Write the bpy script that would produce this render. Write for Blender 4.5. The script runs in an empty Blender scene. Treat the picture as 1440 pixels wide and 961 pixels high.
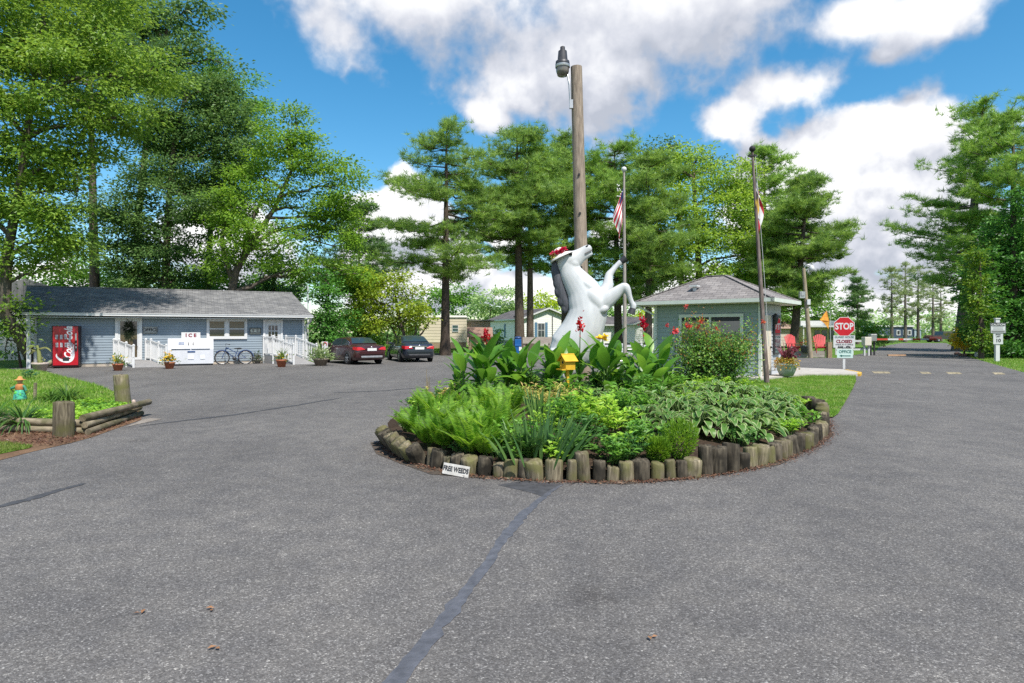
import bpy, bmesh, math, random
import numpy as np
from mathutils import Vector, Matrix

scene = bpy.context.scene
COL = scene.collection
rng = np.random.default_rng(7)
random.seed(7)
PI = math.pi
R = math.radians

# ---------------------------------------------------------------- camera model
F, CX, HY, H = 900.0, 720.0, 467.0, 1.65        # focal length in photo pixels, centre, horizon, eye height

def G(px, py, z=0.0):
    """ground point (at height z) seen at a pixel of the photograph"""
    Y = F * (H - z) / (py - HY)
    return Vector(((px - CX) / F * Y, Y, z))

def AT(px, py, Y):
    """point at distance Y seen at a pixel of the photograph"""
    return Vector(((px - CX) / F * Y, Y, H - (py - HY) / F * Y))

# ---------------------------------------------------------------- mesh builder
class MB:
    def __init__(s):
        s.V = []; s.F = []; s.n = 0            # F: (array m x k, material, smooth)
    def raw(s, V, faces, m=0, smooth=False):
        V = np.asarray(V, float).reshape(-1, 3)
        by = {}
        for f in faces: by.setdefault(len(f), []).append(f)
        for k, fs in by.items():
            s.F.append((np.asarray(fs, int) + s.n, m, smooth))
        s.V.append(V); s.n += len(V)
        return s
    def arr(s, V, Fa, m=0, smooth=False):
        s.F.append((np.asarray(Fa, int) + s.n, m, smooth)); s.V.append(np.asarray(V, float)); s.n += len(V)
        return s
    def quad(s, *p, m=0):
        return s.raw([tuple(q) for q in p], [list(range(len(p)))], m)
    def box(s, c, d, rot=None, m=0):
        x, y, z = d[0] / 2, d[1] / 2, d[2] / 2
        P = [(-x,-y,-z),(x,-y,-z),(x,y,-z),(-x,y,-z),(-x,-y,z),(x,-y,z),(x,y,z),(-x,y,z)]
        c = Vector(c)
        P = [(rot @ Vector(p) if rot else Vector(p)) + c for p in P]
        return s.raw([tuple(p) for p in P], [(0,3,2,1),(4,5,6,7),(0,1,5,4),(1,2,6,5),(2,3,7,6),(3,0,4,7)], m)
    def bar(s, p0, p1, w, h, m=0, up=(0,0,1)):
        p0, p1 = Vector(p0), Vector(p1); d = p1 - p0; L = d.length; x = d / L
        u = Vector(up); y = u.cross(x)
        if y.length < 1e-4: y = Vector((0,1,0)).cross(x)
        y.normalize(); z = x.cross(y)
        M = Matrix((x, y, z)).transposed()
        return s.box((p0 + p1) / 2, (L, w, h), M, m)
    def tube(s, pts, rad, n=8, m=0, caps=True, smooth=True, flat=1.0):
        pts = [Vector(p) for p in pts]; k = len(pts)
        if not hasattr(rad, '__len__'): rad = [rad] * k
        V = []; ref = None
        for i, p in enumerate(pts):
            t = (pts[min(i+1, k-1)] - pts[max(i-1, 0)])
            t = t.normalized() if t.length > 1e-9 else Vector((0,0,1))
            if ref is None:
                ref = Vector((1,0,0)) if abs(t.x) < .8 else Vector((0,1,0))
            a = (ref - t * ref.dot(t)).normalized(); b = t.cross(a); ref = a
            for j in range(n):
                an = 2 * PI * j / n
                V.append(p + a * math.cos(an) * rad[i] + b * math.sin(an) * rad[i] * flat)
        Fs = []
        for i in range(k - 1):
            for j in range(n):
                Fs.append((i*n+j, i*n+(j+1)%n, (i+1)*n+(j+1)%n, (i+1)*n+j))
        s.raw([tuple(v) for v in V], Fs, m, smooth)
        if caps:
            a = [tuple(v) for v in V[:n]]; b = [tuple(v) for v in V[-n:]]
            s.raw(a, [list(range(n))[::-1]], m); s.raw(b, [list(range(n))], m)
        return s
    def cyl(s, p0, p1, r0, r1=None, n=12, m=0, caps=True, smooth=True):
        return s.tube([p0, p1], [r0, r0 if r1 is None else r1], n, m, caps, smooth)
    def lathe(s, prof, c=(0,0,0), n=20, m=0, smooth=True, M=None):
        V = []; k = len(prof); c = Vector(c)
        for r, z in prof:
            for j in range(n):
                a = 2*PI*j/n
                p = Vector((r*math.cos(a), r*math.sin(a), z))
                V.append(tuple((M @ p if M else p) + c))
        Fs = []
        for i in range(k-1):
            for j in range(n):
                Fs.append((i*n+j, i*n+(j+1)%n, (i+1)*n+(j+1)%n, (i+1)*n+j))
        return s.raw(V, Fs, m, smooth)
    def ell(s, c, r, nu=14, nv=9, M=None, m=0):
        prof = [(max(1e-4, math.sin(PI*i/nv)), -math.cos(PI*i/nv)) for i in range(nv+1)]
        if not hasattr(r, '__len__'): r = (r, r, r)
        D = Matrix.Diagonal(Vector(r)).to_3x3()
        return s.lathe(prof, c, nu, m, True, (M @ D) if M else D)
    def prism(s, poly, z0, z1, M=None, m=0, smooth=False):
        """extrude a 2-D outline along z (M maps local x,y,z into place)"""
        n = len(poly)
        A = [Vector((p[0], p[1], z0)) for p in poly] + [Vector((p[0], p[1], z1)) for p in poly]
        if M: A = [M @ a for a in A]
        Fs = [(i, (i+1)%n, n+(i+1)%n, n+i) for i in range(n)]
        s.raw([tuple(a) for a in A], Fs, m, smooth)
        s.raw([tuple(a) for a in A[:n]], [list(range(n))[::-1]], m)
        s.raw([tuple(a) for a in A[n:]], [list(range(n))], m)
        return s
    def leaves(s, P, D, N, L, W, m=0, fold=.12):
        """diamond leaves: base P, direction D, surface normal N"""
        P, D, N = (np.asarray(a, float) for a in (P, D, N))
        D = D / (np.linalg.norm(D, axis=1, keepdims=True) + 1e-9)
        S = np.cross(D, N); S /= (np.linalg.norm(S, axis=1, keepdims=True) + 1e-9)
        U = np.cross(S, D)
        k = len(P); L = np.broadcast_to(np.asarray(L, float), (k,))[:, None]; W = np.broadcast_to(np.asarray(W, float), (k,))[:, None]
        V = np.empty((k, 4, 3))
        V[:, 0] = P
        V[:, 1] = P + D*L*.5 + S*W*.5 + U*L*fold
        V[:, 2] = P + D*L
        V[:, 3] = P + D*L*.5 - S*W*.5 + U*L*fold
        idx = np.arange(k*4).reshape(k, 4)
        return s.arr(V.reshape(-1, 3), idx, m, False)
    def needles(s, P, D, L, W, m=0):
        P, D = np.asarray(P, float), np.asarray(D, float)
        D = D / (np.linalg.norm(D, axis=1, keepdims=True) + 1e-9)
        k = len(P); Rn = rng.normal(size=(k, 3)); S = np.cross(D, Rn); S /= (np.linalg.norm(S, axis=1, keepdims=True) + 1e-9)
        L = np.broadcast_to(np.asarray(L, float), (k,))[:, None]; W = np.broadcast_to(np.asarray(W, float), (k,))[:, None]
        V = np.empty((k, 3, 3))
        V[:, 0] = P - S*W*.5; V[:, 1] = P + S*W*.5; V[:, 2] = P + D*L
        return s.arr(V.reshape(-1, 3), np.arange(k*3).reshape(k, 3), m, False)
    def blade(s, base, d, up, L, W, bend=.5, n=6, fold=.2, m=0, rim=None, taper=0.0, wave=0):
        """curved strap or paddle leaf: starts along d, droops by bend; optional rim material for the edges"""
        base = Vector(base); d = Vector(d).normalized(); up = Vector(up)
        side = d.cross(up)
        if side.length < 1e-4: side = Vector((1,0,0))
        side.normalize()
        V = []; ang = 0; p = base.copy(); dd = d.copy()
        cols = 5 if rim is not None else 3
        for i in range(n + 1):
            t = i / n
            if taper: w = W * .5 * min(1, t*6 + .25) * max(0.0, 1 - t**taper)
            else: w = W * .5 * (math.sin(PI * (t*.93 + .04)) ** .75) * (1.12 - .35*t)
            nrm = side.cross(dd).normalized()
            offs = [-1, 0, 1] if cols == 3 else [-1, -.80, 0, .80, 1]
            for o in offs:
                q = p + side*(o*w) + nrm*(abs(o)*w*fold + (wave*math.sin(7*t + o*2)*w if abs(o) == 1 else 0))
                V.append(tuple(q))
            dd = (dd + Vector((0,0,-1)) * bend / n * (1 + t)).normalized()
            p = p + dd * (L / n)
        Fi, Fr = [], []
        for i in range(n):
            for j in range(cols - 1):
                f = (i*cols+j, i*cols+j+1, (i+1)*cols+j+1, (i+1)*cols+j)
                (Fr if rim is not None and j in (0, cols-2) else Fi).append(f)
        b = s.n
        s.V.append(np.asarray(V, float)); s.n += len(V)
        s.F.append((np.asarray(Fi, int) + b, m, True))
        if Fr: s.F.append((np.asarray(Fr, int) + b, rim, True))
        return s
    def mesh(s, name, mats):
        me = bpy.data.meshes.new(name)
        V = np.concatenate(s.V) if s.V else np.zeros((0,3))
        loops = np.concatenate([f.ravel() for f, _, _ in s.F]); 
        tot = np.concatenate([np.full(len(f), f.shape[1]) for f, _, _ in s.F])
        mi = np.concatenate([np.full(len(f), m) for f, m, _ in s.F]); sm = np.concatenate([np.full(len(f), q) for f, _, q in s.F])
        me.vertices.add(len(V)); me.vertices.foreach_set('co', V.ravel().astype(np.float32))
        me.loops.add(len(loops)); me.loops.foreach_set('vertex_index', loops.astype(np.int32))
        me.polygons.add(len(tot)); st = np.concatenate([[0], np.cumsum(tot)[:-1]])
        me.polygons.foreach_set('loop_start', st.astype(np.int32))
        me.polygons.foreach_set('material_index', mi.astype(np.int32)); me.polygons.foreach_set('use_smooth', sm.astype(bool))
        me.update(calc_edges=True); me.validate()
        for m in (mats if isinstance(mats, (list, tuple)) else [mats]): me.materials.append(m)
        return me

def tag(o, label=None, cat=None, group=None, kind=None):
    if label: o['label'] = label
    if cat: o['category'] = cat
    if group: o['group'] = group
    if kind: o['kind'] = kind
    return o

def thing(name, label, cat, loc=(0,0,0), rotz=0, group=None):
    o = bpy.data.objects.new(name, None); COL.objects.link(o)
    o.empty_display_size = .2
    o.location = loc; o.rotation_euler = (0, 0, rotz)
    return tag(o, label, cat, group)

def obj(name, mb, mats, parent=None, loc=None, rot=None, bevel=0):
    me = mb.mesh(name, mats) if isinstance(mb, MB) else mb
    o = bpy.data.objects.new(name, me); COL.objects.link(o)
    if parent: o.parent = parent
    if loc is not None: o.location = loc
    if rot is not None: o.rotation_euler = rot
    if bevel:
        b = o.modifiers.new('bevel', 'BEVEL'); b.width = bevel; b.segments = 2; b.limit_method = 'ANGLE'
    return o

def struct(name, mb, mats):
    return tag(obj(name, mb, mats), kind='structure')

def dup(root, loc=None, rotz=None, label=None, scale=None):
    r = root.copy(); COL.objects.link(r)
    if loc is not None: r.location = loc
    if rotz is not None: r.rotation_euler = (0, 0, rotz)
    if scale is not None: r.scale = scale
    if label: r['label'] = label
    for ch in list(root.children):
        c = ch.copy(); COL.objects.link(c); c.parent = r
        for g in list(ch.children):
            d = g.copy(); COL.objects.link(d); d.parent = c
    return r

def text(name, s, size, mat, parent, loc, rot=(PI/2,0,0), bold=0.0, extrude=.002, align='CENTER', sx=1.0, shear=0.0):
    cu = bpy.data.curves.new(name, 'FONT'); cu.body = s; cu.size = size; cu.align_x = align; cu.align_y = 'CENTER'
    cu.extrude = extrude; cu.offset = bold; cu.shear = shear; cu.resolution_u = 4
    t = bpy.data.objects.new(name, cu); COL.objects.link(t)
    bpy.context.view_layer.update()
    me = bpy.data.meshes.new_from_object(t.evaluated_get(bpy.context.evaluated_depsgraph_get()))
    bpy.data.objects.remove(t); bpy.data.curves.remove(cu)
    me.name = name; me.materials.clear(); me.materials.append(mat)
    o = bpy.data.objects.new(name, me); COL.objects.link(o); o.parent = parent
    o.location = loc; o.rotation_euler = rot; o.scale = (sx, 1, 1)
    return o

# ---------------------------------------------------------------- materials
MATS = {}
def _new(name):
    m = bpy.data.materials.new(name); m.use_nodes = True
    nt = m.node_tree; nt.nodes.clear()
    out = nt.nodes.new('ShaderNodeOutputMaterial')
    return m, nt, out
def node(nt, t, **kw):
    n = nt.nodes.new(t)
    for k, v in kw.items(): setattr(n, k, v)
    return n
def ramp(nt, stops, fac=None, interp='LINEAR'):
    r = node(nt, 'ShaderNodeValToRGB'); cr = r.color_ramp; cr.interpolation = interp
    while len(cr.elements) < len(stops): cr.elements.new(.5)
    for e, (p, c) in zip(cr.elements, stops): e.position = p; e.color = (*c, 1) if len(c) == 3 else c
    if fac is not None: nt.links.new(fac, r.inputs[0])
    return r
def c3(v): return (v, v, v) if not hasattr(v, '__len__') else v

def mat(name, col, rough=.6, var=.12, scale=6.0, metal=0.0, bump=0.0, bscale=40.0, stretch=(1,1,1), spec=.4, coat=0, emit=0, col2=None):
    """plain painted or natural surface: base colour mottled by noise, optional fine bump"""
    if name in MATS: return MATS[name]
    m, nt, out = _new(name); L = nt.links
    p = node(nt, 'ShaderNodeBsdfPrincipled'); L.new(p.outputs[0], out.inputs[0])
    tc = node(nt, 'ShaderNodeTexCoord'); mp = node(nt, 'ShaderNodeMapping'); L.new(tc.outputs['Object'], mp.inputs[0])
    mp.inputs['Scale'].default_value = stretch
    nz = node(nt, 'ShaderNodeTexNoise'); nz.inputs['Scale'].default_value = scale; nz.inputs['Detail'].default_value = 6
    L.new(mp.outputs[0], nz.inputs['Vector'])
    lo = tuple(c*(1-var) for c in col); hi = tuple(min(1, c*(1+var)) for c in (col2 or col))
    r = ramp(nt, [(.3, lo), (.7, hi)], nz.outputs[0]); L.new(r.outputs[0], p.inputs['Base Color'])
    p.inputs['Roughness'].default_value = rough; p.inputs['Metallic'].default_value = metal
    p.inputs['Specular IOR Level'].default_value = spec; p.inputs['Coat Weight'].default_value = coat
    p.inputs['Coat Roughness'].default_value = .05
    if bump:
        n2 = node(nt, 'ShaderNodeTexNoise'); n2.inputs['Scale'].default_value = bscale; n2.inputs['Detail'].default_value = 5
        L.new(mp.outputs[0], n2.inputs['Vector'])
        b = node(nt, 'ShaderNodeBump'); b.inputs['Strength'].default_value = bump; b.inputs['Distance'].default_value = .02
        L.new(n2.outputs[0], b.inputs['Height']); L.new(b.outputs[0], p.inputs['Normal'])
    MATS[name] = m
    return m

def leafmat(name, cols, trans=.38, rough=.45, spec=.35, gain=1.0, clump=1.3):
    """foliage: each leaf takes its own colour from the list; light also passes through"""
    if name in MATS: return MATS[name]
    m, nt, out = _new(name); L = nt.links
    g = node(nt, 'ShaderNodeNewGeometry')
    nz = node(nt, 'ShaderNodeTexNoise'); nz.inputs['Scale'].default_value = clump; nz.inputs['Detail'].default_value = 2; L.new(g.outputs['Position'], nz.inputs['Vector'])
    mr = node(nt, 'ShaderNodeMapRange'); mr.inputs[1].default_value = .32; mr.inputs[2].default_value = .68; L.new(nz.outputs[0], mr.inputs[0])
    fac = node(nt, 'ShaderNodeMix'); fac.inputs[0].default_value = .5; L.new(g.outputs['Random Per Island'], fac.inputs[2]); L.new(mr.outputs[0], fac.inputs[3])
    cols = sorted(cols, key=lambda c: c[0]*.3+c[1]*.6)
    n = len(cols)
    r = ramp(nt, [((i+.5)/n, tuple(min(.75, v*gain) for v in c)) for i, c in enumerate(cols)], fac.outputs[0])
    p = node(nt, 'ShaderNodeBsdfPrincipled'); p.inputs['Roughness'].default_value = rough
    p.inputs['Specular IOR Level'].default_value = spec
    L.new(r.outputs[0], p.inputs['Base Color'])
    t = node(nt, 'ShaderNodeBsdfTranslucent')
    hs = node(nt, 'ShaderNodeHueSaturation'); hs.inputs['Hue'].default_value = .485; hs.inputs['Saturation'].default_value = 1.02; hs.inputs['Value'].default_value = 1.45
    L.new(r.outputs[0], hs.inputs['Color']); L.new(hs.outputs[0], t.inputs[0])
    mx = node(nt, 'ShaderNodeMixShader'); mx.inputs[0].default_value = trans
    L.new(p.outputs[0], mx.inputs[1]); L.new(t.outputs[0], mx.inputs[2]); L.new(mx.outputs[0], out.inputs[0])
    MATS[name] = m
    return m

def glassmat(name, tint=(.03,.035,.04), rough=.05):
    if name in MATS: return MATS[name]
    m, nt, out = _new(name)
    p = node(nt, 'ShaderNodeBsdfPrincipled'); nt.links.new(p.outputs[0], out.inputs[0])
    p.inputs['Base Color'].default_value = (*tint, 1); p.inputs['Roughness'].default_value = rough
    p.inputs['Specular IOR Level'].default_value = .8; p.inputs['Coat Weight'].default_value = .6
    MATS[name] = m
    return m

def m_asphalt():
    m, nt, out = _new('asphalt'); L = nt.links
    p = node(nt, 'ShaderNodeBsdfPrincipled'); L.new(p.outputs[0], out.inputs[0])
    g = node(nt, 'ShaderNodeNewGeometry'); pos = g.outputs['Position']
    v = node(nt, 'ShaderNodeTexVoronoi'); v.inputs['Scale'].default_value = 140; L.new(pos, v.inputs['Vector'])
    sep = node(nt, 'ShaderNodeSeparateColor'); L.new(v.outputs['Color'], sep.inputs[0])
    r = ramp(nt, [(0, (.085,.080,.077)), (.35, (.111,.105,.101)), (.72, (.136,.130,.125)), (.92, (.178,.170,.163)), (1, (.32,.31,.295))], sep.outputs[0])
    # larger aggregate
    v2 = node(nt, 'ShaderNodeTexVoronoi'); v2.inputs['Scale'].default_value = 62; L.new(pos, v2.inputs['Vector'])
    s2 = node(nt, 'ShaderNodeSeparateColor'); L.new(v2.outputs['Color'], s2.inputs[0])
    r2 = ramp(nt, [(0, (.80,.80,.80)), (.5, (.98,.98,.98)), (.93, (1.10,1.10,1.10)), (1, (1.6,1.6,1.56))], s2.outputs[1])
    mx = node(nt, 'ShaderNodeMix', data_type='RGBA', blend_type='MULTIPLY'); mx.inputs[0].default_value = 1
    L.new(r.outputs[0], mx.inputs[6]); L.new(r2.outputs[0], mx.inputs[7])
    # broad wear: worn wheel tracks and stains
    mp = node(nt, 'ShaderNodeMapping'); mp.inputs['Scale'].default_value = (1, .55, 1); mp.inputs['Rotation'].default_value = (0,0,.5); L.new(pos, mp.inputs[0])
    n1 = node(nt, 'ShaderNodeTexNoise'); n1.inputs['Scale'].default_value = .45; n1.inputs['Detail'].default_value = 8; n1.inputs['Roughness'].default_value = .62; L.new(mp.outputs[0], n1.inputs['Vector'])
    rw = ramp(nt, [(.3, (.80,.795,.80)), (.5, (1.0,.995,.99)), (.70, (1.22,1.205,1.18))], n1.outputs[0])
    m2 = node(nt, 'ShaderNodeMix', data_type='RGBA', blend_type='MULTIPLY'); m2.inputs[0].default_value = 1
    L.new(mx.outputs[2], m2.inputs[6]); L.new(rw.outputs[0], m2.inputs[7])
    n3 = node(nt, 'ShaderNodeTexNoise'); n3.inputs['Scale'].default_value = 3.2; n3.inputs['Detail'].default_value = 6; L.new(pos, n3.inputs['Vector'])
    r3 = ramp(nt, [(.35, (.88,.88,.9)), (.65, (1.08,1.07,1.06))], n3.outputs[0])
    m3 = node(nt, 'ShaderNodeMix', data_type='RGBA', blend_type='MULTIPLY'); m3.inputs[0].default_value = 1
    L.new(m2.outputs[2], m3.inputs[6]); L.new(r3.outputs[0], m3.inputs[7])
    # scattered drips of oil and old spills
    vo = node(nt, 'ShaderNodeTexVoronoi'); vo.inputs['Scale'].default_value = .55; vo.inputs['Randomness'].default_value = 1; va = node(nt, 'ShaderNodeVectorMath', operation='ADD')
    n4 = node(nt, 'ShaderNodeTexNoise'); n4.inputs['Scale'].default_value = 5; n4.inputs['Detail'].default_value = 5; L.new(pos, n4.inputs['Vector']); sc4 = node(nt, 'ShaderNodeVectorMath', operation='SCALE'); sc4.inputs[3].default_value = .35; L.new(n4.outputs['Color'], sc4.inputs[0])
    L.new(pos, va.inputs[0]); L.new(sc4.outputs[0], va.inputs[1]); L.new(va.outputs[0], vo.inputs['Vector'])
    ro = ramp(nt, [(.03, (.72,.71,.71)), (.10, (.92,.92,.92)), (.17, (1,1,1))], vo.outputs['Distance'])
    m4 = node(nt, 'ShaderNodeMix', data_type='RGBA', blend_type='MULTIPLY'); m4.inputs[0].default_value = 1
    L.new(m3.outputs[2], m4.inputs[6]); L.new(ro.outputs[0], m4.inputs[7])
    L.new(m4.outputs[2], p.inputs['Base Color'])
    p.inputs['Roughness'].default_value = .85; p.inputs['Specular IOR Level'].default_value = .25
    b = node(nt, 'ShaderNodeBump'); b.inputs['Strength'].default_value = .55; b.inputs['Distance'].default_value = .006
    ad = node(nt, 'ShaderNodeMath', operation='ADD'); L.new(v.outputs['Distance'], ad.inputs[0]); L.new(v2.outputs['Distance'], ad.inputs[1])
    inv = node(nt, 'ShaderNodeMath', operation='MULTIPLY'); inv.inputs[1].default_value = -1; L.new(ad.outputs[0], inv.inputs[0])
    L.new(inv.outputs[0], b.inputs['Height']); L.new(b.outputs[0], p.inputs['Normal'])
    return m

def m_wood(name, c1, c2, scale=3.0, axis=2, rough=.8, moss=None, tone=1.0):
    """grained weathered timber, grain along axis; optional mossy bloom"""
    if name in MATS: return MATS[name]
    m, nt, out = _new(name); L = nt.links
    p = node(nt, 'ShaderNodeBsdfPrincipled'); L.new(p.outputs[0], out.inputs[0])
    tc = node(nt, 'ShaderNodeTexCoord'); mp = node(nt, 'ShaderNodeMapping'); L.new(tc.outputs['Object'], mp.inputs[0])
    oi = node(nt, 'ShaderNodeObjectInfo'); va = node(nt, 'ShaderNodeVectorMath', operation='ADD')
    ms = node(nt, 'ShaderNodeMath', operation='MULTIPLY'); ms.inputs[1].default_value = 37.0; L.new(oi.outputs['Random'], ms.inputs[0])
    L.new(mp.outputs[0], va.inputs[0]); L.new(ms.outputs[0], va.inputs[1])
    sc = [scale*7]*3; sc[axis] = scale; mp.inputs['Scale'].default_value = sc
    nz = node(nt, 'ShaderNodeTexNoise'); nz.inputs['Scale'].default_value = 2.2; nz.inputs['Detail'].default_value = 7; nz.inputs['Distortion'].default_value = .4
    L.new(va.outputs[0], nz.inputs['Vector'])
    r = ramp(nt, [(.28, c1), (.52, tuple((a+b)/2 for a, b in zip(c1, c2))), (.72, c2)], nz.outputs[0])
    colr = r.outputs[0]
    if moss:
        m2 = node(nt, 'ShaderNodeTexNoise'); m2.inputs['Scale'].default_value = 4.5; m2.inputs['Detail'].default_value = 5
        va2 = node(nt, 'ShaderNodeVectorMath', operation='ADD'); L.new(tc.outputs['Object'], va2.inputs[0]); L.new(ms.outputs[0], va2.inputs[1]); L.new(va2.outputs[0], m2.inputs['Vector'])
        rm = ramp(nt, [(.42, (0,0,0)), (.62, (1,1,1))], m2.outputs[0])
        mx = node(nt, 'ShaderNodeMix', data_type='RGBA'); L.new(rm.outputs[0], mx.inputs[0]); L.new(colr, mx.inputs[6]); mx.inputs[7].default_value = (*moss, 1)
        colr = mx.outputs[2]
    hv = node(nt, 'ShaderNodeHueSaturation'); L.new(colr, hv.inputs['Color'])
    mr = node(nt, 'ShaderNodeMapRange'); mr.inputs[3].default_value = .72*tone; mr.inputs[4].default_value = 1.2*tone; L.new(oi.outputs['Random'], mr.inputs[0]); L.new(mr.outputs[0], hv.inputs['Value'])
    L.new(hv.outputs[0], p.inputs['Base Color']); p.inputs['Roughness'].default_value = rough; p.inputs['Specular IOR Level'].default_value = .2
    b = node(nt, 'ShaderNodeBump'); b.inputs['Strength'].default_value = .5; b.inputs['Distance'].default_value = .012; L.new(nz.outputs[0], b.inputs['Height']); L.new(b.outputs[0], p.inputs['Normal'])
    MATS[name] = m
    return m

def m_shingle(name, c1, c2, sx=1.0, sy=1.0):
    if name in MATS: return MATS[name]
    m, nt, out = _new(name); L = nt.links
    p = node(nt, 'ShaderNodeBsdfPrincipled'); L.new(p.outputs[0], out.inputs[0])
    tc = node(nt, 'ShaderNodeTexCoord'); mp = node(nt, 'ShaderNodeMapping'); L.new(tc.outputs['Object'], mp.inputs[0]); mp.inputs['Scale'].default_value = (sx, sy, 0)
    br = node(nt, 'ShaderNodeTexBrick'); br.inputs['Scale'].default_value = 1; br.inputs['Brick Width'].default_value = .3; br.inputs['Row Height'].default_value = .14
    br.inputs['Mortar Size'].default_value = .008; br.inputs['Color1'].default_value = (*c1, 1); br.inputs['Color2'].default_value = (*c2, 1); br.inputs['Mortar'].default_value = (*[c*.45 for c in c1], 1)
    br.inputs['Bias'].default_value = -.1; br.offset = .37; L.new(mp.outputs[0], br.inputs['Vector'])
    nz = node(nt, 'ShaderNodeTexNoise'); nz.inputs['Scale'].default_value = 1.1; nz.inputs['Detail'].default_value = 8; nz.inputs['Roughness'].default_value = .7; L.new(tc.outputs['Object'], nz.inputs['Vector'])
    r = ramp(nt, [(.3, (.7,.7,.72)), (.7, (1.25,1.23,1.2))], nz.outputs[0])
    mx = node(nt, 'ShaderNodeMix', data_type='RGBA', blend_type='MULTIPLY'); mx.inputs[0].default_value = 1; L.new(br.outputs[0], mx.inputs[6]); L.new(r.outputs[0], mx.inputs[7])
    L.new(mx.outputs[2], p.inputs['Base Color']); p.inputs['Roughness'].default_value = .92; p.inputs['Specular IOR Level'].default_value = .15
    b = node(nt, 'ShaderNodeBump'); b.inputs['Strength'].default_value = .6; b.inputs['Distance'].default_value = .01; L.new(br.outputs['Fac'], b.inputs['Height']); b.invert = True; L.new(b.outputs[0], p.inputs['Normal'])
    MATS[name] = m
    return m

def m_ground(name, cols, scale=.6, fine=30.0, bump=.6):
    if name in MATS: return MATS[name]
    m, nt, out = _new(name); L = nt.links
    p = node(nt, 'ShaderNodeBsdfPrincipled'); L.new(p.outputs[0], out.inputs[0])
    g = node(nt, 'ShaderNodeNewGeometry'); pos = g.outputs['Position']
    n1 = node(nt, 'ShaderNodeTexNoise'); n1.inputs['Scale'].default_value = scale; n1.inputs['Detail'].default_value = 7; L.new(pos, n1.inputs['Vector'])
    n2 = node(nt, 'ShaderNodeTexNoise'); n2.inputs['Scale'].default_value = fine; n2.inputs['Detail'].default_value = 4; L.new(pos, n2.inputs['Vector'])
    ad = node(nt, 'ShaderNodeMix'); ad.inputs[0].default_value = .5; L.new(n1.outputs[0], ad.inputs[2]); L.new(n2.outputs[0], ad.inputs[3])
    n = len(cols); r = ramp(nt, [(.3 + .4*i/(n-1), c) for i, c in enumerate(cols)], ad.outputs[0])
    L.new(r.outputs[0], p.inputs['Base Color']); p.inputs['Roughness'].default_value = .95; p.inputs['Specular IOR Level'].default_value = .1
    b = node(nt, 'ShaderNodeBump'); b.inputs['Strength'].default_value = bump; b.inputs['Distance'].default_value = .03; L.new(n2.outputs[0], b.inputs['Height']); L.new(b.outputs[0], p.inputs['Normal'])
    MATS[name] = m
    return m

WHITE = mat('white_paint', (.62,.62,.62), .45, .04, 3)
WHITE2 = mat('white_vinyl', (.56,.57,.57), .5, .05, 3)
BLACK = mat('black_rubber', (.02,.02,.022), .7, .2, 20)
DARK = mat('dark_metal', (.05,.05,.055), .45, .2, 10, metal=.3)
STEEL = mat('galvanised_steel', (.5,.5,.5), .4, .12, 8, metal=.8)
CHROME = mat('chrome', (.75,.75,.76), .15, .03, 5, metal=1)
RED = mat('sign_red', (.5,.012,.02), .4, .06, 5)
CONC = mat('concrete', (.42,.39,.35), .9, .16, 3, bump=.3, bscale=60)
TERRA = mat('terracotta', (.36,.12,.06), .75, .15, 9, bump=.2)
INK = mat('sign_ink', (.02,.02,.025), .5, .1, 5)
INKR = mat('sign_ink_maroon', (.2,.02,.04), .5, .1, 5)
INKG = mat('sign_ink_green', (.02,.12,.10), .5, .1, 5)
BARK = m_wood('bark_brown', (.05,.038,.03), (.17,.13,.105), 2.0, 2, .95)
BARKG = m_wood('bark_grey', (.06,.052,.045), (.2,.17,.14), 2.0, 2, .95)
LOGW = m_wood('mossy_log', (.055,.045,.03), (.28,.24,.165), 2.2, 2, .95, moss=(.13,.125,.052))
LOGD = m_wood('dark_log', (.03,.025,.02), (.17,.145,.105), 2.2, 2, .95, moss=(.025,.022,.017))
POLEW = m_wood('weathered_pole', (.15,.12,.095), (.34,.275,.215), 1.6, 2, .85)
TIMB = m_wood('landscape_timber', (.14,.115,.08), (.31,.26,.18), 2.2, 0, .9, moss=(.12,.11,.06))
GLASS = glassmat('window_glass')
# ---------------------------------------------------------------- camera
cam = bpy.data.cameras.new('camera'); cam.sensor_width = 36; cam.sensor_fit = 'HORIZONTAL'
cam.lens = 36 * F / 1440; cam.shift_y = -(480.5 - HY) / 1440; cam.clip_end = 3000; cam.clip_start = .05
camo = bpy.data.objects.new('camera', cam); COL.objects.link(camo)
camo.location = (0, 0, H); camo.rotation_euler = (PI/2, 0, 0)
scene.camera = camo

# ---------------------------------------------------------------- sun and sky
SUN = Vector((.26, -.46, .84)).normalized()                # towards the sun: high, over the left shoulder
sd = bpy.data.lights.new('sun', 'SUN'); sd.energy = 3.4; sd.angle = R(1.2); sd.color = (1, .95, .87)
so = bpy.data.objects.new('sun', sd); COL.objects.link(so)
so.rotation_euler = (-SUN).to_track_quat('-Z', 'Y').to_euler(); so.location = (-20, -20, 40)

w = bpy.data.worlds.new('World'); scene.world = w; w.use_nodes = True
nt = w.node_tree; nt.nodes.clear(); L = nt.links
wo = node(nt, 'ShaderNodeOutputWorld'); bg = node(nt, 'ShaderNodeBackground'); L.new(bg.outputs[0], wo.inputs[0])
sky = node(nt, 'ShaderNodeTexSky'); sky.sky_type = 'NISHITA'; sky.sun_disc = False
sky.sun_elevation = math.asin(SUN.z); sky.sun_rotation = math.atan2(SUN.x, SUN.y)
sky.air_density = 1.0; sky.dust_density = .35; sky.ozone_density = 3.0; sky.altitude = 0
bg.inputs['Strength'].default_value = .14
w.cycles.sampling_method = 'MANUAL'; w.cycles.sample_map_resolution = 256

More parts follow.
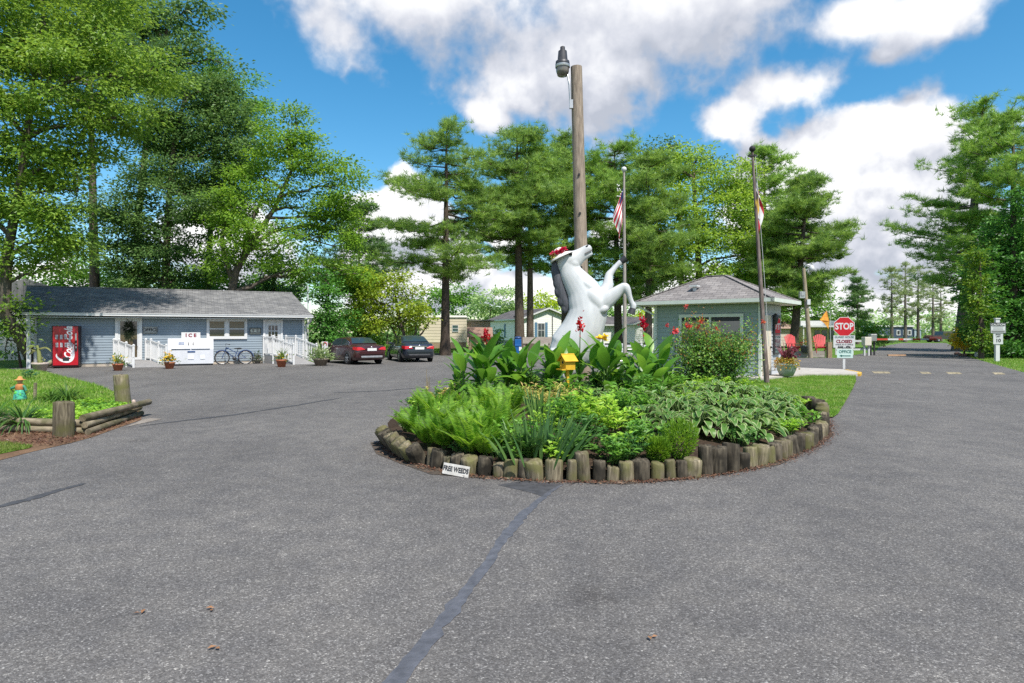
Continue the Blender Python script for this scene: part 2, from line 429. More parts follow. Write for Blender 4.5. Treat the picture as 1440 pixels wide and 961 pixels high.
gr = bpy.data.node_groups.new('cumulus', 'ShaderNodeTree')
gr.interface.new_socket('Direction', in_out='INPUT', socket_type='NodeSocketVector')
gr.interface.new_socket('Density', in_out='OUTPUT', socket_type='NodeSocketFloat')
gi = node(gr, 'NodeGroupInput'); go = node(gr, 'NodeGroupOutput'); GL = gr.links
BL = [(860,55,240,125,1.1),(1000,20,150,95,1.1),(600,0,240,62,1),(470,45,85,75,.9),(735,128,75,45,1),(690,162,42,30,1),
      (1095,120,110,48,.9),(1030,160,70,40,.8),(1200,20,75,48,.95),(1300,22,85,55,.95),(1250,75,50,25,.6),
      (1220,222,115,66,1.35),(1265,195,70,40,1.3),(1290,250,60,50,1.2),(1140,290,110,55,1.1),(1230,320,130,70,1.2),(1110,235,45,30,.7),
      (1290,430,130,55,1.1),(1150,430,110,50,1.1),(575,250,50,45,.8),(570,310,75,50,.95),(620,385,70,48,1.1),(740,408,80,24,1),
      (530,385,60,50,1),(320,340,100,80,1),(40,430,120,70,1),(950,420,110,50,1),(860,330,60,50,.7),(700,330,45,45,.6),(1420,380,90,80,1)]
acc = None
for (cx, cy, rx, ry, wt) in BL:
    d = Vector(((cx-CX)/F, 1, -(cy-HY)/F)); ln = d.length; d /= ln
    s1 = node(gr, 'ShaderNodeVectorMath', operation='SUBTRACT'); GL.new(gi.outputs[0], s1.inputs[0]); s1.inputs[1].default_value = d
    s2 = node(gr, 'ShaderNodeVectorMath', operation='MULTIPLY'); GL.new(s1.outputs[0], s2.inputs[0]); s2.inputs[1].default_value = (F*ln/rx, 3, F*ln/ry)
    s3 = node(gr, 'ShaderNodeVectorMath', operation='LENGTH'); GL.new(s2.outputs[0], s3.inputs[0])
    s4 = node(gr, 'ShaderNodeMath', operation='SUBTRACT'); s4.inputs[0].default_value = wt; GL.new(s3.outputs['Value'], s4.inputs[1])
    if acc is None: acc = s4
    else:
        mxn = node(gr, 'ShaderNodeMath', operation='SMOOTH_MAX'); GL.new(acc.outputs[0], mxn.inputs[0]); GL.new(s4.outputs[0], mxn.inputs[1]); mxn.inputs[2].default_value = .35; acc = mxn
# elsewhere in the sky (overhead and behind) scattered fair-weather cloud
nb = node(gr, 'ShaderNodeTexNoise'); nb.inputs['Scale'].default_value = 2.6; nb.inputs['Detail'].default_value = 3; GL.new(gi.outputs[0], nb.inputs['Vector'])
sy = node(gr, 'ShaderNodeSeparateXYZ'); GL.new(gi.outputs[0], sy.inputs[0])
back = node(gr, 'ShaderNodeMapRange'); back.inputs[1].default_value = .62; back.inputs[2].default_value = .35; back.inputs[3].default_value = -1.2; back.inputs[4].default_value = .1; GL.new(sy.outputs[1], back.inputs[0])
bb = node(gr, 'ShaderNodeMath', operation='MULTIPLY_ADD'); GL.new(nb.outputs[0], bb.inputs[0]); bb.inputs[1].default_value = 2.2; bb.inputs[2].default_value = -1.1
b2 = node(gr, 'ShaderNodeMath', operation='ADD'); GL.new(bb.outputs[0], b2.inputs[0]); GL.new(back.outputs[0], b2.inputs[1])
mx2 = node(gr, 'ShaderNodeMath', operation='MAXIMUM'); GL.new(acc.outputs[0], mx2.inputs[0]); GL.new(b2.outputs[0], mx2.inputs[1])
cl = node(gr, 'ShaderNodeClamp'); cl.inputs[1].default_value = -1.2; cl.inputs[2].default_value = .75; GL.new(mx2.outputs[0], cl.inputs[0])
n1 = node(gr, 'ShaderNodeTexNoise'); n1.inputs['Scale'].default_value = 6.5; n1.inputs['Detail'].default_value = 9; n1.inputs['Roughness'].default_value = .58; GL.new(gi.outputs[0], n1.inputs['Vector'])
n2 = node(gr, 'ShaderNodeTexNoise'); n2.inputs['Scale'].default_value = 15; n2.inputs['Detail'].default_value = 3; n2.inputs['Roughness'].default_value = .5; GL.new(gi.outputs[0], n2.inputs['Vector'])
a0 = node(gr, 'ShaderNodeMath', operation='SUBTRACT'); GL.new(n2.outputs[0], a0.inputs[0]); a0.inputs[1].default_value = .5
a0b = node(gr, 'ShaderNodeMath', operation='ABSOLUTE'); GL.new(a0.outputs[0], a0b.inputs[0])
a1 = node(gr, 'ShaderNodeMath', operation='MULTIPLY_ADD'); GL.new(n1.outputs[0], a1.inputs[0]); a1.inputs[1].default_value = 2.3; a1.inputs[2].default_value = -1.16
a2 = node(gr, 'ShaderNodeMath', operation='MULTIPLY_ADD'); GL.new(a0b.outputs[0], a2.inputs[0]); a2.inputs[1].default_value = -1.1; GL.new(a1.outputs[0], a2.inputs[2])
a3 = node(gr, 'ShaderNodeMath', operation='ADD'); GL.new(a2.outputs[0], a3.inputs[0]); GL.new(cl.outputs[0], a3.inputs[1])
GL.new(a3.outputs[0], go.inputs[0])

tc = node(nt, 'ShaderNodeTexCoord'); D0 = tc.outputs['Generated']
def cloud(off):
    g = node(nt, 'ShaderNodeGroup'); g.node_tree = gr
    if off:
        va = node(nt, 'ShaderNodeVectorMath', operation='ADD'); L.new(D0, va.inputs[0]); va.inputs[1].default_value = off; L.new(va.outputs[0], g.inputs[0])
    else: L.new(D0, g.inputs[0])
    return g.outputs[0]
d0 = cloud(None); d1 = cloud((-.03, 0, .055)); d2 = d1
zc_ = node(nt, 'ShaderNodeSeparateXYZ'); L.new(D0, zc_.inputs[0])
soft = node(nt, 'ShaderNodeMapRange'); soft.inputs[1].default_value = .22; soft.inputs[2].default_value = .42; soft.inputs[3].default_value = .14; soft.inputs[4].default_value = .60; L.new(zc_.outputs[2], soft.inputs[0])
cov = node(nt, 'ShaderNodeMapRange', interpolation_type='SMOOTHSTEP'); cov.inputs[1].default_value = -.12; cov.inputs[2].default_value = .42; L.new(d0, cov.inputs[0]); L.new(soft.outputs[0], cov.inputs[2])
def msub(a, b):
    m = node(nt, 'ShaderNodeMath', operation='SUBTRACT'); L.new(a, m.inputs[0]); L.new(b, m.inputs[1]); return m.outputs[0]
e0 = msub(d0, d1)
rel = node(nt, 'ShaderNodeMapRange'); rel.inputs[1].default_value = .26; rel.inputs[2].default_value = .42; rel.inputs[3].default_value = 1.45; rel.inputs[4].default_value = .8; L.new(zc_.outputs[2], rel.inputs[0])
em = node(nt, 'ShaderNodeMath', operation='MULTIPLY'); L.new(e0, em.inputs[0]); L.new(rel.outputs[0], em.inputs[1]); e1 = e2 = em.outputs[0]
s = node(nt, 'ShaderNodeMath', operation='MULTIPLY_ADD'); L.new(e1, s.inputs[0]); s.inputs[1].default_value = .55; s.inputs[2].default_value = .50
s2 = node(nt, 'ShaderNodeMath', operation='MULTIPLY_ADD'); L.new(e2, s2.inputs[0]); s2.inputs[1].default_value = .30; L.new(s.outputs[0], s2.inputs[2])
# thick cloud overhead shows its shaded base
sz = node(nt, 'ShaderNodeSeparateXYZ'); L.new(D0, sz.inputs[0])
el = node(nt, 'ShaderNodeMapRange'); el.inputs[1].default_value = .27; el.inputs[2].default_value = .42; el.inputs[3].default_value = 0; el.inputs[4].default_value = .30; L.new(sz.outputs[2], el.inputs[0])
s3 = node(nt, 'ShaderNodeMath', operation='SUBTRACT'); L.new(s2.outputs[0], s3.inputs[0]); L.new(el.outputs[0], s3.inputs[1])
CR = ramp(nt, [(.0, (2.0,2.15,2.5)), (.34, (2.75,2.85,3.15)), (.62, (3.6,3.65,3.8)), (1.0, (4.5,4.5,4.5))], s3.outputs[0])
hs = node(nt, 'ShaderNodeHueSaturation'); hs.inputs['Saturation'].default_value = 1.32; hs.inputs['Value'].default_value = .66; hs.inputs['Hue'].default_value = .487; L.new(sky.outputs[0], hs.inputs['Color'])
mx = node(nt, 'ShaderNodeMix', data_type='RGBA'); L.new(cov.outputs[0], mx.inputs[0]); L.new(hs.outputs[0], mx.inputs[6]); L.new(CR.outputs[0], mx.inputs[7])
L.new(mx.outputs[2], bg.inputs[0])

vs = scene.view_settings; scene.display_settings.display_device = 'sRGB'
vs.view_transform = 'Standard'; vs.look = 'None'; vs.exposure = .93; vs.gamma = 1; vs.use_curve_mapping = False
scene.render.engine = 'CYCLES'
cy = scene.cycles; cy.max_bounces = 7; cy.diffuse_bounces = 3; cy.glossy_bounces = 3; cy.transmission_bounces = 4; cy.transparent_max_bounces = 4
cy.caustics_reflective = False; cy.caustics_refractive = False; cy.use_denoising = False; cy.sample_clamp_indirect = 6

# ---------------------------------------------------------------- ground, road, island
ASPH = m_asphalt()
GRASSG = m_ground('lawn_ground', [(.035,.075,.014), (.07,.145,.022), (.11,.20,.032), (.14,.2,.05)], 1.2, 25)
SOIL = m_ground('garden_soil', [(.02,.014,.01), (.05,.034,.024), (.10,.07,.05)], 2.5, 30)
MULCH = m_ground('pine_mulch', [(.07,.045,.028), (.17,.105,.065), (.27,.17,.105)], 2.0, 40)
def sheet(name, pts, z, m, kind='structure'):
    mb = MB(); mb.raw([(p[0], p[1], z) for p in pts], [list(range(len(pts)))])
    return struct(name, mb, m)
g = MB(); g.raw([(-700,-700,0),(700,-700,0),(700,1200,0),(-700,1200,0)], [(0,1,2,3)])
struct('ground', g, GRASSG)
LEFTEDGE = [(-260,690),(0,646),(45,634),(100,622),(130,614),(160,603),(198,590),(196,574),(165,553),(120,537),(62,526),(40,523)]
road = [Vector((-45,-30,0)), Vector((-45, 3, 0))] + [G(*p) for p in LEFTEDGE]
road += [Vector((-22.9, 29.0, 0)), Vector((-22.6,29.9,0)), Vector((-11.2,35.4,0)), Vector((-10.2,34.2,0)), G(470,506), G(520,503.2), G(600,499.6), G(700,499.2), G(860,498), G(1010,498), G(1110,503.5), G(1180,503.5), G(1232,494), G(1236,488), G(1268,482.6), G(1330,482.6), G(1343,488), G(1352,497), G(1365,503), G(1400,513), G(1440,524), G(1700,585)]
road += [Vector((40, 3, 0)), Vector((45,-30,0))]
sheet('road', road, .004, ASPH)
# tar strip that seals the joint in the paving, and the older mended joints
SEAL = mat('tar_seal', (.090,.093,.108), .6, .25, 14, bump=.3, bscale=60)
SEALD = mat('old_tar', (.055,.055,.06), .75, .3, 10, bump=.3, bscale=60)
def strip(name, pix, width, z, m, seed=0, n=60):
    r = np.random.default_rng(seed); P = [G(*p) for p in pix]
    cum = [0]
    for a, b in zip(P, P[1:]): cum.append(cum[-1] + (b-a).length)
    V = []
    for i in range(n + 1):
        t = cum[-1]*i/n; k = max(j for j in range(len(cum)-1) if cum[j] <= t + 1e-9); k = min(k, len(P)-2)
        q = P[k].lerp(P[k+1], (t-cum[k])/(cum[k+1]-cum[k])); d = (P[k+1]-P[k]).normalized(); sd_ = Vector((d.y, -d.x, 0))
        ww = width if not hasattr(width, '__len__') else np.interp(i/n, np.linspace(0,1,len(width)), width)
        V.append(tuple(q + sd_*(ww*(.5 + r.normal()*.10)) + Vector((0,0,z)))); V.append(tuple(q - sd_*(ww*(.5 + r.normal()*.10)) + Vector((0,0,z))))
    mb = MB(); mb.raw(V, [(2*i, 2*i+1, 2*i+3, 2*i+2) for i in range(n)])
    return struct(name, mb, m)
strip('road_seam', [(500,1010),(556,961),(600,905),(640,853),(688,790),(703,765),(738,722),(772,694),(790,683)], [.10,.10,.085,.075,.11,.07,.035], .008, SEAL, 1)
strip('road_seam', [(-60,724),(0,713),(45,702),(85,690),(118,681)], [.09,.12,.06], .008, SEALD, 2, 30)
strip('road_seam', [(196,600),(260,592),(330,584),(420,570),(480,560)], [.05,.14,.1,.12,.05], .008, SEALD, 3, 40)
strip('road_seam', [(470,553),(540,550),(600,545)], [.1,.15,.1], .008, SEALD, 4, 24)
mb = MB(); bx = [(700,683),(735,677),(790,682),(780,690),(765,700),(748,694)]
mb.raw([tuple(G(*p) + Vector((0,0,.0062))) for p in bx], [list(range(len(bx)))])
struct('road_patch', mb, SEALD)

# kerb along the far side of the parking area
KERB = mat('kerb_concrete', (.2,.19,.18), .9, .2, 4)
mb = MB()
ks = [G(604,499.4), G(700,499.0), G(860,497.8), G(1010,497.8)]
for a, b in zip(ks, ks[1:]): mb.bar(a + Vector((0,.12,.06)), b + Vector((0,.12,.06)), .16, .13)
struct('kerb', mb, KERB)

# planted island: bed outline (log line), lawn wedge, concrete slab
BED = [(-1.85,9.6),(-1.55,8.75),(-1.2,8.1),(-.75,7.62),(-.2,7.28),(.5,7.1),(1.2,7.08),(1.9,7.22),(2.55,7.55),(3.2,8.05),(3.8,8.65),(4.4,9.4),(5.0,10.3),(5.5,11.3),(5.95,12.35)]
BEDBACK = [(5.9,14.2),(5.6,16.5),(4.6,18.6),(2.8,19.9),(.8,19.6),(-.9,18.0),(-1.75,15.6),(-2.15,12.8),(-2.1,10.8)]
BEDALL = BED + BEDBACK
BC = np.array(BEDALL)
def seg_dist(x, y, poly):
    P = np.array(poly); Q = np.roll(P, -1, 0); p = np.array((x, y)); d = Q - P
    t = np.clip(((p - P)*d).sum(1)/(d*d).sum(1), 0, 1)
    return float(np.sqrt((((P + d*t[:, None]) - p)**2).sum(1)).min())
def inside(x, y, poly):
    c = False; n = len(poly)
    for i in range(n):
        x1, y1 = poly[i]; x2, y2 = poly[i-1]
        if (y1 > y) != (y2 > y) and x < (x2-x1)*(y-y1)/(y2-y1) + x1: c = not c
    return c
def bedz(x, y):
    d = seg_dist(x, y, BEDALL)
    return .12 + .22*min(1, d/1.8)
def grid_sheet(name, poly, zf, m, step=.2):
    P = np.array(poly); x0, y0 = P.min(0); x1, y1 = P.max(0)
    bm = bmesh.new(); vs_ = [bm.verts.new((p[0], p[1], 0)) for p in poly]; bm.faces.new(vs_)
    for ax, a, b in ((0, x0, x1), (1, y0, y1)):
        for c in np.arange(a + step, b, step):
            no = (1,0,0) if ax == 0 else (0,1,0); co = (c,0,0) if ax == 0 else (0,c,0)
            bmesh.ops.bisect_plane(bm, geom=bm.verts[:] + bm.edges[:] + bm.faces[:], plane_co=co, plane_no=no)
    for v in bm.verts: v.co.z = zf(v.co.x, v.co.y)
    me = bpy.data.meshes.new(name); bm.to_mesh(me); bm.free(); me.materials.append(m)
    for p in me.polygons: p.use_smooth = True
    o = bpy.data.objects.new(name, me); COL.objects.link(o)
    return tag(o, kind='structure')
nrg = np.random.default_rng(3)
grid_sheet('garden_soil', BEDALL, lambda x, y: bedz(x, y) + nrg.normal()*.012, SOIL, .25)
LAWN = [(5.98,12.3),(6.12,12.2),(6.5,12.75),(8.0,15.3),(9.8,18.4),(11.4,21.2),(12.75,23.75),(10.9,23.85),(8.7,21.75),(7.6,21.9),(6.5,24.5),(2.5,26.0),(0.8,24.0),(-.6,19.2),(.8,19.7),(2.8,20.0),(4.6,18.7),(5.65,16.6),(5.95,14.3)]
sheet('lawn', LAWN, .03, GRASSG)
SLAB = [(8.3,21.3),(10.9,23.75),(12.8,23.7),(13.35,24.6),(13.75,26.6),(12.0,28.3),(8.2,29.2),(4.4,27.6),(4.2,25.2)]
mb = MB(); mb.prism(SLAB, .0, .10); struct('pavement', mb, CONC)
YEL = mat('kerb_yellow', (.62,.38,.06), .7, .25, 8)
mb = MB(); mb.bar((12.83,23.7,.055),(13.38,24.6,.055),.12,.10); mb.bar((13.39,24.62,.055),(13.72,26.3,.055),.12,.10); struct('kerb', mb, YEL)
# litter of bark and needles along the foot of the logs
mb = MB(); V = []; nB = len(BED)
for i, (x, y) in enumerate(BED):
    a = np.array(BED[max(i-1,0)]); b = np.array(BED[min(i+1,nB-1)]); t = (b-a)/np.linalg.norm(b-a); no = np.array((t[1], -t[0]))
    ww = .13 + .05*math.sin(i*2.3) + (.14 if i < 4 else 0)
    V += [(x, y, .012), (x + no[0]*ww, y + no[1]*ww, .0085)]
mb.raw(V, [(2*i, 2*i+1, 2*i+3, 2*i+2) for i in range(nB-1)])
struct('dirt_edge', mb, m_ground('dirt', [(.05,.042,.036), (.085,.07,.058), (.14,.10,.075)], 3, 35))
mb = MB(); k = 2600; r = np.random.default_rng(5)
ti = r.uniform(0, nB-1.001, k); P = np.array(BED)[ti.astype(int)]*(1-(ti % 1))[:, None] + np.array(BED)[ti.astype(int)+1]*(ti % 1)[:, None]
nx = np.abs(r.normal(0, .07, k)) + .08
cen = np.array((2.2, 11.5)); dv = P - cen; dv /= np.linalg.norm(dv, axis=1, keepdims=True)
P = P + dv*nx[:, None]; Dn = r.normal(size=(k, 3)); Dn[:, 2] *= .15
mb.leaves(np.c_[P, np.full(k, .016) + r.uniform(0, .01, k)], Dn, np.tile((0,0,1), (k,1)) + r.normal(0,.25,(k,3)), r.uniform(.015,.05,k), r.uniform(.008,.02,k))
LITTER = leafmat('leaf_litter', [(.12,.06,.035),(.2,.11,.06),(.07,.045,.03),(.26,.17,.11),(.16,.07,.05)], .1)
tag(obj('leaf_litter', mb, LITTER), kind='stuff')

# left verge: mulch bed and lawn
VERGE_M = [G(*p) for p in [(-260,694),(0,648.2),(46,636),(100,623.8),(130,615.6),(160,604.6),(199,591),(196,578),(180,574),(120,596),(0,604),(-260,606)]]
sheet('mulch_bed', [(p.x, p.y) for p in VERGE_M], .009, MULCH)
# verge strip of lawn at the very front
def blades(name, poly, n, hgt, wid, cols, z=.03, seed=0, dirt=0.0):
    r = np.random.default_rng(seed); P = np.array([(p[0], p[1]) for p in poly]); mn, mxx = P.min(0), P.max(0)
    pts = r.uniform(mn, mxx, (n*3, 2))
    x, y = pts[:, 0], pts[:, 1]; c = np.zeros(len(pts), bool)
    for i in range(len(P)):
        x1, y1 = P[i]; x2, y2 = P[i-1]
        cond = ((y1 > y) != (y2 > y)); c ^= cond & (x < (x2-x1)*(y-y1)/((y2-y1) if y2 != y1 else 1e-9) + x1)
    pts = pts[c][:n]; k = len(pts)
    mb = MB(); D = r.normal(0, .45, (k, 3)); D[:, 2] = 1
    mb.needles(np.c_[pts, np.full(k, z)], D, hgt*r.uniform(.5, 1.3, k), wid*r.uniform(.7, 1.4, k))
    return tag(obj(name, mb, leafmat(name + '_' + str(seed), cols, .35)), kind='stuff')
LG = [(.11,.24,.02),(.17,.33,.03),(.24,.40,.05),(.13,.27,.025),(.32,.42,.09),(.36,.36,.14)]
blades('grass', LAWN, 60000, .05, .012, LG, .03, 11)
# ---------------------------------------------------------------- siding helpers
def siding(mb, p0, p1, z0, z1, row=.125, lap=.018, m=0):
    """lapped boards on a wall from p0 to p1 (its outside on the right-hand side of p0->p1 seen from above)"""
    p0, p1 = Vector(p0), Vector(p1); d = (p1 - p0).normalized(); no = Vector((d.y, -d.x, 0))
    z = z0
    while z < z1 - .01:
        zt = min(z + row, z1)
        a, b = p0 + no*lap, p1 + no*lap
        mb.raw([(a.x,a.y,z),(b.x,b.y,z),(p1.x,p1.y,zt),(p0.x,p0.y,zt)], [(0,1,2,3)], m)
        mb.raw([(p0.x,p0.y,z),(p1.x,p1.y,z),(b.x,b.y,z),(a.x,a.y,z)], [(0,1,2,3)], m)
        z = zt
def frame_rect(mb, x0, x1, z0, z1, y, w=.07, d=.05, m=0):
    """a four-piece frame in an x-z plane, face at y - d"""
    mb.box(((x0+x1)/2, y-d/2, z1-w/2), (x1-x0, d, w), m=m); mb.box(((x0+x1)/2, y-d/2, z0+w/2), (x1-x0, d, w), m=m)
    mb.box((x0+w/2, y-d/2, (z0+z1)/2), (w, d, z1-z0-2*w), m=m); mb.box((x1-w/2, y-d/2, (z0+z1)/2), (w, d, z1-z0-2*w), m=m)

# ---------------------------------------------------------------- the long blue office
A0 = Vector((-21.88, 29.3, 0)); B0 = Vector((-11.23, 34.6, 0)); LEN = (B0-A0).length; TH = math.atan2(B0.y-A0.y, B0.x-A0.x)
dx_, dy_ = (B0-A0).normalized(), Vector((-math.sin(TH), math.cos(TH), 0))
def ol(px, py=None, y=0.0):
    """local x (and height) of a pixel on the office front, y metres behind its plane"""
    k = (px - CX) / F; o = A0 + dy_*y
    # ray (k*t, t); solve o + x*dx = (k t, t)
    x = (k*o.y - o.x) / (dx_.x - k*dx_.y); p = o + dx_*x
    return x if py is None else (x, H - (py-HY)/F*p.y)
BLUE = mat('blue_siding', (.235,.285,.33), .6, .06, 1.2)
SHING = m_shingle('grey_shingles', (.145,.145,.148), (.235,.233,.232))
PLINTH = mat('beige_plinth', (.46,.40,.33), .85, .12, 3)
OFF = thing('office_building', 'long low blue-sided office with grey shingle roof and white trim', 'building', A0, TH)
DEP = 7.0
mb = MB(); siding(mb, (0,0,0), (LEN,0,0), .16, 2.5); siding(mb, (LEN,0,0), (LEN,DEP,0), .16, 2.5); siding(mb, (0,DEP,0), (0,0,0), .16, 2.5); siding(mb, (LEN,DEP,0), (0,DEP,0), .16, 2.5)
for x in (0, LEN):      # gables
    q = [(x,0,2.5),(x,DEP,2.5),(x,DEP/2,3.78)]; mb.raw(q if x else q[::-1], [(0,1,2)])
obj('wall', mb, BLUE, OFF)
mb = MB(); mb.box((LEN/2, DEP/2, .08), (LEN-.02, DEP-.02, .16)); obj('plinth', mb, PLINTH, OFF)
# roof: two thick slopes with overhanging eaves
mb = MB(); ez, rz, ov, rk = 2.52, 3.93, .5, .38; yr = DEP/2; sh = .55
def slope(y0, y1, z0, z1, x0a, x1a, x0b, x1b, t=.12):
    P = [(x0a,y0,z0),(x1a,y0,z0),(x1b,y1,z1),(x0b,y1,z1)]
    V = P + [(a, b, c - t) for a, b, c in P]
    mb.raw(V, [(0,1,2,3),(7,6,5,4),(0,4,5,1),(1,5,6,2),(2,6,7,3),(3,7,4,0)])
slope(-ov, yr, ez, rz, -rk, LEN+rk, -rk-sh, LEN+rk-sh)
slope(DEP+ov, yr, ez, rz, LEN+rk-2*sh, -rk-2*sh, LEN+rk-sh, -rk-sh)
roof = obj('roof', mb, SHING, OFF)
mb = MB(); mb.tube([(-rk-sh, yr, rz+.01), (LEN+rk-sh, yr, rz+.01)], .05, 6); obj('ridge_cap', mb, SHING, roof)
mb = MB(); mb.box((LEN/2, -ov-.05, ez-.05), (LEN+2*rk, .10, .13)); mb.box((LEN/2, -ov-.112, ez+.0), (LEN+2*rk, .025, .03))
obj('gutter', mb, WHITE, OFF)
mb = MB(); mb.box((LEN/2, -ov/2+.01, ez-.19), (LEN+2*rk-.06, ov-.03, .03)); obj('soffit', mb, WHITE2, OFF)
mb = MB(); x = LEN - .12
mb.tube([(LEN+rk-.1, -ov-.05, ez-.12), (LEN+.28, -ov+.12, ez-.3), (LEN+.07, -.09, ez-.52), (LEN+.07, -.09, .2), (LEN+.07, -.3, .1)], .048, 8)
obj('downspout', mb, WHITE, OFF)
for x_ in (LEN-.05, .05): obj('corner_trim', MB().box((x_, -.035, 1.29), (.11, .05, 2.3)), WHITE, OFF)
mb = MB(); mb.box((-.12, -ov+.1, 1.2), (.15, .15, 2.4)); mb.box((-.12,-ov+.1,2.34),(.19,.19,.06)); obj('porch_post', mb, WHITE2, OFF)
# front door (glazed storm door)
x0, x1 = ol(162), ol(200); zt = ol(180, 446)[1]; zb = .30
dr = MB(); frame_rect(dr, x0, x1, zb, zt, -.02, .12, .06); door = obj('door', dr, WHITE, OFF)
mb = MB(); frame_rect(mb, x0+.122, x1-.122, zb+.03, zt-.122, -.022, .085, .035); obj('storm_door', mb, WHITE2, door)
mb = MB(); mb.box(((x0+x1)/2, -.028, (zb+zt)/2-.02), (x1-x0-.40, .01, zt-zb-.30)); obj('door_glass', mb, glassmat('door_glass', (.10,.075,.045), .08), door)
mb = MB(); xm = (x0+x1)/2
r = np.random.default_rng(8); k = 420; P = r.normal(0, (.09,.0,.18), (k,3)) + np.array((xm+.02, -.045, zt-.62)); P[:,1] = -.04 - np.abs(r.normal(0,.02,k))
D = P - np.array((xm+.02, -.03, zt-.55)); mb.leaves(P, D, np.tile((0,-1,.2),(k,1)), .12, .03)
wr = obj('wreath', mb, leafmat('dark_wreath', [(.012,.02,.012),(.03,.045,.02),(.05,.05,.03)], .1)); wr.parent = OFF
wr.parent = None; wr.location = A0; wr.rotation_euler = (0,0,TH); tag(wr, 'dark trailing wreath hung on the glazed office door', 'wreath')
mb = MB(); mb.box((x1-.30, -.05, zb+.86), (.16, .03, .26)); mb.box((x1-.215, -.06, zb+.6), (.04,.05,.14)); obj('door_handle', mb, BLACK, door)
# second door with nine panes
x0, x1 = ol(370), ol(397.5); zt = ol(384, 450)[1]; zb = .42
mb = MB(); frame_rect(mb, x0, x1, zb, zt, -.02, .1, .06); d2 = obj('door', mb, WHITE, OFF); d2['label'] = 'white door with nine small panes'
mb = MB(); xa, xb = x0+.102, x1-.102; mb.box(((xa+xb)/2, -.03, (zb+zt)/2-.05), (xb-xa, .03, zt-zb-.11)); obj('door_leaf', mb, WHITE2, d2)
mb = MB(); w3 = (xb-xa-.28)/3; h3 = .31; zz = zt-.26
for i in range(3):
    for j in range(3): mb.box((xa+.14+w3*(i+.5), -.05, zz-.02-h3*(j+.5)), (w3-.045, .012, h3-.05))
obj('window', mb, glassmat('dark_glass', (.025,.02,.02), .06), d2)
mb = MB(); mb.ell((xa+.08, -.075, zb+.95), .035); obj('door_handle', mb, DARK, d2)
# twin window
x0, x1 = ol(290.5), ol(347.5); zb = ol(319, 477)[1]; zt = ol(319, 448.5)[1]; xm = ol(319)
mb = MB(); frame_rect(mb, x0, x1, zb, zt, -.02, .1, .06); mb.box((xm, -.05, (zb+zt)/2), (.16, .055, zt-zb-.2)); win = obj('window', mb, WHITE, OFF)
GLZ = glassmat('office_glass', (.07,.06,.045), .06)
for a, b in ((x0+.1, xm-.08), (xm+.08, x1-.1)):
    mb = MB(); mb.box(((a+b)/2, -.028, (zb+zt)/2), (b-a, .01, zt-zb-.2)); obj('pane', mb, GLZ, win)
    mb = MB(); frame_rect(mb, a, b, zb+.1, zt-.1, -.034, .04, .02); mb.box(((a+b)/2, -.05, (zb+zt)/2), (b-a-.08, .03, .05)); obj('sash', mb, WHITE2, win)
    mb = MB(); mb.box(((a+b)/2, -.0355, zt-.1-(zt-zb)*.21), (b-a-.09, .004, (zt-zb)*.34)); obj('blind', mb, mat('tan_blind', (.24,.20,.14), .8, .1, 4, stretch=(1,1,40)), win)
# ramps with white balustrades
RAMPG = mat('grey_ramp', (.24,.235,.235), .85, .12, 5, bump=.2)
def ramp_build(label, xl, xr, zdoor, length, flat, skew, rail_h=.95):
    t = thing('access_ramp', label, 'ramp', A0, TH, 'ramps up to the office doors')
    def at(x, y, z): return Vector((x + skew*(-y), y, z))
    def deck(y): return zdoor if y > -flat else max(.02, zdoor*(1 - (-y-flat)/(length-flat)))
    mb = MB(); ys = [-.03, -flat, -length]
    V = [];
    for y in ys:
        V += [at(xl, y, deck(y)), at(xr, y, deck(y)), at(xr, y, 0), at(xl, y, 0)]
    Fs = []
    for i in range(2): 
        for j in range(4): Fs.append((i*4+j, i*4+(j+1)%4, i*4+4+(j+1)%4, i*4+4+j))
    Fs += [(0,1,2,3), (8,11,10,9)]
    mb.raw([tuple(v) for v in V], Fs); obj('deck', mb, RAMPG, t)
    for x in (xl, xr):
        mb = MB(); yy = [-.08, -flat, -(flat+length)/2, -length+.02]
        for y in yy:
            d = deck(y); mb.bar(at(x, y, d*.0), at(x, y, d+rail_h+.04), .09, .09, up=(0,1,0)); mb.box(at(x, y, d+rail_h+.06), (.12,.12,.04)); mb.ell(at(x,y,d+rail_h+.09),(.05,.05,.03),8,5)
        for y1, y2 in zip(yy, yy[1:]):
            for zz, ww in ((rail_h-.02, .07), (.10, .06)):
                mb.bar(at(x, y1, deck(y1)+zz), at(x, y2, deck(y2)+zz), .05, ww)
            n = max(2, int((y1-y2)/.11))
            for k in range(1, n):
                y = y1 + (y2-y1)*k/n; mb.bar(at(x, y, deck(y)+.10), at(x, y, deck(y)+rail_h-.03), .045, .03, up=(0,1,0))
        obj('railing', mb, WHITE, t)
    return t
ramp_build('short grey ramp with white railings up to the glazed office door', ol(162)-.08, ol(200)+.12, .28, 1.9, .55, .52)
ramp_build('longer grey ramp with white railings up to the nine-pane door', ol(371)-.06, ol(398)+.1, .42, 2.3, .8, .55)

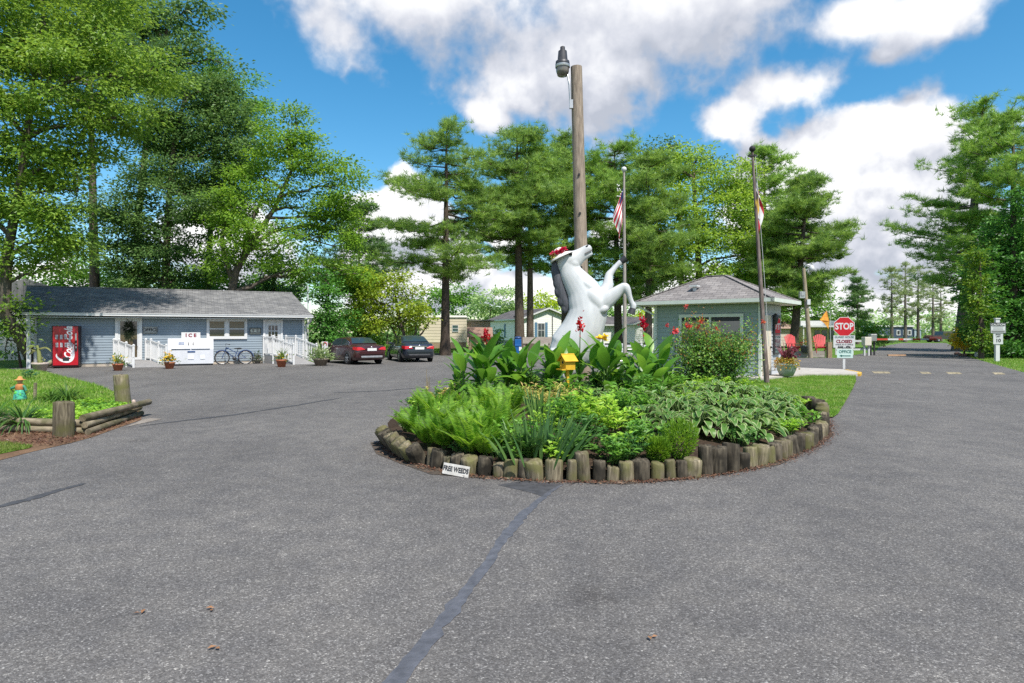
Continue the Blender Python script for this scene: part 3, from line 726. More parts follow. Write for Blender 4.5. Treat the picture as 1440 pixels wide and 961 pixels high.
# signs on the wall
def wallsign(label, px0, px1, py0, py1, word, wm, bm_, tsize, rim=None):
    x0, z1 = ol(px0, py0, -.05); x1, z0 = ol(px1, py1, -.05); c = A0 + dx_*((x0+x1)/2) - dy_*.045
    t = thing('wall_sign', label, 'sign', (c.x, c.y, (z0+z1)/2), TH)
    mb = MB(); mb.box((0,0,0), (x1-x0, .04, z1-z0)); obj('board', mb, bm_, t)
    if rim: 
        mb = MB(); frame_rect(mb, -(x1-x0)/2, (x1-x0)/2, -(z1-z0)/2, (z1-z0)/2, -.021, .03, .012); obj('sign_frame', mb, rim, t)
    text('lettering', word, tsize, wm, t, (0, -.024, -.0), bold=.006)
    return t
WOODS = mat('weathered_sign_wood', (.25,.24,.21), .8, .2, 12)
wallsign('small grey wooden OFFICE sign beside the glazed door', 201.5, 221, 459.5, 469, 'OFFICE', INK, mat('pale_sign_wood', (.38,.38,.36), .8, .15, 10), .2, WOODS)
sg = wallsign('dark wooden wall sign with pale letters between window and door', 351, 367, 461, 470, '6 & 1', mat('cream_letters', (.62,.62,.52), .6, .08, 4), WOODS, .22, mat('dark_sign_wood', (.09,.1,.09), .8, .2, 10))
# red drinks machine
p = A0 + dx_*(ol(94, y=-.5)) - dy_*.46
VM = thing('vending_machine', 'tall red drinks vending machine lettered in white script', 'vending machine', p, TH+.02)
VW, VH, VD = 1.02, 1.93, .82
REDV = mat('vending_red', (.42,.008,.02), .3, .1, 2, coat=.5); DKR = mat('vending_side', (.03,.008,.01), .5, .1, 4)
mb = MB(); mb.box((0,0,VH/2+.03), (VW, VD, VH-.06)); mb.box((0, .05, .03), (VW-.06, VD-.2, .06)); obj('cabinet', mb, DKR, VM, bevel=.015)
mb = MB(); mb.box((0,-VD/2-.012, VH/2+.05), (VW-.07, .03, VH-.16)); obj('front_panel', mb, REDV, VM, bevel=.01)
WL = mat('vending_white', (.8,.78,.78), .4, .05, 3)
text('lettering', 'Coca‑Cola'.replace('‑','-'), .42, WL, VM, (.12, -VD/2-.031, VH*.60), rot=(PI/2, -PI/2, 0), bold=.012, sx=.80, shear=.35)
fy = -VD/2-.034
def swash(pts, rad, nm='script_swash'):
    # ribbon of lettering on the panel
    mb = MB(); mb.tube([(x, fy, z) for x, z in pts], rad, 8, flat=1.0); o = obj(nm, mb, WL, VM); return o
def bez(P, n=18):
    P = [np.array(p, float) for p in P]; out = []
    for i in range(n+1):
        t = i/n; Q = P[:]
        while len(Q) > 1: Q = [a*(1-t) + b*t for a, b in zip(Q, Q[1:])]
        out.append(tuple(Q[0]))
    return out
wv = bez([(-.32,.66),(-.42,.55),(-.25,.28),(.15,.13),(.42,.22),(.30,.60),(.26,.85),(.32,1.08)], 30)
mb = MB(); V = []
for i, (x, z) in enumerate(wv):
    a = wv[max(i-1,0)]; b = wv[min(i+1,len(wv)-1)]; t = np.array((b[0]-a[0], b[1]-a[1])); t /= np.linalg.norm(t); no = (-t[1], t[0]); ww = .012 + .05*math.sin(PI*i/(len(wv)-1))
    V += [(x-no[0]*ww, fy, z-no[1]*ww), (x+no[0]*ww, fy, z+no[1]*ww)]
mb.raw(V, [(2*i, 2*i+1, 2*i+3, 2*i+2) for i in range(len(wv)-1)]); obj('script_swash', mb, WL, VM)
mb = MB(); rr = np.random.default_rng(2)
for j in range(2):
    for i in range(4): obj('selection_button', MB().box((-.33+.17*i+.01*j, fy-.004, 1.42-.36*j), (.1, .012, .2)), mat('button_label', (.45,.40,.42), .4, .5, 9), VM)
obj('delivery_slot', MB().box((.02, fy-.0, .42), (.24, .03, .16)), BLACK, VM); obj('price_strip', MB().box((.40, fy, 1.02), (.07,.02,.5)), BLACK, VM)
obj('coin_panel', MB().box((.395, fy-.013, 1.42), (.06,.012,.32)), STEEL, VM); obj('coin_return', MB().box((.4, fy-.014, .95), (.05,.012,.10)), STEEL, VM); obj('note_slot', MB().box((.4,fy-.014,1.1),(.04,.012,.06)), STEEL, VM)
# ice chest with slanted front
x0, x1 = ol(236, y=-.6), ol(300, y=-.6); xc = (x0+x1)/2; p = A0 + dx_*xc - dy_*.05
IC = thing('ice_chest', 'white slant-front ice merchandiser with two doors and an ICE sign', 'ice chest', p, TH)
iw, ih = x1-x0, 1.33; WI = mat('white_enamel', (.46,.47,.50), .4, .07, 2.5)
mb = MB(); M = Matrix(((0,0,1),(1,0,0),(0,1,0)))      # profile (y,z) extruded along x
mb.prism([(-.95,.08),(-.02,.08),(-.02,ih),(-.55,ih),(-.78,.80)], -iw/2, iw/2, M); obj('cabinet', mb, WI, IC, bevel=.02)
mb = MB(); mb.box((0,-.5,.04), (iw-.16,.8,.07)); obj('base', mb, DARK, IC)
nrm = Vector((0,-(ih-.80),-.23)).normalized()
for sgn in (-1, 1):
    cx_ = sgn*iw*.215; a = Vector((cx_, -.79, .80)); b = Vector((cx_, -.575, ih-.04)); mid = (a+b)/2; t = (b-a).normalized(); n = Vector((0,-t.z,t.y))
    Mx = Matrix((Vector((1,0,0)), -n, t)).transposed()
    mb = MB(); mb.box(mid + n*.03, (iw*.41, .05, (b-a).length), Mx); d = obj('door', mb, WI, IC, bevel=.012)
    mb = MB(); mb.box(mid + n*.07 - Vector((sgn*iw*.165,0,0)), (.05,.05,.13), Mx); obj('door_handle', mb, DARK, d)
    mb = MB(); mb.box(mid + n*.058 + Vector((-sgn*.02 if sgn<0 else .05,0,.02)), (.26,.006,.16), Mx); obj('label', mb, mat('blue_grey_label' if sgn<0 else 'pale_label', (.22,.25,.33) if sgn<0 else (.62,.64,.70), .6, .3, 20), d)
mb = MB(); mb.box((.02,-.845,.68),(.34,.012,.07), Matrix.Rotation(.37,3,'X')); obj('latch', mb, mat('latch_blue', (.08,.16,.36), .5, .3, 20), IC)
for xx, ww, hh in ((.0,.26,.22),(.52,.2,.2)):
    mb = MB(); mb.box((xx,-.895,.42),(ww,.008,hh), Matrix.Rotation(-.235,3,'X')); obj('label', mb, mat('faint_label', (.60,.63,.74), .6, .16, 24), IC)
c = MB(); c.box((.0,-.28,ih+.15),(iw*.42,.1,.3)); s_ = obj('sign_board', c, WHITE, IC); text('lettering','I C E',.24,INKR,s_,(.0,-.334,ih+.14),bold=.012)
# bicycle leaning on the wall
def bicycle(loc, rz):
    t = thing('bicycle', 'blue and black cruiser bicycle parked against the blue wall', 'bicycle', loc, rz)
    BLU = mat('bicycle_blue', (.02,.05,.16), .3, .1, 5, coat=.5)
    r = .335; xa, xb = -.55, .55
    for x in (xa, xb):
        mb = MB(); ring = [(x + r*math.cos(a), 0, r+.0 + r*math.sin(a)) for a in np.linspace(0, 2*PI, 37)]
        mb.tube(ring, .026, 8, caps=False); w_ = obj('wheel', mb, BLACK, t)
        mb = MB(); mb.tube([(x + (r-.035)*math.cos(a), 0, r + (r-.035)*math.sin(a)) for a in np.linspace(0,2*PI,37)], .014, 6, caps=False)
        for k in range(16):
            a = 2*PI*k/16; mb.cyl((x,0,r), (x+(r-.04)*math.cos(a),0,r+(r-.04)*math.sin(a)), .003, n=4)
        mb.cyl((x,-.05,r),(x,.05,r),.025); obj('rim', mb, STEEL, w_)
        mb = MB(); mb.tube([(x + (r+.05)*math.cos(a), 0, r + (r+.05)*math.sin(a)) for a in np.linspace(.1 if x>0 else .5, PI*.95 if x > 0 else 2.4, 16)], .022, 6, flat=.5); obj('mudguard', mb, BLU, t)
    mb = MB(); hd = (-.36,0,.86); ht = (-.40,0,.72); bb = (.02,0,.30); st = (.16,0,.66)
    for a, b, q in ((hd,ht,.022),(ht,bb,.02),(hd,(.12,0,.58),.018),(bb,st,.019),(bb,(xb,.05,r),.012),(bb,(xb,-.05,r),.012),(st,(xb,.05,r),.01),(st,(xb,-.05,r),.01),(ht,(xa,.05,r),.014),(ht,(xa,-.05,r),.014)): mb.cyl(a,b,q,n=8)
    obj('frame', mb, BLU, t)
    mb = MB(); mb.tube([(-.3,.30,1.03),(-.36,.22,1.06),(-.38,.06,.98),(-.38,-.06,.98),(-.36,-.22,1.06),(-.28,-.30,1.03)], .014, 6); mb.cyl(hd,(-.38,0,.98),.014); obj('handlebar', mb, CHROME, t)
    for y in (.3,-.3):
        mb = MB(); mb.cyl((-.31,y,1.035),(-.2,y*1.05,1.01),.02); obj('grip', mb, BLACK, t)
    mb = MB(); mb.cyl(st,(.19,0,.77),.013,n=6); mb.ell((.24,0,.80),(.14,.09,.045)); mb.ell((.11,0,.80),(.1,.04,.03)); obj('saddle', mb, BLACK, t)
    mb = MB(); mb.lathe([(.0,-.01),(.1,-.01),(.1,.01),(.0,.01)], (.02,-.06,.3), 16, M=Matrix.Rotation(PI/2,3,'X')); mb.bar((.02,-.09,.3),(.11,-.09,.16),.02,.02); mb.bar((.02,.09,.3),(-.07,.09,.44),.02,.02); mb.box((.11,-.14,.16),(.1,.08,.03)); mb.box((-.07,.14,.44),(.1,.08,.03)); obj('crank', mb, DARK, t)
    return t
pb = A0 + dx_*ol(329, y=-.5) - dy_*.45
bicycle(pb, TH + .02)

# potted plants round the office
def pot(mb, r0, r1, h, m=0):
    mb.lathe([(.001,0),(r0,0),(r1*.97,h*.78),(r1*1.06,h*.8),(r1*1.08,h),(r1*.93,h),(r1*.9,h*.86),(.001,h*.84)], n=20, m=m)
def flowers(mb, P, r, n, m, rg):
    k = len(P)
    for q in P:
        D = rg.normal(size=(n,3)); D[:,2] = np.abs(D[:,2])*.4
        mb.leaves(np.tile(q,(n,1)), D, np.tile((0,-.3,1),(n,1)) + rg.normal(0,.2,(n,3)), r, r*.7, m, .05)
LEAF_Y = leafmat('pot_foliage', [(.10,.19,.03),(.2,.3,.05),(.28,.34,.07),(.07,.13,.03)], .35)
PET_Y = leafmat('yellow_petals', [(.75,.50,.02),(.85,.65,.05),(.6,.34,.02)], .3)
PET_R = leafmat('red_petals', [(.55,.03,.02),(.42,.01,.03),(.65,.09,.04)], .3)
def potplant(label, loc, r, h, pm, spread, seed, leafm=None, flow=None, nl=170, lf=.11, tall=0, upright=0):
    rg = np.random.default_rng(seed)
    t = thing('potted_plant', label, 'potted plant', loc, 0, 'potted plants along the office front')
    mb = MB(); pot(mb, r*.68, r, h); obj('pot', mb, pm, t)
    mb = MB(); P = rg.normal(0, spread*.42, (nl,3)); P[:,2] = h + np.abs(rg.normal(0, spread*.40, nl)) - .05*(np.hypot(P[:,0],P[:,1]) > r)*2
    D = P - np.array((0,0,h-.1)) + rg.normal(0,.12,(nl,3)); mb.leaves(P, D, np.tile((0,0,1),(nl,1)) + rg.normal(0,.4,(nl,3)), lf*rg.uniform(.6,1.3,nl), lf*.4)
    for k in range(upright): 
        a = rg.uniform(0, 2*PI); mb.blade((0,0,h), (math.cos(a)*.45, math.sin(a)*.45, 1), (math.cos(a+PI), math.sin(a+PI), .4), rg.uniform(.7,1.1)*tall, .035, .6, 5, taper=2.0)
    obj('foliage', mb, leafm or LEAF_Y, t)
    if flow:
        mb = MB(); P = rg.normal(0, spread*.36, (flow[1],3)); P[:,2] = h + .05 + np.abs(rg.normal(.1, spread*.3, flow[1])); flowers(mb, P, flow[2], 9, 0, rg); obj('blossoms', mb, flow[0], t)
    return t
potplant('terracotta pot of yellow-green trailing plant left of the glazed door ramp', G(166,521.6), .21, .30, TERRA, .42, 1, flow=(PET_Y, 14, .07), upright=9, tall=.5)
potplant('terracotta pot of bright yellow flowers beside the ice chest', G(238.5,519), .22, .30, TERRA, .40, 2, flow=(PET_Y, 46, .08))
potplant('terracotta pot with spiky grass and yellow leaves before the second ramp', G(396,516.5), .24, .36, TERRA, .36, 3, flow=(PET_Y, 8, .06), upright=16, tall=.8)
potplant('low dark-leaved plant in a small pot between bicycle and ramp', G(362,511.6), .17, .22, mat('grey_pot',(.2,.19,.17),.8), .36, 4, leafmat('dark_pot_foliage',[(.03,.07,.025),(.06,.12,.035),(.16,.08,.06)],.3), upright=8, tall=.5)
potplant('grey pot heaped with pale variegated hosta near the red car', G(451,514.6), .36, .36, mat('stone_pot',(.19,.155,.12),.85,.2,8), .62, 5, leafmat('pale_hosta',[(.2,.3,.1),(.35,.42,.2),(.5,.52,.33),(.13,.22,.06)],.3), nl=260, lf=.2)
t = potplant('pale stone pot with a broad-leaved yellowing plant at the porch post', G(56.5,524), .28, .40, mat('pale_pot',(.42,.35,.30),.8,.15,8), .2, 6, leafmat('yellowing_leaf',[(.3,.32,.12),(.45,.42,.2),(.2,.27,.07)],.35), nl=20)
mb = MB()
for k, (a, l) in enumerate(((2.9,.6),(2.4,.7),(3.4,.65),(1.2,.5),(.2,.55),(4.5,.5),(3.0,.4))): mb.blade((-.02*k,0,.75+.04*k), (math.cos(a),math.sin(a)*.6,.9), (-math.cos(a),0,.5), l, .2, 1.3, 6)
mb.tube([(0,0,.35),(-.05,0,.8),(-.12,0,1.1)],[.09,.07,.04],8); obj('stem', mb, leafmat('yellowing_leaf',[(.3,.32,.12)],.35), t)
# bags and oddments beside the machine
p = A0 + dx_*(ol(68, y=-.4)) - dy_*.45
t = thing('garden_sacks', 'small heap of slumped pale sacks on the step beside the red machine', 'sacks', p, TH)
for k, (x, a, z, mm) in enumerate(((-.22,.7,.16,(.4,.38,.33)),(.02,-.8,.2,(.22,.27,.17)),(.16,-.7,.26,(.3,.22,.14)))):
    mb = MB(); mb.ell((x,0,z),(.27,.16,.10),M=Matrix.Rotation(a,3,'Y')); obj('sack', mb, mat('sack_%s' % ('pale','green','tan')[k], mm, .85, .25, 14), t)
# vent pipe beside the roof end
tag(obj('vent_pipe', MB().cyl((0,0,0),(0,0,4.35),.035,n=8), WHITE2, None, AT(433,403,37.2)*1 - Vector((0,0,AT(433,403,37.2).z))), 'thin white standpipe rising past the right end of the office roof', 'pipe')
# no-parking post
t = thing('no_parking_post', 'short white post with a pink-rimmed no parking disc near the red car', 'sign', G(457,511))
mb = MB(); mb.box((0,0,.5),(.13,.1,1.0)); mb.box((0,0,.97),(.3,.05,.34)); obj('post', mb, WHITE, t)
mb = MB(); mb.tube([(.1*math.cos(a),-.035,1.0+.1*math.sin(a)) for a in np.linspace(0,2*PI,25)],.017,6,caps=False); mb.bar((-.07,-.035,1.07),(.07,-.035,.93),.03,.01,up=(0,1,0)); obj('prohibition_ring', mb, RED, t)
text('lettering','P',.15,INK,t,(0,-.03,1.0),bold=.004)
# white sided shed at the far left
t = thing('side_building', 'white-sided building mostly hidden behind the left tree trunk', 'building', (-31.5,36.5,0), TH)
mb = MB(); siding(mb,(0,0,0),(6.2,0,0),0,3.4,.2); siding(mb,(6.2,0,0),(6.2,6,0),0,3.4,.2); siding(mb,(0,6,0),(0,0,0),0,3.4,.2); obj('wall', mb, mat('cream_siding',(.55,.53,.47),.6,.05,2), t)
mb = MB(); mb.box((3.1,3,3.5),(6.8,6.6,.16)); mb.prism([(-.3,3.58),(6.5,3.58),(3.1,4.8)],-.3,6.3,Matrix(((1,0,0),(0,0,1),(0,1,0)))); obj('roof', mb, SHING, t)
mb = MB(); mb.box((5.9,-.06,1.3),(.3,.08,2.6)); obj('corner_trim', mb, WHITE, t)
# ---------------------------------------------------------------- guard house with hipped roof
GTH = -R(38)
GC = Vector((8.65, 22.34, .10))               # its near corner; local x runs to the left along the front, y to the back
gx = Vector((-math.cos(R(38)), math.sin(R(38)), 0)); gy = Vector((math.sin(R(38)), math.cos(R(38)), 0))
GH = thing('guard_house', 'small grey-green guard house with hipped shingle roof', 'building', GC + gx*3.9, -R(38))
# local frame of the Empty: +x from the left end to the near corner, +y to the back
GL_ = 3.9; GD = 2.55; GE = 2.55
SAGE = mat('sage_siding', (.27,.335,.325), .6, .06, 1.5); PALE = mat('pale_siding', (.42,.44,.47), .6, .06, 1.5)  # end-wall siding tone lightened to carry the sun on that face
GSH = m_shingle('brown_shingles', (.20,.185,.18), (.29,.27,.26))
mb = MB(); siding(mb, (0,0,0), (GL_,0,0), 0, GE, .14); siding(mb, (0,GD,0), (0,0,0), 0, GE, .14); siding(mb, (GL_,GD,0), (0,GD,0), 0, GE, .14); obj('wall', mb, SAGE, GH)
mb = MB(); siding(mb, (GL_,0,0), (GL_,GD,0), 0, GE, .14); w2 = obj('wall', mb, PALE, GH); w2['label'] = 'end wall with the door, colour lightened as sunlit'
o1, o2, oy0, oy1 = .62, .60, .6, .35; X0, X1, Y0, Y1 = -o1, GL_+o2, -oy0, GD+oy1
rz0 = GE+.16; hx = (Y1-Y0)/2; rzt = rz0 + .98
mb = MB(); Pm = [(X0,Y0,rz0),(X1,Y0,rz0),(X1,Y1,rz0),(X0,Y1,rz0),(X0+hx+.45,(Y0+Y1)/2,rzt),(X1-hx-.45,(Y0+Y1)/2,rzt)]
mb.raw(Pm, [(0,1,5,4),(1,2,5),(2,3,4,5),(3,0,4)]); gro = obj('roof', mb, GSH, GH)
mb = MB()
for a, b in ((0,4),(1,5),(2,5),(3,4),(4,5)): mb.bar(Vector(Pm[a])+Vector((0,0,.008)), Vector(Pm[b])+Vector((0,0,.008)), .16, .03)
obj('ridge_cap', mb, GSH, gro)
mb = MB(); mb.cyl((1.5,.1,rz0+.25),(1.5,.1,rz0+.52),.07); mb.box((1.5,.1,rz0+.55),(.3,.3,.06)); obj('vent', mb, WHITE2, gro)
mb = MB(); PALEG = mat('pale_green_trim', (.60,.64,.58), .5, .06, 3)
for a, b in (((X0,Y0),(X1,Y0)),((X1,Y0),(X1,Y1)),((X1,Y1),(X0,Y1)),((X0,Y1),(X0,Y0))): 
    d = (Vector((*b,0))-Vector((*a,0))).normalized(); mb.bar(Vector((*a,rz0-.07))-d*.05, Vector((*b,rz0-.07))+d*.05, .1, .13)
obj('gutter', mb, PALEG, GH)
mb = MB(); mb.box(((X0+X1)/2,(Y0+Y1)/2,GE+.03),(X1-X0-.12,Y1-Y0-.12,.05)); obj('soffit', mb, mat('cream_soffit',(.6,.55,.46),.6,.05,2), GH)
mb = MB(); mb.tube([(X0+.1,Y0+.02,GE),( -.02,-.10,GE-.35),(-.02,-.10,.1)],.05,8); obj('downspout', mb, PALEG, GH)
for x_ in (GL_+.02, 0): obj('corner_trim', MB().box((x_,-.02,GE/2),(.1,.1,GE)), PALEG, GH)
mb = MB(); frame_rect(mb, .95, 3.35, .95, 2.2, -.02, .11, .06); mb.box((2.15,-.05,1.58),(.07,.05,1.05)); gw = obj('window', mb, PALEG, GH)
mb = MB(); mb.box((2.15,-.028,1.575),(2.2,.01,1.05)); obj('pane', mb, glassmat('guard_glass',(.10,.11,.10),.04), gw)
mb = MB(); mb.box((2.15,-.036,2.02),(2.18,.006,.16)); obj('blind', mb, INK, gw)
Mr = Matrix(((0,0,1),(1,0,0),(0,1,0)))
mb = MB(); mb.box((GL_+.045,.62,1.08),(.06,.95,2.12)); dd = obj('door', mb, mat('cream_door',(.66,.58,.47),.55,.08,2), GH)
mb = MB(); mb.ell((GL_+.1,.98,1.0),.04); obj('door_handle', mb, DARK, dd)
mb = MB(); mb.box((GL_+.05,1.85,1.45),(.07,.75,1.45)); gw2 = obj('window', mb, DARK, GH)
mb = MB(); mb.box((GL_+.088,1.85,1.12),(.01,.62,.66)); mb.box((GL_+.088,1.85,1.80),(.01,.62,.6)); obj('pane', mb, glassmat('dark_glass2',(.02,.02,.025),.06), gw2)
mb = MB(); mb.lathe([(.02,.16),(.09,.1),(.1,.0),(.06,-.2),(.01,-.24)], (GL_+.2,1.2,2.05), 10); mb.bar((GL_+.04,1.2,2.1),(GL_+.2,1.2,2.22),.03,.03); obj('wall_lantern', mb, DARK, GH)

# ---------------------------------------------------------------- timber lamp pole leaning slightly in the bed
pb = Vector((1.70, 15.0, .2)); pt = Vector((1.508, 15.0, 7.86))
LP = thing('lamp_pole', 'tall weathered timber pole with a dusk-to-dawn lamp above the planted island', 'lamp pole', pb)
mb = MB(); v = pt - pb; mb.tube([v*(i/8) for i in range(9)], [.165-.004*i for i in range(9)], 16)
obj('pole', mb, POLEW, LP)
mb = MB()
for z in (2.95, 4.2, 5.1): mb.cyl(v*(z/7.66)+Vector((-.02,-.17,0)), v*(z/7.66)+Vector((-.02,-.13,0)), .03, n=8)
obj('bolt_hole', mb, BLACK, LP)
la = Vector((791-CX, 0, 0)); lx = (791-CX)/F*15 - pb.x
mb = MB(); mb.tube([(v.x-.14,-.08,6.7),(v.x-.17,-.09,7.2),(lx+.12,-.05,7.45),(lx+.02,-.03,7.52)], .025, 8); mb.box((v.x-.13,-.1,6.75),(.08,.08,.2)); obj('bracket', mb, STEEL, LP)
mb = MB(); z0 = H - (108-HY)/60 - pb.z
mb.lathe([(.02,.70),(.055,.68),(.06,.60),(.10,.58),(.12,.36),(.16,.34),(.17,.26),(.165,.25)], (lx,-.03,z0), 18); lh = obj('lamp_head', mb, DARK, LP)
mb = MB(); mb.lathe([(.168,.27),(.172,.2),(.165,.19)], (lx,-.03,z0), 18); obj('collar', mb, STEEL, lh)
mb = MB(); mb.lathe([(.155,.2),(.15,.1),(.12,.01),(.001,.0)], (lx,-.03,z0), 18); obj('lamp_shade', mb, glassmat('refractor',(.16,.14,.12),.25), lh)

# ---------------------------------------------------------------- flags
def flagcloth(name, parent, x0, z0, hgt, wid, mats, pick, ph=0.0):
    """limp flag: hangs in folds from its hoist"""
    nu, nv = 18, 30; V = []; 
    for j in range(nv+1):
        t = j/nv
        for i in range(nu+1):
            s = i/nu; fold = .055*math.sin(s*9 + ph + t*2.2)*(.4+t*.8)
            x = x0 + s*wid*(.38 + .5*math.sin(PI*min(1,t*1.2))*(1-t*.35)) ; y = fold; z = z0 - hgt*(t*(.62+.38*s) + .52*s*(1-.25*t))
            V.append((x, y, z))
    mb = MB(); 
    for j in range(nv):
        for i in range(nu):
            k = pick(i/nu, j/nv)
            mb.F.append((np.array([[j*(nu+1)+i, j*(nu+1)+i+1, (j+1)*(nu+1)+i+1, (j+1)*(nu+1)+i]]), k, True))
    mb.V.append(np.array(V)); mb.n = len(V)
    return obj(name, mb, mats, parent)
FR, FW, FB = mat('flag_red',(.50,.03,.05),.8,.1,4), mat('flag_white',(.75,.73,.72),.8,.06,4), mat('flag_blue',(.03,.05,.16),.8,.1,4)
FY, FK = mat('flag_gold',(.65,.42,.05),.8,.1,4), mat('flag_black',(.03,.03,.03),.8,.1,4)
b = Vector(((879-CX)/F*24, 24, .03))
t = thing('flagpole', 'grey timber flagpole with white ball behind the horse statue', 'flagpole', b)
top = AT(877.5,241,24) - b
mb = MB(); mb.tube([top*(i/6) for i in range(7)], [.082-.007*i for i in range(7)], 12); obj('pole', mb, m_wood('grey_pole',(.22,.19,.17),(.42,.38,.34),1.6,2,.85), t)
mb = MB(); mb.ell(top + Vector((0,0,.07)), .10); obj('finial', mb, WHITE2, t)
us = thing('flag', 'limp red and white striped flag with starred blue corner', 'flag', b + top*.97)
def pick_us(s, t_): return 2 if (s < .42 and t_ < .5) else (0 if int(t_*13) % 2 == 0 else 1)
f = flagcloth('cloth', us, -.02, -.12, 1.6, .52, [FR,FW,FB], pick_us, .5); f.rotation_euler = (0,0,PI)
mb = MB(); rr = np.random.default_rng(4)
for k in range(14): mb.box((-.02-.03-.22*rr.random(), -.075-.01*k%.02, -.25-.5*rr.random()), (.035,.012,.035))
obj('star', mb, FW, us)
b = Vector((8.12, 20.4, .03)); top = AT(1058,214,20.4) - b
t = thing('flagpole', 'tall dark-stained flagpole with black ball before the guard house', 'flagpole', b)
mb = MB(); mb.tube([top*(i/8) for i in range(9)], [.085-.006*i for i in range(9)], 12); obj('pole', mb, m_wood('stained_pole',(.10,.07,.06),(.32,.26,.24),1.3,2,.85), t)
mb = MB(); mb.ell(top + Vector((0,0,.1)), .10); mb.box(top + Vector((0,0,-.12)), (.24,.1,.05)); obj('finial', mb, BLACK, t)
mb = MB(); mb.tube([top*.98+Vector((.07,-.05,0)), top*.5+Vector((.11,-.05,0)), top*.16+Vector((.12,-.05,0))], .008, 4); obj('halyard', mb, WHITE2, t)
mf = thing('flag', 'limp red white gold and black flag hanging against the dark pole', 'flag', b + top*.9)
def pick_md(s, t_):
    q = (int(s*3) + int(t_*4)); return [0,1,2,3][(q*7+int(t_*2)) % 4] if t_ > .45 else (1 if s < .3 or t_ < .18 else 0)
flagcloth('cloth', mf, .03, .1, 1.5, .34, [FR,FW,FY,FK], pick_md, 1.2)

# ---------------------------------------------------------------- rearing horse statue
HS = 66.667; HYd = 13.5
def hp(px, py): return ((px-812)/HS, H - (py-HY)/HS)
hb = Vector(((812-CX)/F*HYd, HYd, bedz((812-CX)/F*HYd, HYd)))
HO = thing('horse_statue', 'white rearing horse statue rising out of the canna lilies', 'statue', hb)
def loft(mb, rings, n=20):
    """rings: (px, py, half depth px, half width px, y offset m)"""
    if len(rings) > 5:          # smooth the run of rings
        A = np.array([tuple(a) + ((0,) if len(a) == 4 else ()) for a in rings], float); k_ = len(A); out = []
        for i in range(k_-1):
            p0, p1, p2, p3 = A[max(i-1,0)], A[i], A[i+1], A[min(i+2,k_-1)]
            for u in (0,.25,.5,.75): out.append(.5*((2*p1) + (p2-p0)*u + (2*p0-5*p1+4*p2-p3)*u*u + (3*p1-p0-3*p2+p3)*u**3))
        out.append(A[-1]); rings = [tuple(np.maximum(a, (-9e9,-9e9,.3,.3,-9e9))) for a in out]
    C = [Vector((hp(a[0],a[1])[0], a[4] if len(a) > 4 else 0, hp(a[0],a[1])[1]-hb.z)) for a in rings]
    V = []; k = len(rings)
    for i, a in enumerate(rings):
        t = (C[min(i+1,k-1)] - C[max(i-1,0)]).normalized(); no = Vector((0,1,0)).cross(t).normalized()
        for j in range(n):
            an = 2*PI*j/n; V.append(tuple(C[i] + no*math.cos(an)*a[2]/HS + Vector((0,1,0))*math.sin(an)*a[3]/HS))
    Fs = [(i*n+j, i*n+(j+1)%n, (i+1)*n+(j+1)%n, (i+1)*n+j) for i in range(k-1) for j in range(n)]
    Fs += [tuple(range(n))[::-1], tuple((k-1)*n+j for j in range(n))]
    mb.raw(V, Fs)
def blob(mb, px, py, rx, rz, ry, y=0, rot=0):
    x, z = hp(px, py); mb.ell((x, y, z-hb.z), (rx/HS, ry/HS, rz/HS), 18, 12, Matrix.Rotation(rot,3,'Y'))
mb = MB()
loft(mb, [(784,519,6,6),(785,514,17,14),(793,504,26,20),(802,494,32.5,23),(810,481,32,24),(818,466,29.5,24),(824,451,28,23),(827,437,27.5,21.5),(825,424,27,18.5),(820,410,24,15),(812,398,20,12),(804.5,387,16.8,10.5),(800,377,14.6,9),(795,368,13,8),(793,361,9,6)])
loft(mb, [(788,366,7,6),(794,366.5,12,8),(801,367,14.5,9),(808,364.5,13,8),(814,360.5,10.6,6.6),(820,355.5,8.2,5.6),(825.5,351,6.6,5.4),(829.5,348.8,5.0,4.6),(831.5,347.8,2.6,2.6)])       # head to the upper lip
loft(mb, [(806,371,8,5),(814,366.5,6,4.4),(822,361.5,4.4,4),(829,357.8,3.6,3.6),(833,356,2.2,2.4)])                     # lower jaw, parted
blob(mb, 806,371,10,9.5,9,0,.5)                                    # cheek
blob(mb, 836,424,12,20,9,-.17,-.6); blob(mb, 828,405,7,15,7,-.12,-.75); blob(mb, 846,436,9,6,7,-.2,-.5); blob(mb, 796,489,14,20,7,-.22,.5); blob(mb, 836,425,13,15,9,-.16,-.5); blob(mb, 838,418,13,15,9,.16,-.5); blob(mb, 842,414,9,11,15)      # shoulders, breast
for pts, y, k in (([(838,431,15,9),(850,424,12.5,8),(862,415,9.5,6.5),(871,407.5,7.2,5.5),(876.5,405,6,5.2),(879.5,410,5,4.6),(882,418,3.9,3.7),(885,426,3.7,3.5),(887.5,431,4.5,4.2),(886.5,436,3.8,3.8)], -.25, 0),
                ([(842,420,13,9),(851,412,11,8),(856,402,8.6,6.5),(857.5,392,6.6,5.5),(859,385.5,5.8,5.2),(863.5,379.5,4.4,4.4),(869,373,3.8,3.7),(874,368.5,4.2,4),(877,365.5,3.8,3.8)], .22, 1)):
    loft(mb, [(a,b_,c,d,y*(min(1,.55+.1*i))) for i,(a,b_,c,d) in enumerate(pts)], 14)
for y in (-.26,.26):
    loft(mb, [(793,490,22,12,y*.7),(794,504,19,11,y),(800,517,12,9,y),(793,528,8,6.5,y),(785,537,6.5,5.5,y),(786,545,4.6,4.5,y),(789,553,4.2,4.2,y),(792,559,5,5,y),(794,563,6,6,y)], 14)
for y in (-.045,.05):
    loft(mb, [(790,361,4,2.5,y),(787,354,3,1.8,y*1.3),(784,348,.8,.8,y*1.4)], 8)
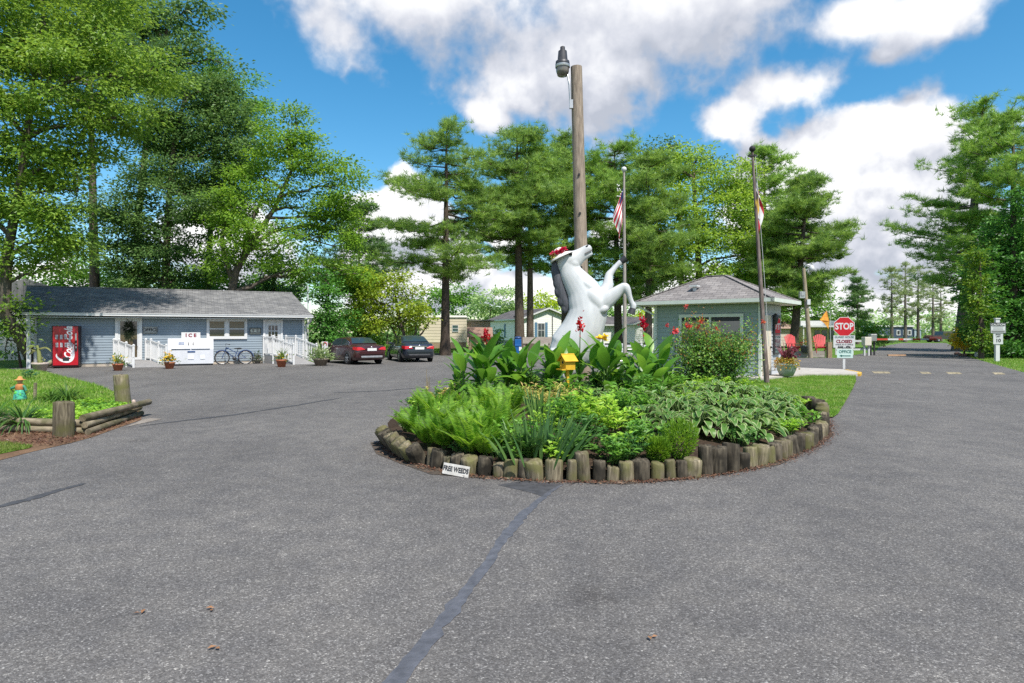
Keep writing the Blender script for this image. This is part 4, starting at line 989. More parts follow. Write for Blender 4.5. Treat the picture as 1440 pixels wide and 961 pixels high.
tmp = obj('body', mb, mat('white_fibreglass', (.53,.54,.545), .38, .13, 2.6, bump=.06, bscale=14, stretch=(1.6,1.6,.55)), HO)
rm = tmp.modifiers.new('fuse','REMESH'); rm.mode = 'VOXEL'; rm.voxel_size = .016; rm.use_smooth_shade = True
smo = tmp.modifiers.new('smooth','SMOOTH'); smo.iterations = 5; smo.factor = .5
bpy.context.view_layer.update()
me = bpy.data.meshes.new_from_object(tmp.evaluated_get(bpy.context.evaluated_depsgraph_get()))
tmp.modifiers.clear(); tmp.data = me
for p_ in me.polygons: p_.use_smooth = True
me.materials.clear(); me.materials.append(MATS['white_fibreglass'])
HOOF = mat('hoof_black', (.035,.035,.04), .5, .2, 10)
def hz(px, py, y=0): x, z = hp(px, py); return Vector((x, y, z-hb.z))
for a, b_, y in (((876,366.5),(882.5,362),.22),((886.5,435),(884.5,442),-.25)):
    d = (hz(*b_)-hz(*a)).normalized()
    mb = MB(); mb.tube([hz(*a,y=y)-d*.01, hz(*b_,y=y)], [.062,.085], 14); obj('hoof', mb, HOOF, HO)
mb = MB()
for y in (-.132,.132): mb.ell(hz(802,358.5,y), (.037,.024,.028))
obj('eye', mb, BLACK, HO)
mb = MB(); 
for y in (-.055,.055): mb.ell(hz(825,346.8,y), (.036,.03,.017), M=Matrix.Rotation(-.5,3,'Y'))
obj('nostril', mb, BLACK, HO)
mb = MB(); mb.bar(hz(822,357.6,-.083), hz(832,352.8,-.055), .02, .022); obj('mouth', mb, mat('mouth_grey',(.12,.11,.11),.7), HO)
# mane: a scalloped dark fall of hair behind the neck
mb = MB(); MANE = mat('mane_charcoal', (.065,.068,.08), .55, .3, 6, bump=.5, bscale=14, stretch=(4,4,.6))
loft(mb, [(781.5,367,1.5,2.5),(780.5,374,5,4),(782,386,6.5,4.5),(785,398,7,5),(789,411,7,5),(793,423,6.5,5),(796,432,5,4),(797.5,439.5,1.2,1.5)], 14)
for x, z, rx, rz in ((778.5,383,3.6,9),(781.5,399,4,7.5),(784,411,4.5,8),(788,424,4.5,8),(793,435,4,6)): blob(mb, x, z, rx, rz, 4, 0, -.15)
tmp = obj('mane', mb, MANE, HO); rm = tmp.modifiers.new('fuse','REMESH'); rm.mode = 'VOXEL'; rm.voxel_size = .016
bpy.context.view_layer.update(); me = bpy.data.meshes.new_from_object(tmp.evaluated_get(bpy.context.evaluated_depsgraph_get())); tmp.modifiers.clear(); tmp.data = me
for p_ in me.polygons: p_.use_smooth = True
me.materials.clear(); me.materials.append(MANE)
mb = MB(); mb.tube([hz(779,508), hz(772,512), hz(770,525), hz(774,545)], [.06,.1,.12,.04], 10); obj('tail', mb, MANE, HO)
# straw hat with a rose band on its head
hc = hz(787,357) + hb; 
HT = thing('sun_hat', 'white straw sun hat with pink roses on the horse head', 'hat', hc); HT.rotation_euler = (0, R(-26), 0); HT.scale = (.82,.82,.86)
mb = MB(); mb.lathe([(.001,.15),(.07,.145),(.125,.11),(.15,.03),(.155,-.01),(.26,-.055),(.33,-.10),(.325,-.11),(.25,-.07),(.14,-.03)], n=26); obj('straw', mb, mat('white_straw',(.68,.64,.6),.85,.1,40,bump=.4,bscale=90), HT)
mb = MB(); rg = np.random.default_rng(5); k = 46; a = rg.uniform(0,2*PI,k)
P = np.c_[.17*np.cos(a), .17*np.sin(a), .035+rg.normal(0,.028,k)]; flowers(mb, P, .085, 9, 0, rg)
obj('roses', mb, leafmat('rose_petals',[(.62,.02,.06),(.48,.01,.04),(.72,.08,.16)],.25), HT)
mb = MB(); k = 24; P = np.c_[rg.uniform(-.24,-.14,k), rg.normal(-.08,.12,k), rg.normal(-.02,.04,k)]; mb.leaves(P, rg.normal(size=(k,3)), rg.normal(size=(k,3)), .08, .035); obj('hat_leaves', mb, leafmat('hat_leaves',[(.3,.35,.05),(.55,.5,.1)],.3), HT)

# ---------------------------------------------------------------- yellow bird house on a stake
q = Vector(((798-CX)/F*11.5, 11.5, 0)); q.z = bedz(q.x, q.y)
BHs = thing('bird_house', 'small yellow bird house on a yellow stake among the cannas', 'bird house', q, R(28))
YB = mat('yellow_paint', (.62,.36,.02), .6, .14, 9); z = H - (520-HY)/78.26 - q.z
mb = MB(); mb.bar((0,0,-.1),(0,0,z),.045,.045,up=(0,1,0)); obj('stake', mb, YB, BHs)
mb = MB(); mb.prism([(-.1,z),(.1,z),(.1,z+.16),(0,z+.25),(-.1,z+.16)], -.1, .1, Matrix(((0,0,1),(1,0,0),(0,1,0)))); obj('box', mb, YB, BHs)
mb = MB()
for s_ in (-1,1): mb.box((0,s_*.063,z+.215),(.28,.20,.016),Matrix.Rotation(-s_*.73,3,'X'))
obj('roof', mb, YB, BHs)
mb = MB(); mb.cyl((-.098,-.0,z+.13),(-.104,0,z+.13),.026,n=14); obj('entrance_hole', mb, BLACK, BHs)
mb = MB(); mb.box((-.13,0,z+.005),(.1,.2,.02)); mb.cyl((-.1,0,z+.07),(-.15,0,z+.07),.008,n=6); obj('perch', mb, YB, BHs)

# ---------------------------------------------------------------- FREE WEEDS board
p = G(643,669)
FWs = thing('garden_sign', 'little white plank reading FREE WEEDS leaning on the log edging', 'sign', p + Vector((-.02,-.06,.01)), R(-24)); FWs.rotation_euler = (R(-14),R(4),R(-24))
mb = MB(); mb.box((0,0,.065),(.335,.014,.125)); obj('board', mb, mat('chalky_white',(.56,.54,.50),.85,.22,16), FWs)
text('lettering','FREE WEEDS',.075,INK,FWs,(0,-.0095,.068),bold=.0015,sx=.78)

# ---------------------------------------------------------------- STOP sign on its painted post
b = Vector(((1187-CX)/F*26.6, 26.6, .1)); px2m = 26.6/F
ST = thing('stop_sign', 'red octagonal STOP sign with closed notice and office arrow on one post', 'sign', b, R(-14))
def zz(py): return H - (py-HY)*px2m - b.z
mb = MB(); mb.box((0,.03,(zz(447))/2-.02),(.09,.06,zz(449))); obj('post', mb, WHITE2, ST)
oc = [(.41*math.cos(PI/8+i*PI/4), .41*math.sin(PI/8+i*PI/4)) for i in range(8)]; Mx = Matrix(((1,0,0),(0,0,1),(0,1,0))); zc = zz(459.5)
Mo = lambda sc: [(a*sc, c*sc + zc) for a, c in oc]
mb = MB(); mb.prism(Mo(1.04), -.014, -.004, Mx); so_ = obj('border', mb, WHITE, ST)
mb = MB(); mb.prism(Mo(.985), -.020, -.013, Mx); obj('face', mb, RED, ST)
text('lettering','STOP',.37,WHITE,ST,(0,-.0225,zc),bold=.012,sx=.78)
mb = MB(); mb.box((0,-.012,zz(480.5)),(.82,.014,.51)); pn = obj('closed_notice', mb, WHITE2, ST)
for s_, y_, sz, m_, b_ in (('GUARD HOUSE',474.5,.12,INKG,.002),('CLOSED',480.7,.185,INKR,.008),('CHECK IN AT OFFICE',485,.07,INK,.001),('8AM - 4PM',488.3,.115,INK,.004)):
    text('lettering',s_,sz,m_,ST,(0,-.021,zz(y_)),bold=b_,sx=.88 if sz > .1 else 1)
mb = MB(); mb.box((.03,-.012,zz(497.5)),(.60,.014,.36)); obj('office_notice', mb, mat('mint_board',(.50,.66,.62),.6,.06,4), ST)
text('lettering','OFFICE',.165,INKG,ST,(.03,-.021,zz(495)),bold=.004,sx=.9)
mb = MB(); mb.prism([(-.19,zz(500.6)),(-.08,zz(500.6)+.05),(-.08,zz(500.6)+.018),(.24,zz(500.6)+.018),(.24,zz(500.6)-.018),(-.08,zz(500.6)-.018),(-.08,zz(500.6)-.05)], -.024,-.018, Mx); obj('arrow', mb, INKG, ST)
# pot by the guard house
b = G(1106,530.8) + Vector((0,0,.0)); b = Vector(((1106-CX)/F*22.6, 22.6, .1))
PT = thing('potted_plant', 'large grey-green pot of crimson spikes and gold trailing foliage by the guard house', 'potted plant', b)
mb = MB(); mb.lathe([(.001,0),(.22,0),(.31,.2),(.345,.36),(.36,.38),(.365,.44),(.33,.44),(.31,.38),(.001,.36)], n=24); obj('pot', mb, mat('pot_sage',(.27,.32,.28),.6,.1,6), PT)
rg = np.random.default_rng(9); mb = MB(); k = 620; a = rg.uniform(0,2*PI,k); rr = .4*np.sqrt(rg.random(k)); P = np.c_[rr*np.cos(a), rr*np.sin(a), .40+rg.uniform(0,.22,k)-(rr>.33)*rg.uniform(0,.25,k)]
mb.leaves(P, P*np.array((1,1,.3))+rg.normal(0,.25,(k,3)), np.tile((0,0,1),(k,1))+rg.normal(0,.4,(k,3)), .085, .05); obj('foliage', mb, leafmat('gold_trailers',[(.3,.36,.06),(.45,.40,.08),(.55,.28,.06),(.2,.28,.05),(.6,.45,.1)],.3), PT)
mb = MB()
for i in range(24):
    a = rg.uniform(0,2*PI); mb.blade((0,0,.42),(math.cos(a)*.5,math.sin(a)*.5,1),(-math.cos(a),-math.sin(a),.5),rg.uniform(.6,1.05),.05,.35,5,taper=2.2)
k = 90; P = np.c_[rg.normal(.16,.09,k), rg.normal(-.05,.1,k), rg.uniform(.6,1.0,k)]; mb.leaves(P, rg.normal(size=(k,3)), rg.normal(size=(k,3)), .13, .08)
obj('spiky_leaves', mb, leafmat('crimson_leaves',[(.10,.015,.03),(.22,.02,.04),(.36,.03,.05),(.15,.05,.06)],.3), PT)
# speed bump
SB = mat('speed_bump', (.10,.095,.09), .85, .25, 6, bump=.3)
a, b = G(1208,524.6), G(1900,531); d = (b-a).normalized(); n_ = Vector((-d.y,d.x,0)); sb = MB()
prof = [(-.30,.004),(-.22,.035),(-.08,.06),(.08,.06),(.22,.035),(.30,.004)]; Ls = 9.5
V = []
for s_ in (0, Ls):
    for u, z in prof: V.append(tuple(a + d*s_ + n_*u + Vector((0,0,z))))
sb.raw(V, [(i,i+6,i+7,i+1) for i in range(5)] + [(0,1,2,3,4,5),(6,11,10,9,8,7)]); o_ = obj('speed_bump', sb, SB); tag(o_, 'low asphalt speed bump with worn yellow dashes across the road', 'speed bump')
YW = mat('worn_yellow', (.24,.205,.135), .9, .45, 9)
for s_ in (.45,2.2,3.15,4.8,6.6,8.3):
    mb = MB(); V = []
    for q_ in (s_, s_+.5+.15*math.sin(s_*5)):
        for u, z in prof[:3] + [(-.0,.062)]: V.append(tuple(a + d*q_ + n_*u + Vector((0,0,z+.004))))
    mb.raw(V, [(i,i+4,i+5,i+1) for i in range(3)]); c_ = obj('painted_dash', mb, YW, o_)
# ---------------------------------------------------------------- trees
def sample_ball(r, k, bias=.45):
    d = r.normal(size=(k,3)); d /= np.linalg.norm(d, axis=1, keepdims=True)
    return d * (r.random(k)**bias)[:, None], d

def crown_leaves(mb, r, C, Rv, leaf, dens, clump, up=.75, droop=.25, m=0):
    """leafy lobe: clumps scattered through an ellipsoid, leaves scattered through each clump"""
    C = np.asarray(C); Rv = np.asarray(Rv)
    area = Rv[0]*Rv[2]*PI
    nc = max(5, int(area / (clump*clump*1.6) * 1.5))
    off, dr = sample_ball(r, nc, .42)
    cc = C + off*Rv
    n = max(8, int(dens * area * 4.2 / (leaf*leaf*.32) / nc))
    P = np.repeat(cc, n, 0); k = len(P)
    g = r.normal(size=(k,3))*np.array((1,1,.42))*clump*.62
    P = P + g
    out = np.repeat(dr, n, 0)
    N = np.array((0,0,up)) + out*.45 + r.normal(0,.42,(k,3))
    D = g*np.array((1,1,.4))/clump + out*.3 + r.normal(0,.45,(k,3)); D[:,2] -= droop
    mb.leaves(P, D, N, leaf*r.uniform(.65,1.25,k), leaf*r.uniform(.42,.62,k), m)
    return cc

def crown_needles(mb, r, cc, tuft, n, wid, spread, m=0, up=.5):
    """needle tufts round the given points"""
    k = len(cc); P = np.repeat(np.asarray(cc), n, 0); q = len(P)
    D = r.normal(size=(q,3)); D[:,2] = D[:,2]*.7 + up
    P = P + r.normal(size=(q,3))*np.array((1,1,.35))*spread
    mb.needles(P, D, tuft*r.uniform(.6,1.2,q), wid, m)

def limb(mb, a, b, r0, r1, sag=.1, n=5, seed=0, sides=6):
    r = np.random.default_rng(seed); a, b = Vector(a), Vector(b); L_ = (b-a).length
    pts = []
    for i in range(n+1):
        t = i/n; q = a.lerp(b, t) + Vector((0,0,1))*sag*L_*math.sin(PI*t)
        if 0 < i < n: q += Vector(r.normal(0, .025*L_, 3))
        pts.append(q)
    mb.tube(pts, [r0 + (r1-r0)*i/n for i in range(n+1)], sides)
    return pts

def leafy_tree(name, label, base, trunk, lobes, leafm, barkm, leaf=.2, dens=1.0, clump=.8, tr=.25, Y=None, group=None, seed=0, forks=1, depth=.8, limbs=True, cat='tree', up=.75, droop=.25):
    """trunk: pixel path (px,py) from the base up; lobes: (px,py,rx,ry[,dY]) in photo pixels at distance Y"""
    r = np.random.default_rng(seed); Y = Y or base.y
    t = thing(name, label, cat, base, 0, group)
    b0 = Vector(base)
    tp = [AT(p[0], p[1], Y + (p[2] if len(p) > 2 else 0)) - b0 for p in trunk]
    tp[0] = Vector((tp[0].x, 0, -.05))
    tm = MB(); fine = []
    for i in range(len(tp)-1):
        for s in range(4): fine.append(tp[i].lerp(tp[i+1], s/4))
    fine.append(tp[-1]); kf = len(fine)
    tm.tube(fine, [tr*(1.35 if i == 0 else 1.08 if i == 1 else 1 - .72*i/kf) for i in range(kf)], 12)
    cm = MB()
    for li, lb in enumerate(lobes):
        px, py, rx, ry = lb[:4]; dY = lb[4] if len(lb) > 4 else r.uniform(-.5,.5)*rx/F*Y*depth
        c = AT(px, py, Y + dY) - b0; s = (Y + dY)/F
        Rv = (rx*s, max(rx, ry)*s*depth, ry*s)
        cc = crown_leaves(cm, r, c, Rv, leaf, dens, clump, up, droop)
        if limbs:
            lower = [q for q in fine[2:] if q.z < c.z + ry*s*.3] or fine[2:3]
            st = min(lower, key=lambda q: (q - c).length + .6*abs(q.z - (c.z - rx*s*.8)))
            pts = limb(tm, st, c, min(tr*.42, .05 + rx*s*.035), .03, .06, 5, seed*31+li)
            for q in cc[r.permutation(len(cc))[:7]]:
                limb(tm, pts[r.integers(2, 6)], Vector(q), .03, .008, .05, 3, seed*77+li, 4)
    obj('trunk', tm, barkm, t); obj('crown', cm, leafm, t)
    return t

def pine_tree(name, label, base, top, z0, prof, needm, barkm, tr=.3, group=None, seed=0, gap=.62, tuft=.42, ndl=15, wid=.03, dens=1.0, lean=0.0, rise=.12, az=None, nb=(4,6), bend=None, plume=1.0):
    """whorled pine: prof = radius at fractions 0..1 of the crown from z0 to top"""
    r = np.random.default_rng(seed); t = thing(name, label, 'pine tree', base, 0, group)
    tm, cm = MB(), MB(); n = 12
    def axis(z):
        s = z/top; x = lean*s + (bend*math.sin(s*PI) if bend else 0)
        return Vector((x, 0, z))
    tm.tube([axis(top*.97*i/n) - Vector((0,0,.05 if i == 0 else 0)) for i in range(n+1)], [tr*(1.3 if i == 0 else max(.07, 1-.9*(i/n)**1.15)) for i in range(n+1)], 10)
    z = z0; cl = []
    while z < top - .15:
        f = (z - z0)/(top - z0); rad = float(np.interp(f, np.linspace(0,1,len(prof)), prof))
        for k in range(r.integers(nb[0], nb[1]+1)):
            a = r.uniform(0, 2*PI); ln = rad*r.uniform(.40, 1.12)
            if ln < .12: ln = .12
            zz = z + r.uniform(-.25,.25); p0 = axis(min(zz, top*.96)); ru = rise + .55*max(0, f-.6)
            p1 = p0 + Vector((math.cos(a)*ln, math.sin(a)*ln, ln*(ru + r.uniform(-.1,.12))))
            pts = limb(tm, p0, p1, max(.018, .016*ln + .01), .01, -.05, 4, int(seed*999+z*50+k), 5)
            m_ = max(2, int(ln*1.9*dens + .5))
            for q in range(m_):
                u = .36 + .66*(q + r.random())/m_
                cd = p0.lerp(p1, u) + Vector((-math.sin(a), math.cos(a), 0))*r.normal(0, ln*.15*(1.2 - abs(u-.65))) + Vector((0,0,.12 - .05*ln*math.sin(PI*min(u,1))))
                cs = r.uniform(.26,.46)*plume
                for _ in range(int(r.uniform(6,10)*dens)):
                    cl.append(cd + Vector(r.normal(0, (cs, cs, cs*.42))))
        z += gap*r.uniform(.75, 1.25)
    for _ in range(6): cl.append(axis(top*.97) + Vector(r.normal(0,.1,3)) + Vector((0,0,.05)))
    crown_needles(cm, r, np.array(cl), tuft, ndl, wid, .07, up=.75)
    obj('trunk', tm, barkm, t); obj('crown', cm, needm, t)
    return t

LM_BRIGHT = leafmat('leaf_bright', [(.10,.175,.022),(.145,.235,.032),(.20,.285,.042),(.12,.195,.026),(.055,.11,.018)], .42, gain=1.6)
LM_MID = leafmat('leaf_mid', [(.06,.14,.018),(.09,.19,.025),(.13,.24,.032),(.045,.105,.017)], .4, gain=1.85)
LM_DARK = leafmat('leaf_dark', [(.035,.07,.02),(.055,.10,.025),(.085,.14,.033),(.04,.08,.022)], .38, gain=2.3)
LM_YEL = leafmat('leaf_yellowgreen', [(.20,.27,.02),(.28,.34,.025),(.36,.40,.035),(.22,.28,.022),(.13,.19,.02)], .48, gain=1.85)
LM_CYP = leafmat('leaf_cypress', [(.11,.185,.026),(.16,.24,.032),(.22,.30,.042),(.08,.145,.025)], .46, gain=1.9)
LM_ARB = leafmat('leaf_arborvitae', [(.035,.10,.016),(.055,.15,.022),(.085,.20,.026),(.025,.075,.016)], .28, gain=1.85)
LM_LIGHT = leafmat('leaf_light', [(.08,.155,.018),(.12,.21,.024),(.17,.27,.032),(.055,.115,.016)], .48, gain=1.85)
LM_GOLD = leafmat('leaf_gold_green', [(.15,.215,.02),(.21,.275,.026),(.27,.325,.034),(.11,.165,.02)], .45, gain=1.5)
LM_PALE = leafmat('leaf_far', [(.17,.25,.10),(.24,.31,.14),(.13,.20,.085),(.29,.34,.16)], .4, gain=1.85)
NM_PINE = leafmat('needle_pine', [(.075,.13,.028),(.115,.18,.034),(.165,.24,.042),(.05,.095,.025)], .4, gain=2.15)
NM_DARK = leafmat('needle_dark', [(.03,.065,.022),(.05,.095,.028),(.075,.125,.033)], .34, gain=2.4)
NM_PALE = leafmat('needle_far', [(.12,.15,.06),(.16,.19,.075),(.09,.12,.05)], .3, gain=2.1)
NM_BRIGHT = leafmat('needle_bright', [(.085,.15,.028),(.125,.205,.036),(.175,.26,.045),(.06,.11,.025)], .42, gain=2.15)

# left edge: big broad-leaved tree overhanging the office
leafy_tree('shade_tree', 'large bright green leafy tree overhanging the office from the left edge', G(7,516.5), [(7,516),(6,440),(10,360),(30,250),(45,140),(60,40)],
    [(15,40,120,75),(140,55,75,52),(208,108,42,34),(60,130,125,60),(168,165,55,36),(30,215,105,55),(112,215,42,34),(40,300,80,52),(92,330,42,36),(20,362,45,32),(75,378,40,12),(20,438,16,18),(24,462,12,12),(-60,120,90,120),(-70,260,90,100),(60,-30,150,70),(110,270,30,35)],
    LM_BRIGHT, BARKG, leaf=.20, dens=1.0, clump=.75, tr=.27, Y=28.0, seed=1, depth=.75)
leafy_tree('ivy', 'dark climbing foliage round the foot of the left trunk', G(20,517.5)+Vector((0,0,0)), [(20,517),(22,470)], [(12,430,16,26),(20,455,14,22),(10,478,10,22)], LM_DARK, BARK, leaf=.24, dens=.9, clump=.5, tr=.05, Y=29.0, seed=2, cat='climber')
# tall pine behind it
pine_tree('pine_tree', 'very tall pine with bare dark trunk rising behind the office roof', Vector(((135-CX)/F*44,44,0)), 25.5, 17.5, [3.2,5.2,5.6,5.2,4.4,2.8,.6], NM_DARK, BARK, tr=.36, seed=3, gap=.62, tuft=.55, ndl=16, wid=.045, dens=1.1, lean=-.5)
leafy_tree('pine_tree', 'high dark pine crown showing over the office tree line', Vector(((190-CX)/F*46,46,0)), [(190,500),(195,300),(215,120),(235,40)],
    [(240,45,55,30),(285,72,38,18),(200,20,60,35),(262,15,40,28),(225,88,45,25),(310,88,20,10),(180,70,50,30)], NM_DARK, BARK, leaf=.34, dens=.7, clump=.9, tr=.3, seed=4, depth=.8, cat='pine tree')
leafy_tree('broadleaf_tree', 'dark dense broad-leaved tree behind the middle of the office roof', Vector(((232-CX)/F*43,43,0)), [(232,500),(233,400),(236,300),(245,200),(262,130)],
    [(232,165,62,52),(282,128,48,38),(312,165,50,50),(335,205,40,42),(225,235,70,55),(275,285,72,58),(232,352,80,42),(192,318,45,52),(312,260,45,55),(262,388,90,26),(180,385,45,30),(155,300,40,45)],
    LM_DARK, BARK, leaf=.23, dens=1.1, clump=.8, tr=.3, seed=5, depth=.8)
leafy_tree('broadleaf_tree', 'mid-green crown between the shade tree and the forked tree', Vector(((290-CX)/F*47,47,0)), [(290,500),(292,400),(300,250),(310,150)],
    [(300,120,60,42),(345,160,32,38),(330,240,42,50),(270,200,50,55),(250,110,55,40),(355,215,25,30)], LM_MID, BARK, leaf=.23, dens=.8, clump=.8, tr=.28, seed=6, depth=.7)
leafy_tree('understorey_tree', 'low dark green growth behind the left half of the office roof', Vector(((150-CX)/F*46,46,0)), [(150,503),(150,420)], [(75,392,40,20),(120,398,45,18),(165,390,45,22),(205,400,45,16),(100,372,34,18)], LM_MID, BARK, leaf=.24, dens=.9, clump=.7, tr=.15, seed=70, limbs=False)
leafy_tree('understorey_tree', 'low mid-green growth behind the right half of the office roof', Vector(((330-CX)/F*50,50,0)), [(330,500),(330,420)], [(250,405,45,16),(295,400,40,18),(345,402,44,16),(395,405,40,16),(425,400,28,20)], LM_MID, BARK, leaf=.25, dens=.9, clump=.7, tr=.15, seed=71, limbs=False)
# forked tree over the right half of the office
t = leafy_tree('forked_tree', 'light green tree with forked grey trunk above the office roof', Vector(((326-CX)/F*40.5,40.5,0)), [(320,505),(326,410),(332,382),(355,340),(385,295),(410,240)],
    [(400,192,48,42),(438,222,42,40),(478,262,32,48),(362,245,42,45),(425,292,66,46),(335,300,48,48),(385,345,75,36),(470,318,38,42),(452,380,52,20),(500,345,24,28),(325,362,40,34),(415,165,22,16),(500,385,30,14)],
    LM_LIGHT, BARKG, leaf=.22, dens=.8, clump=.66, tr=.30, seed=7, depth=.75)
tm = MB(); b0 = t.location
q = [AT(328,398,40.5)-b0, AT(318,368,40.5)-b0, AT(312,340,40.3)-b0, AT(318,300,40.3)-b0]
tm.tube(q, [.2,.16,.13,.06], 8); q = [AT(350,348,40.5)-b0, AT(385,325,40.7)-b0, AT(430,318,41)-b0, AT(470,322,41)-b0]; tm.tube(q, [.16,.13,.10,.05], 8)
q = [AT(342,365,40.5)-b0, AT(350,320,40.3)-b0, AT(372,270,40.2)-b0]; tm.tube(q, [.18,.14,.07], 8)
obj('limb', tm, BARKG, t)
leafy_tree('conifer', 'small dark conifer peeping over the right half of the roof', Vector(((385-CX)/F*46,46,0)), [(385,500),(385,360)], [(385,372,10,18),(385,392,24,22),(388,415,34,22),(350,415,34,20)], NM_DARK, BARK, leaf=.3, dens=1, clump=.5, tr=.15, seed=8)
# shrubs and small trees between the office and the parked cars
for px, Yd, lobes, lm, lb, sd, lf in (
    (462,38.5,[(455,392,16,20),(460,425,24,30),(458,468,26,36),(482,455,22,34),(440,470,16,30),(470,500,34,12)],LM_ARB,'tall feathery dark green evergreen right of the office',21,.19),
    (505,42,[(502,400,18,18),(500,432,26,28),(512,468,30,28),(525,490,34,14)],LM_MID,'rounded mid-green shrub behind the red car',22,.2),
    (498,44,[(478,392,20,18),(505,385,26,12),(515,408,30,18),(470,378,16,10)],LM_YEL,'yellow-green young tree top above the evergreens by the cars',23,.22)):
    leafy_tree('evergreen_tree' if sd == 21 else 'young_tree', lb, Vector(((px-CX)/F*Yd,Yd,0)), [(px,508),(px,400)], lobes, lm, BARK, leaf=lf, dens=1.1, clump=.5, tr=.12, seed=sd, depth=.9)
leafy_tree('golden_tree', 'spreading yellow-green tree with several thin stems behind the dark car', Vector(((572-CX)/F*41.5,41.5,0)), [(572,497),(568,470),(560,440),(555,410)],
    [(516,420,28,24),(545,404,34,20),(575,424,30,22),(536,448,36,24),(572,452,28,16),(514,452,20,22),(560,390,20,10),(596,440,16,14)], LM_GOLD, BARK, leaf=.24, dens=.95, clump=.6, tr=.13, seed=24, depth=.9)
tm = MB(); b0 = Vector(((572-CX)/F*41.5,41.5,0))
for k, (x, y) in enumerate(((590,445),(540,445),(606,450))): limb(tm, (0.1*k,0.1,0), AT(x,y,41.5)-b0, .09, .03, .04, 5, k)
gt = [o for o in scene.objects if o.name.startswith('golden_tree')][0]; obj('stem', tm, BARK, gt)
pine_tree('pine_tree', 'dark low-spreading pine between the forked tree and the tall white pine', Vector(((505-CX)/F*56,56,0)), 12.8, 5.2, [3.6,4.2,3.9,3.0,1.9,.6], NM_DARK, BARK, tr=.22, seed=9, gap=.6, tuft=.5, ndl=16, wid=.045)
# white pines in the middle
pine_tree('pine_tree', 'tallest open white pine with straight bare trunk beside the tan trailer', Vector(((626-CX)/F*45,45,0)), 16.8, 5.6, [3.2,4.9,4.3,4.9,4.6,4.2,3.2,2.6,1.3,.3], NM_PINE, BARK, tr=.34, seed=10, gap=.72, tuft=.44, ndl=18, wid=.035, rise=.06, nb=(4,5), dens=1.15, lean=.1)
pine_tree('pine_tree', 'left of two close white pine trunks standing before the white house', Vector(((731-CX)/F*52,52,0)), 18.2, 7.6, [2.2,4.0,3.6,4.8,5.0,4.4,3.6,2.4,.6], NM_PINE, BARK, tr=.42, seed=11, gap=.7, tuft=.48, ndl=18, wid=.04, rise=.08, dens=1.1, lean=-.25)
pine_tree('pine_tree', 'right and thinner of two close white pine trunks before the white house', Vector(((745.5-CX)/F*54,54,0)), 17.4, 7.2, [2.4,3.6,4.4,4.8,4.4,3.6,2.6,.6], NM_BRIGHT, BARK, tr=.33, seed=12, gap=.75, tuft=.48, ndl=17, wid=.04, rise=.08)
pine_tree('pine_tree', 'white pine whose trunk is hidden behind the horse neck', Vector(((795-CX)/F*58,58,0)), 19.8, 7.0, [3.2,4.6,4.8,5.2,4.6,4.2,3.0,1.2,.4], NM_PINE, BARK, tr=.40, seed=13, gap=.75, tuft=.5, ndl=17, wid=.045)
pine_tree('pine_tree', 'white pine behind the grey flagpole with the striped flag', Vector(((870-CX)/F*56,56,0)), 18.2, 4.0, [2.4,3.6,4.6,4.6,4.8,4.4,4.0,3.0,.8], NM_BRIGHT, BARK, tr=.38, seed=14, gap=.72, tuft=.5, ndl=17, wid=.045, lean=-.4)
pine_tree('pine_tree', 'dark slim pine trunk just left of the guard house eave', Vector(((912-CX)/F*50,50,0)), 15.5, 3.8, [2.2,2.8,3.6,3.8,3.4,2.6,.6], NM_PINE, BARK, tr=.32, seed=15, gap=.75, tuft=.48, ndl=16, wid=.04)
# bald-cypress like tree behind the guard house
leafy_tree('cypress_tree', 'broad light green tree filling the sky behind the guard house', Vector(((985-CX)/F*54,54,0)), [(985,500),(985,420),(980,330),(975,250)],
    [(920,232,40,26),(975,238,52,34),(1032,262,52,36),(930,290,52,44),(990,300,62,44),(1055,312,46,46),(945,348,58,40),(1020,362,66,38),(1075,360,36,44),(985,395,70,24),(905,340,34,36)],
    LM_CYP, BARK, leaf=.30, dens=.85, clump=.85, tr=.4, seed=16, depth=.7)
leafy_tree('broadleaf_tree', 'thin dark twiggy crown showing above the light cypress', Vector(((960-CX)/F*62,62,0)), [(960,490),(958,350),(955,220)],
    [(918,212,28,14),(950,222,38,14),(985,225,36,14),(1010,232,22,10),(940,205,20,10)], LM_DARK, BARK, leaf=.34, dens=.5, clump=.7, tr=.3, seed=17, depth=.7)
pine_tree('pine_tree', 'leaning dark-trunked pine right of the guard house roof', Vector(((1115-CX)/F*50,50,0)), 13.9, 3.6, [3.0,3.9,4.4,3.8,3.6,2.8,2.2,.8], NM_PINE, BARK, tr=.36, seed=18, gap=.62, tuft=.48, ndl=18, wid=.04, lean=1.2, dens=1.2)
pine_tree('pine_tree', 'bushy pine behind the dark flagpole', Vector(((1075-CX)/F*58,58,0)), 18.6, 4.0, [4.2,4.6,5.0,4.6,4.0,3.2,2.2,.8], NM_BRIGHT, BARK, tr=.36, seed=19, gap=.7, tuft=.5, ndl=17, wid=.045)
leafy_tree('broadleaf_tree', 'low green tree filling the gap under the pines by the light post', Vector(((1120-CX)/F*68,68,0)), [(1120,488),(1120,430)], [(1090,425,40,22),(1140,420,34,26),(1165,440,25,18),(1100,448,30,14)], LM_MID, BARK, leaf=.3, dens=.9, clump=.7, tr=.2, seed=20)
pine_tree('pine_tree', 'small isolated pine beyond the stop sign', Vector(((1206-CX)/F*85,85,0)), 8.6, 2.6, [1.6,2.0,2.2,1.6,1.2,.4], NM_DARK, BARK, tr=.2, seed=25, gap=.8, tuft=.5, ndl=14, wid=.06)
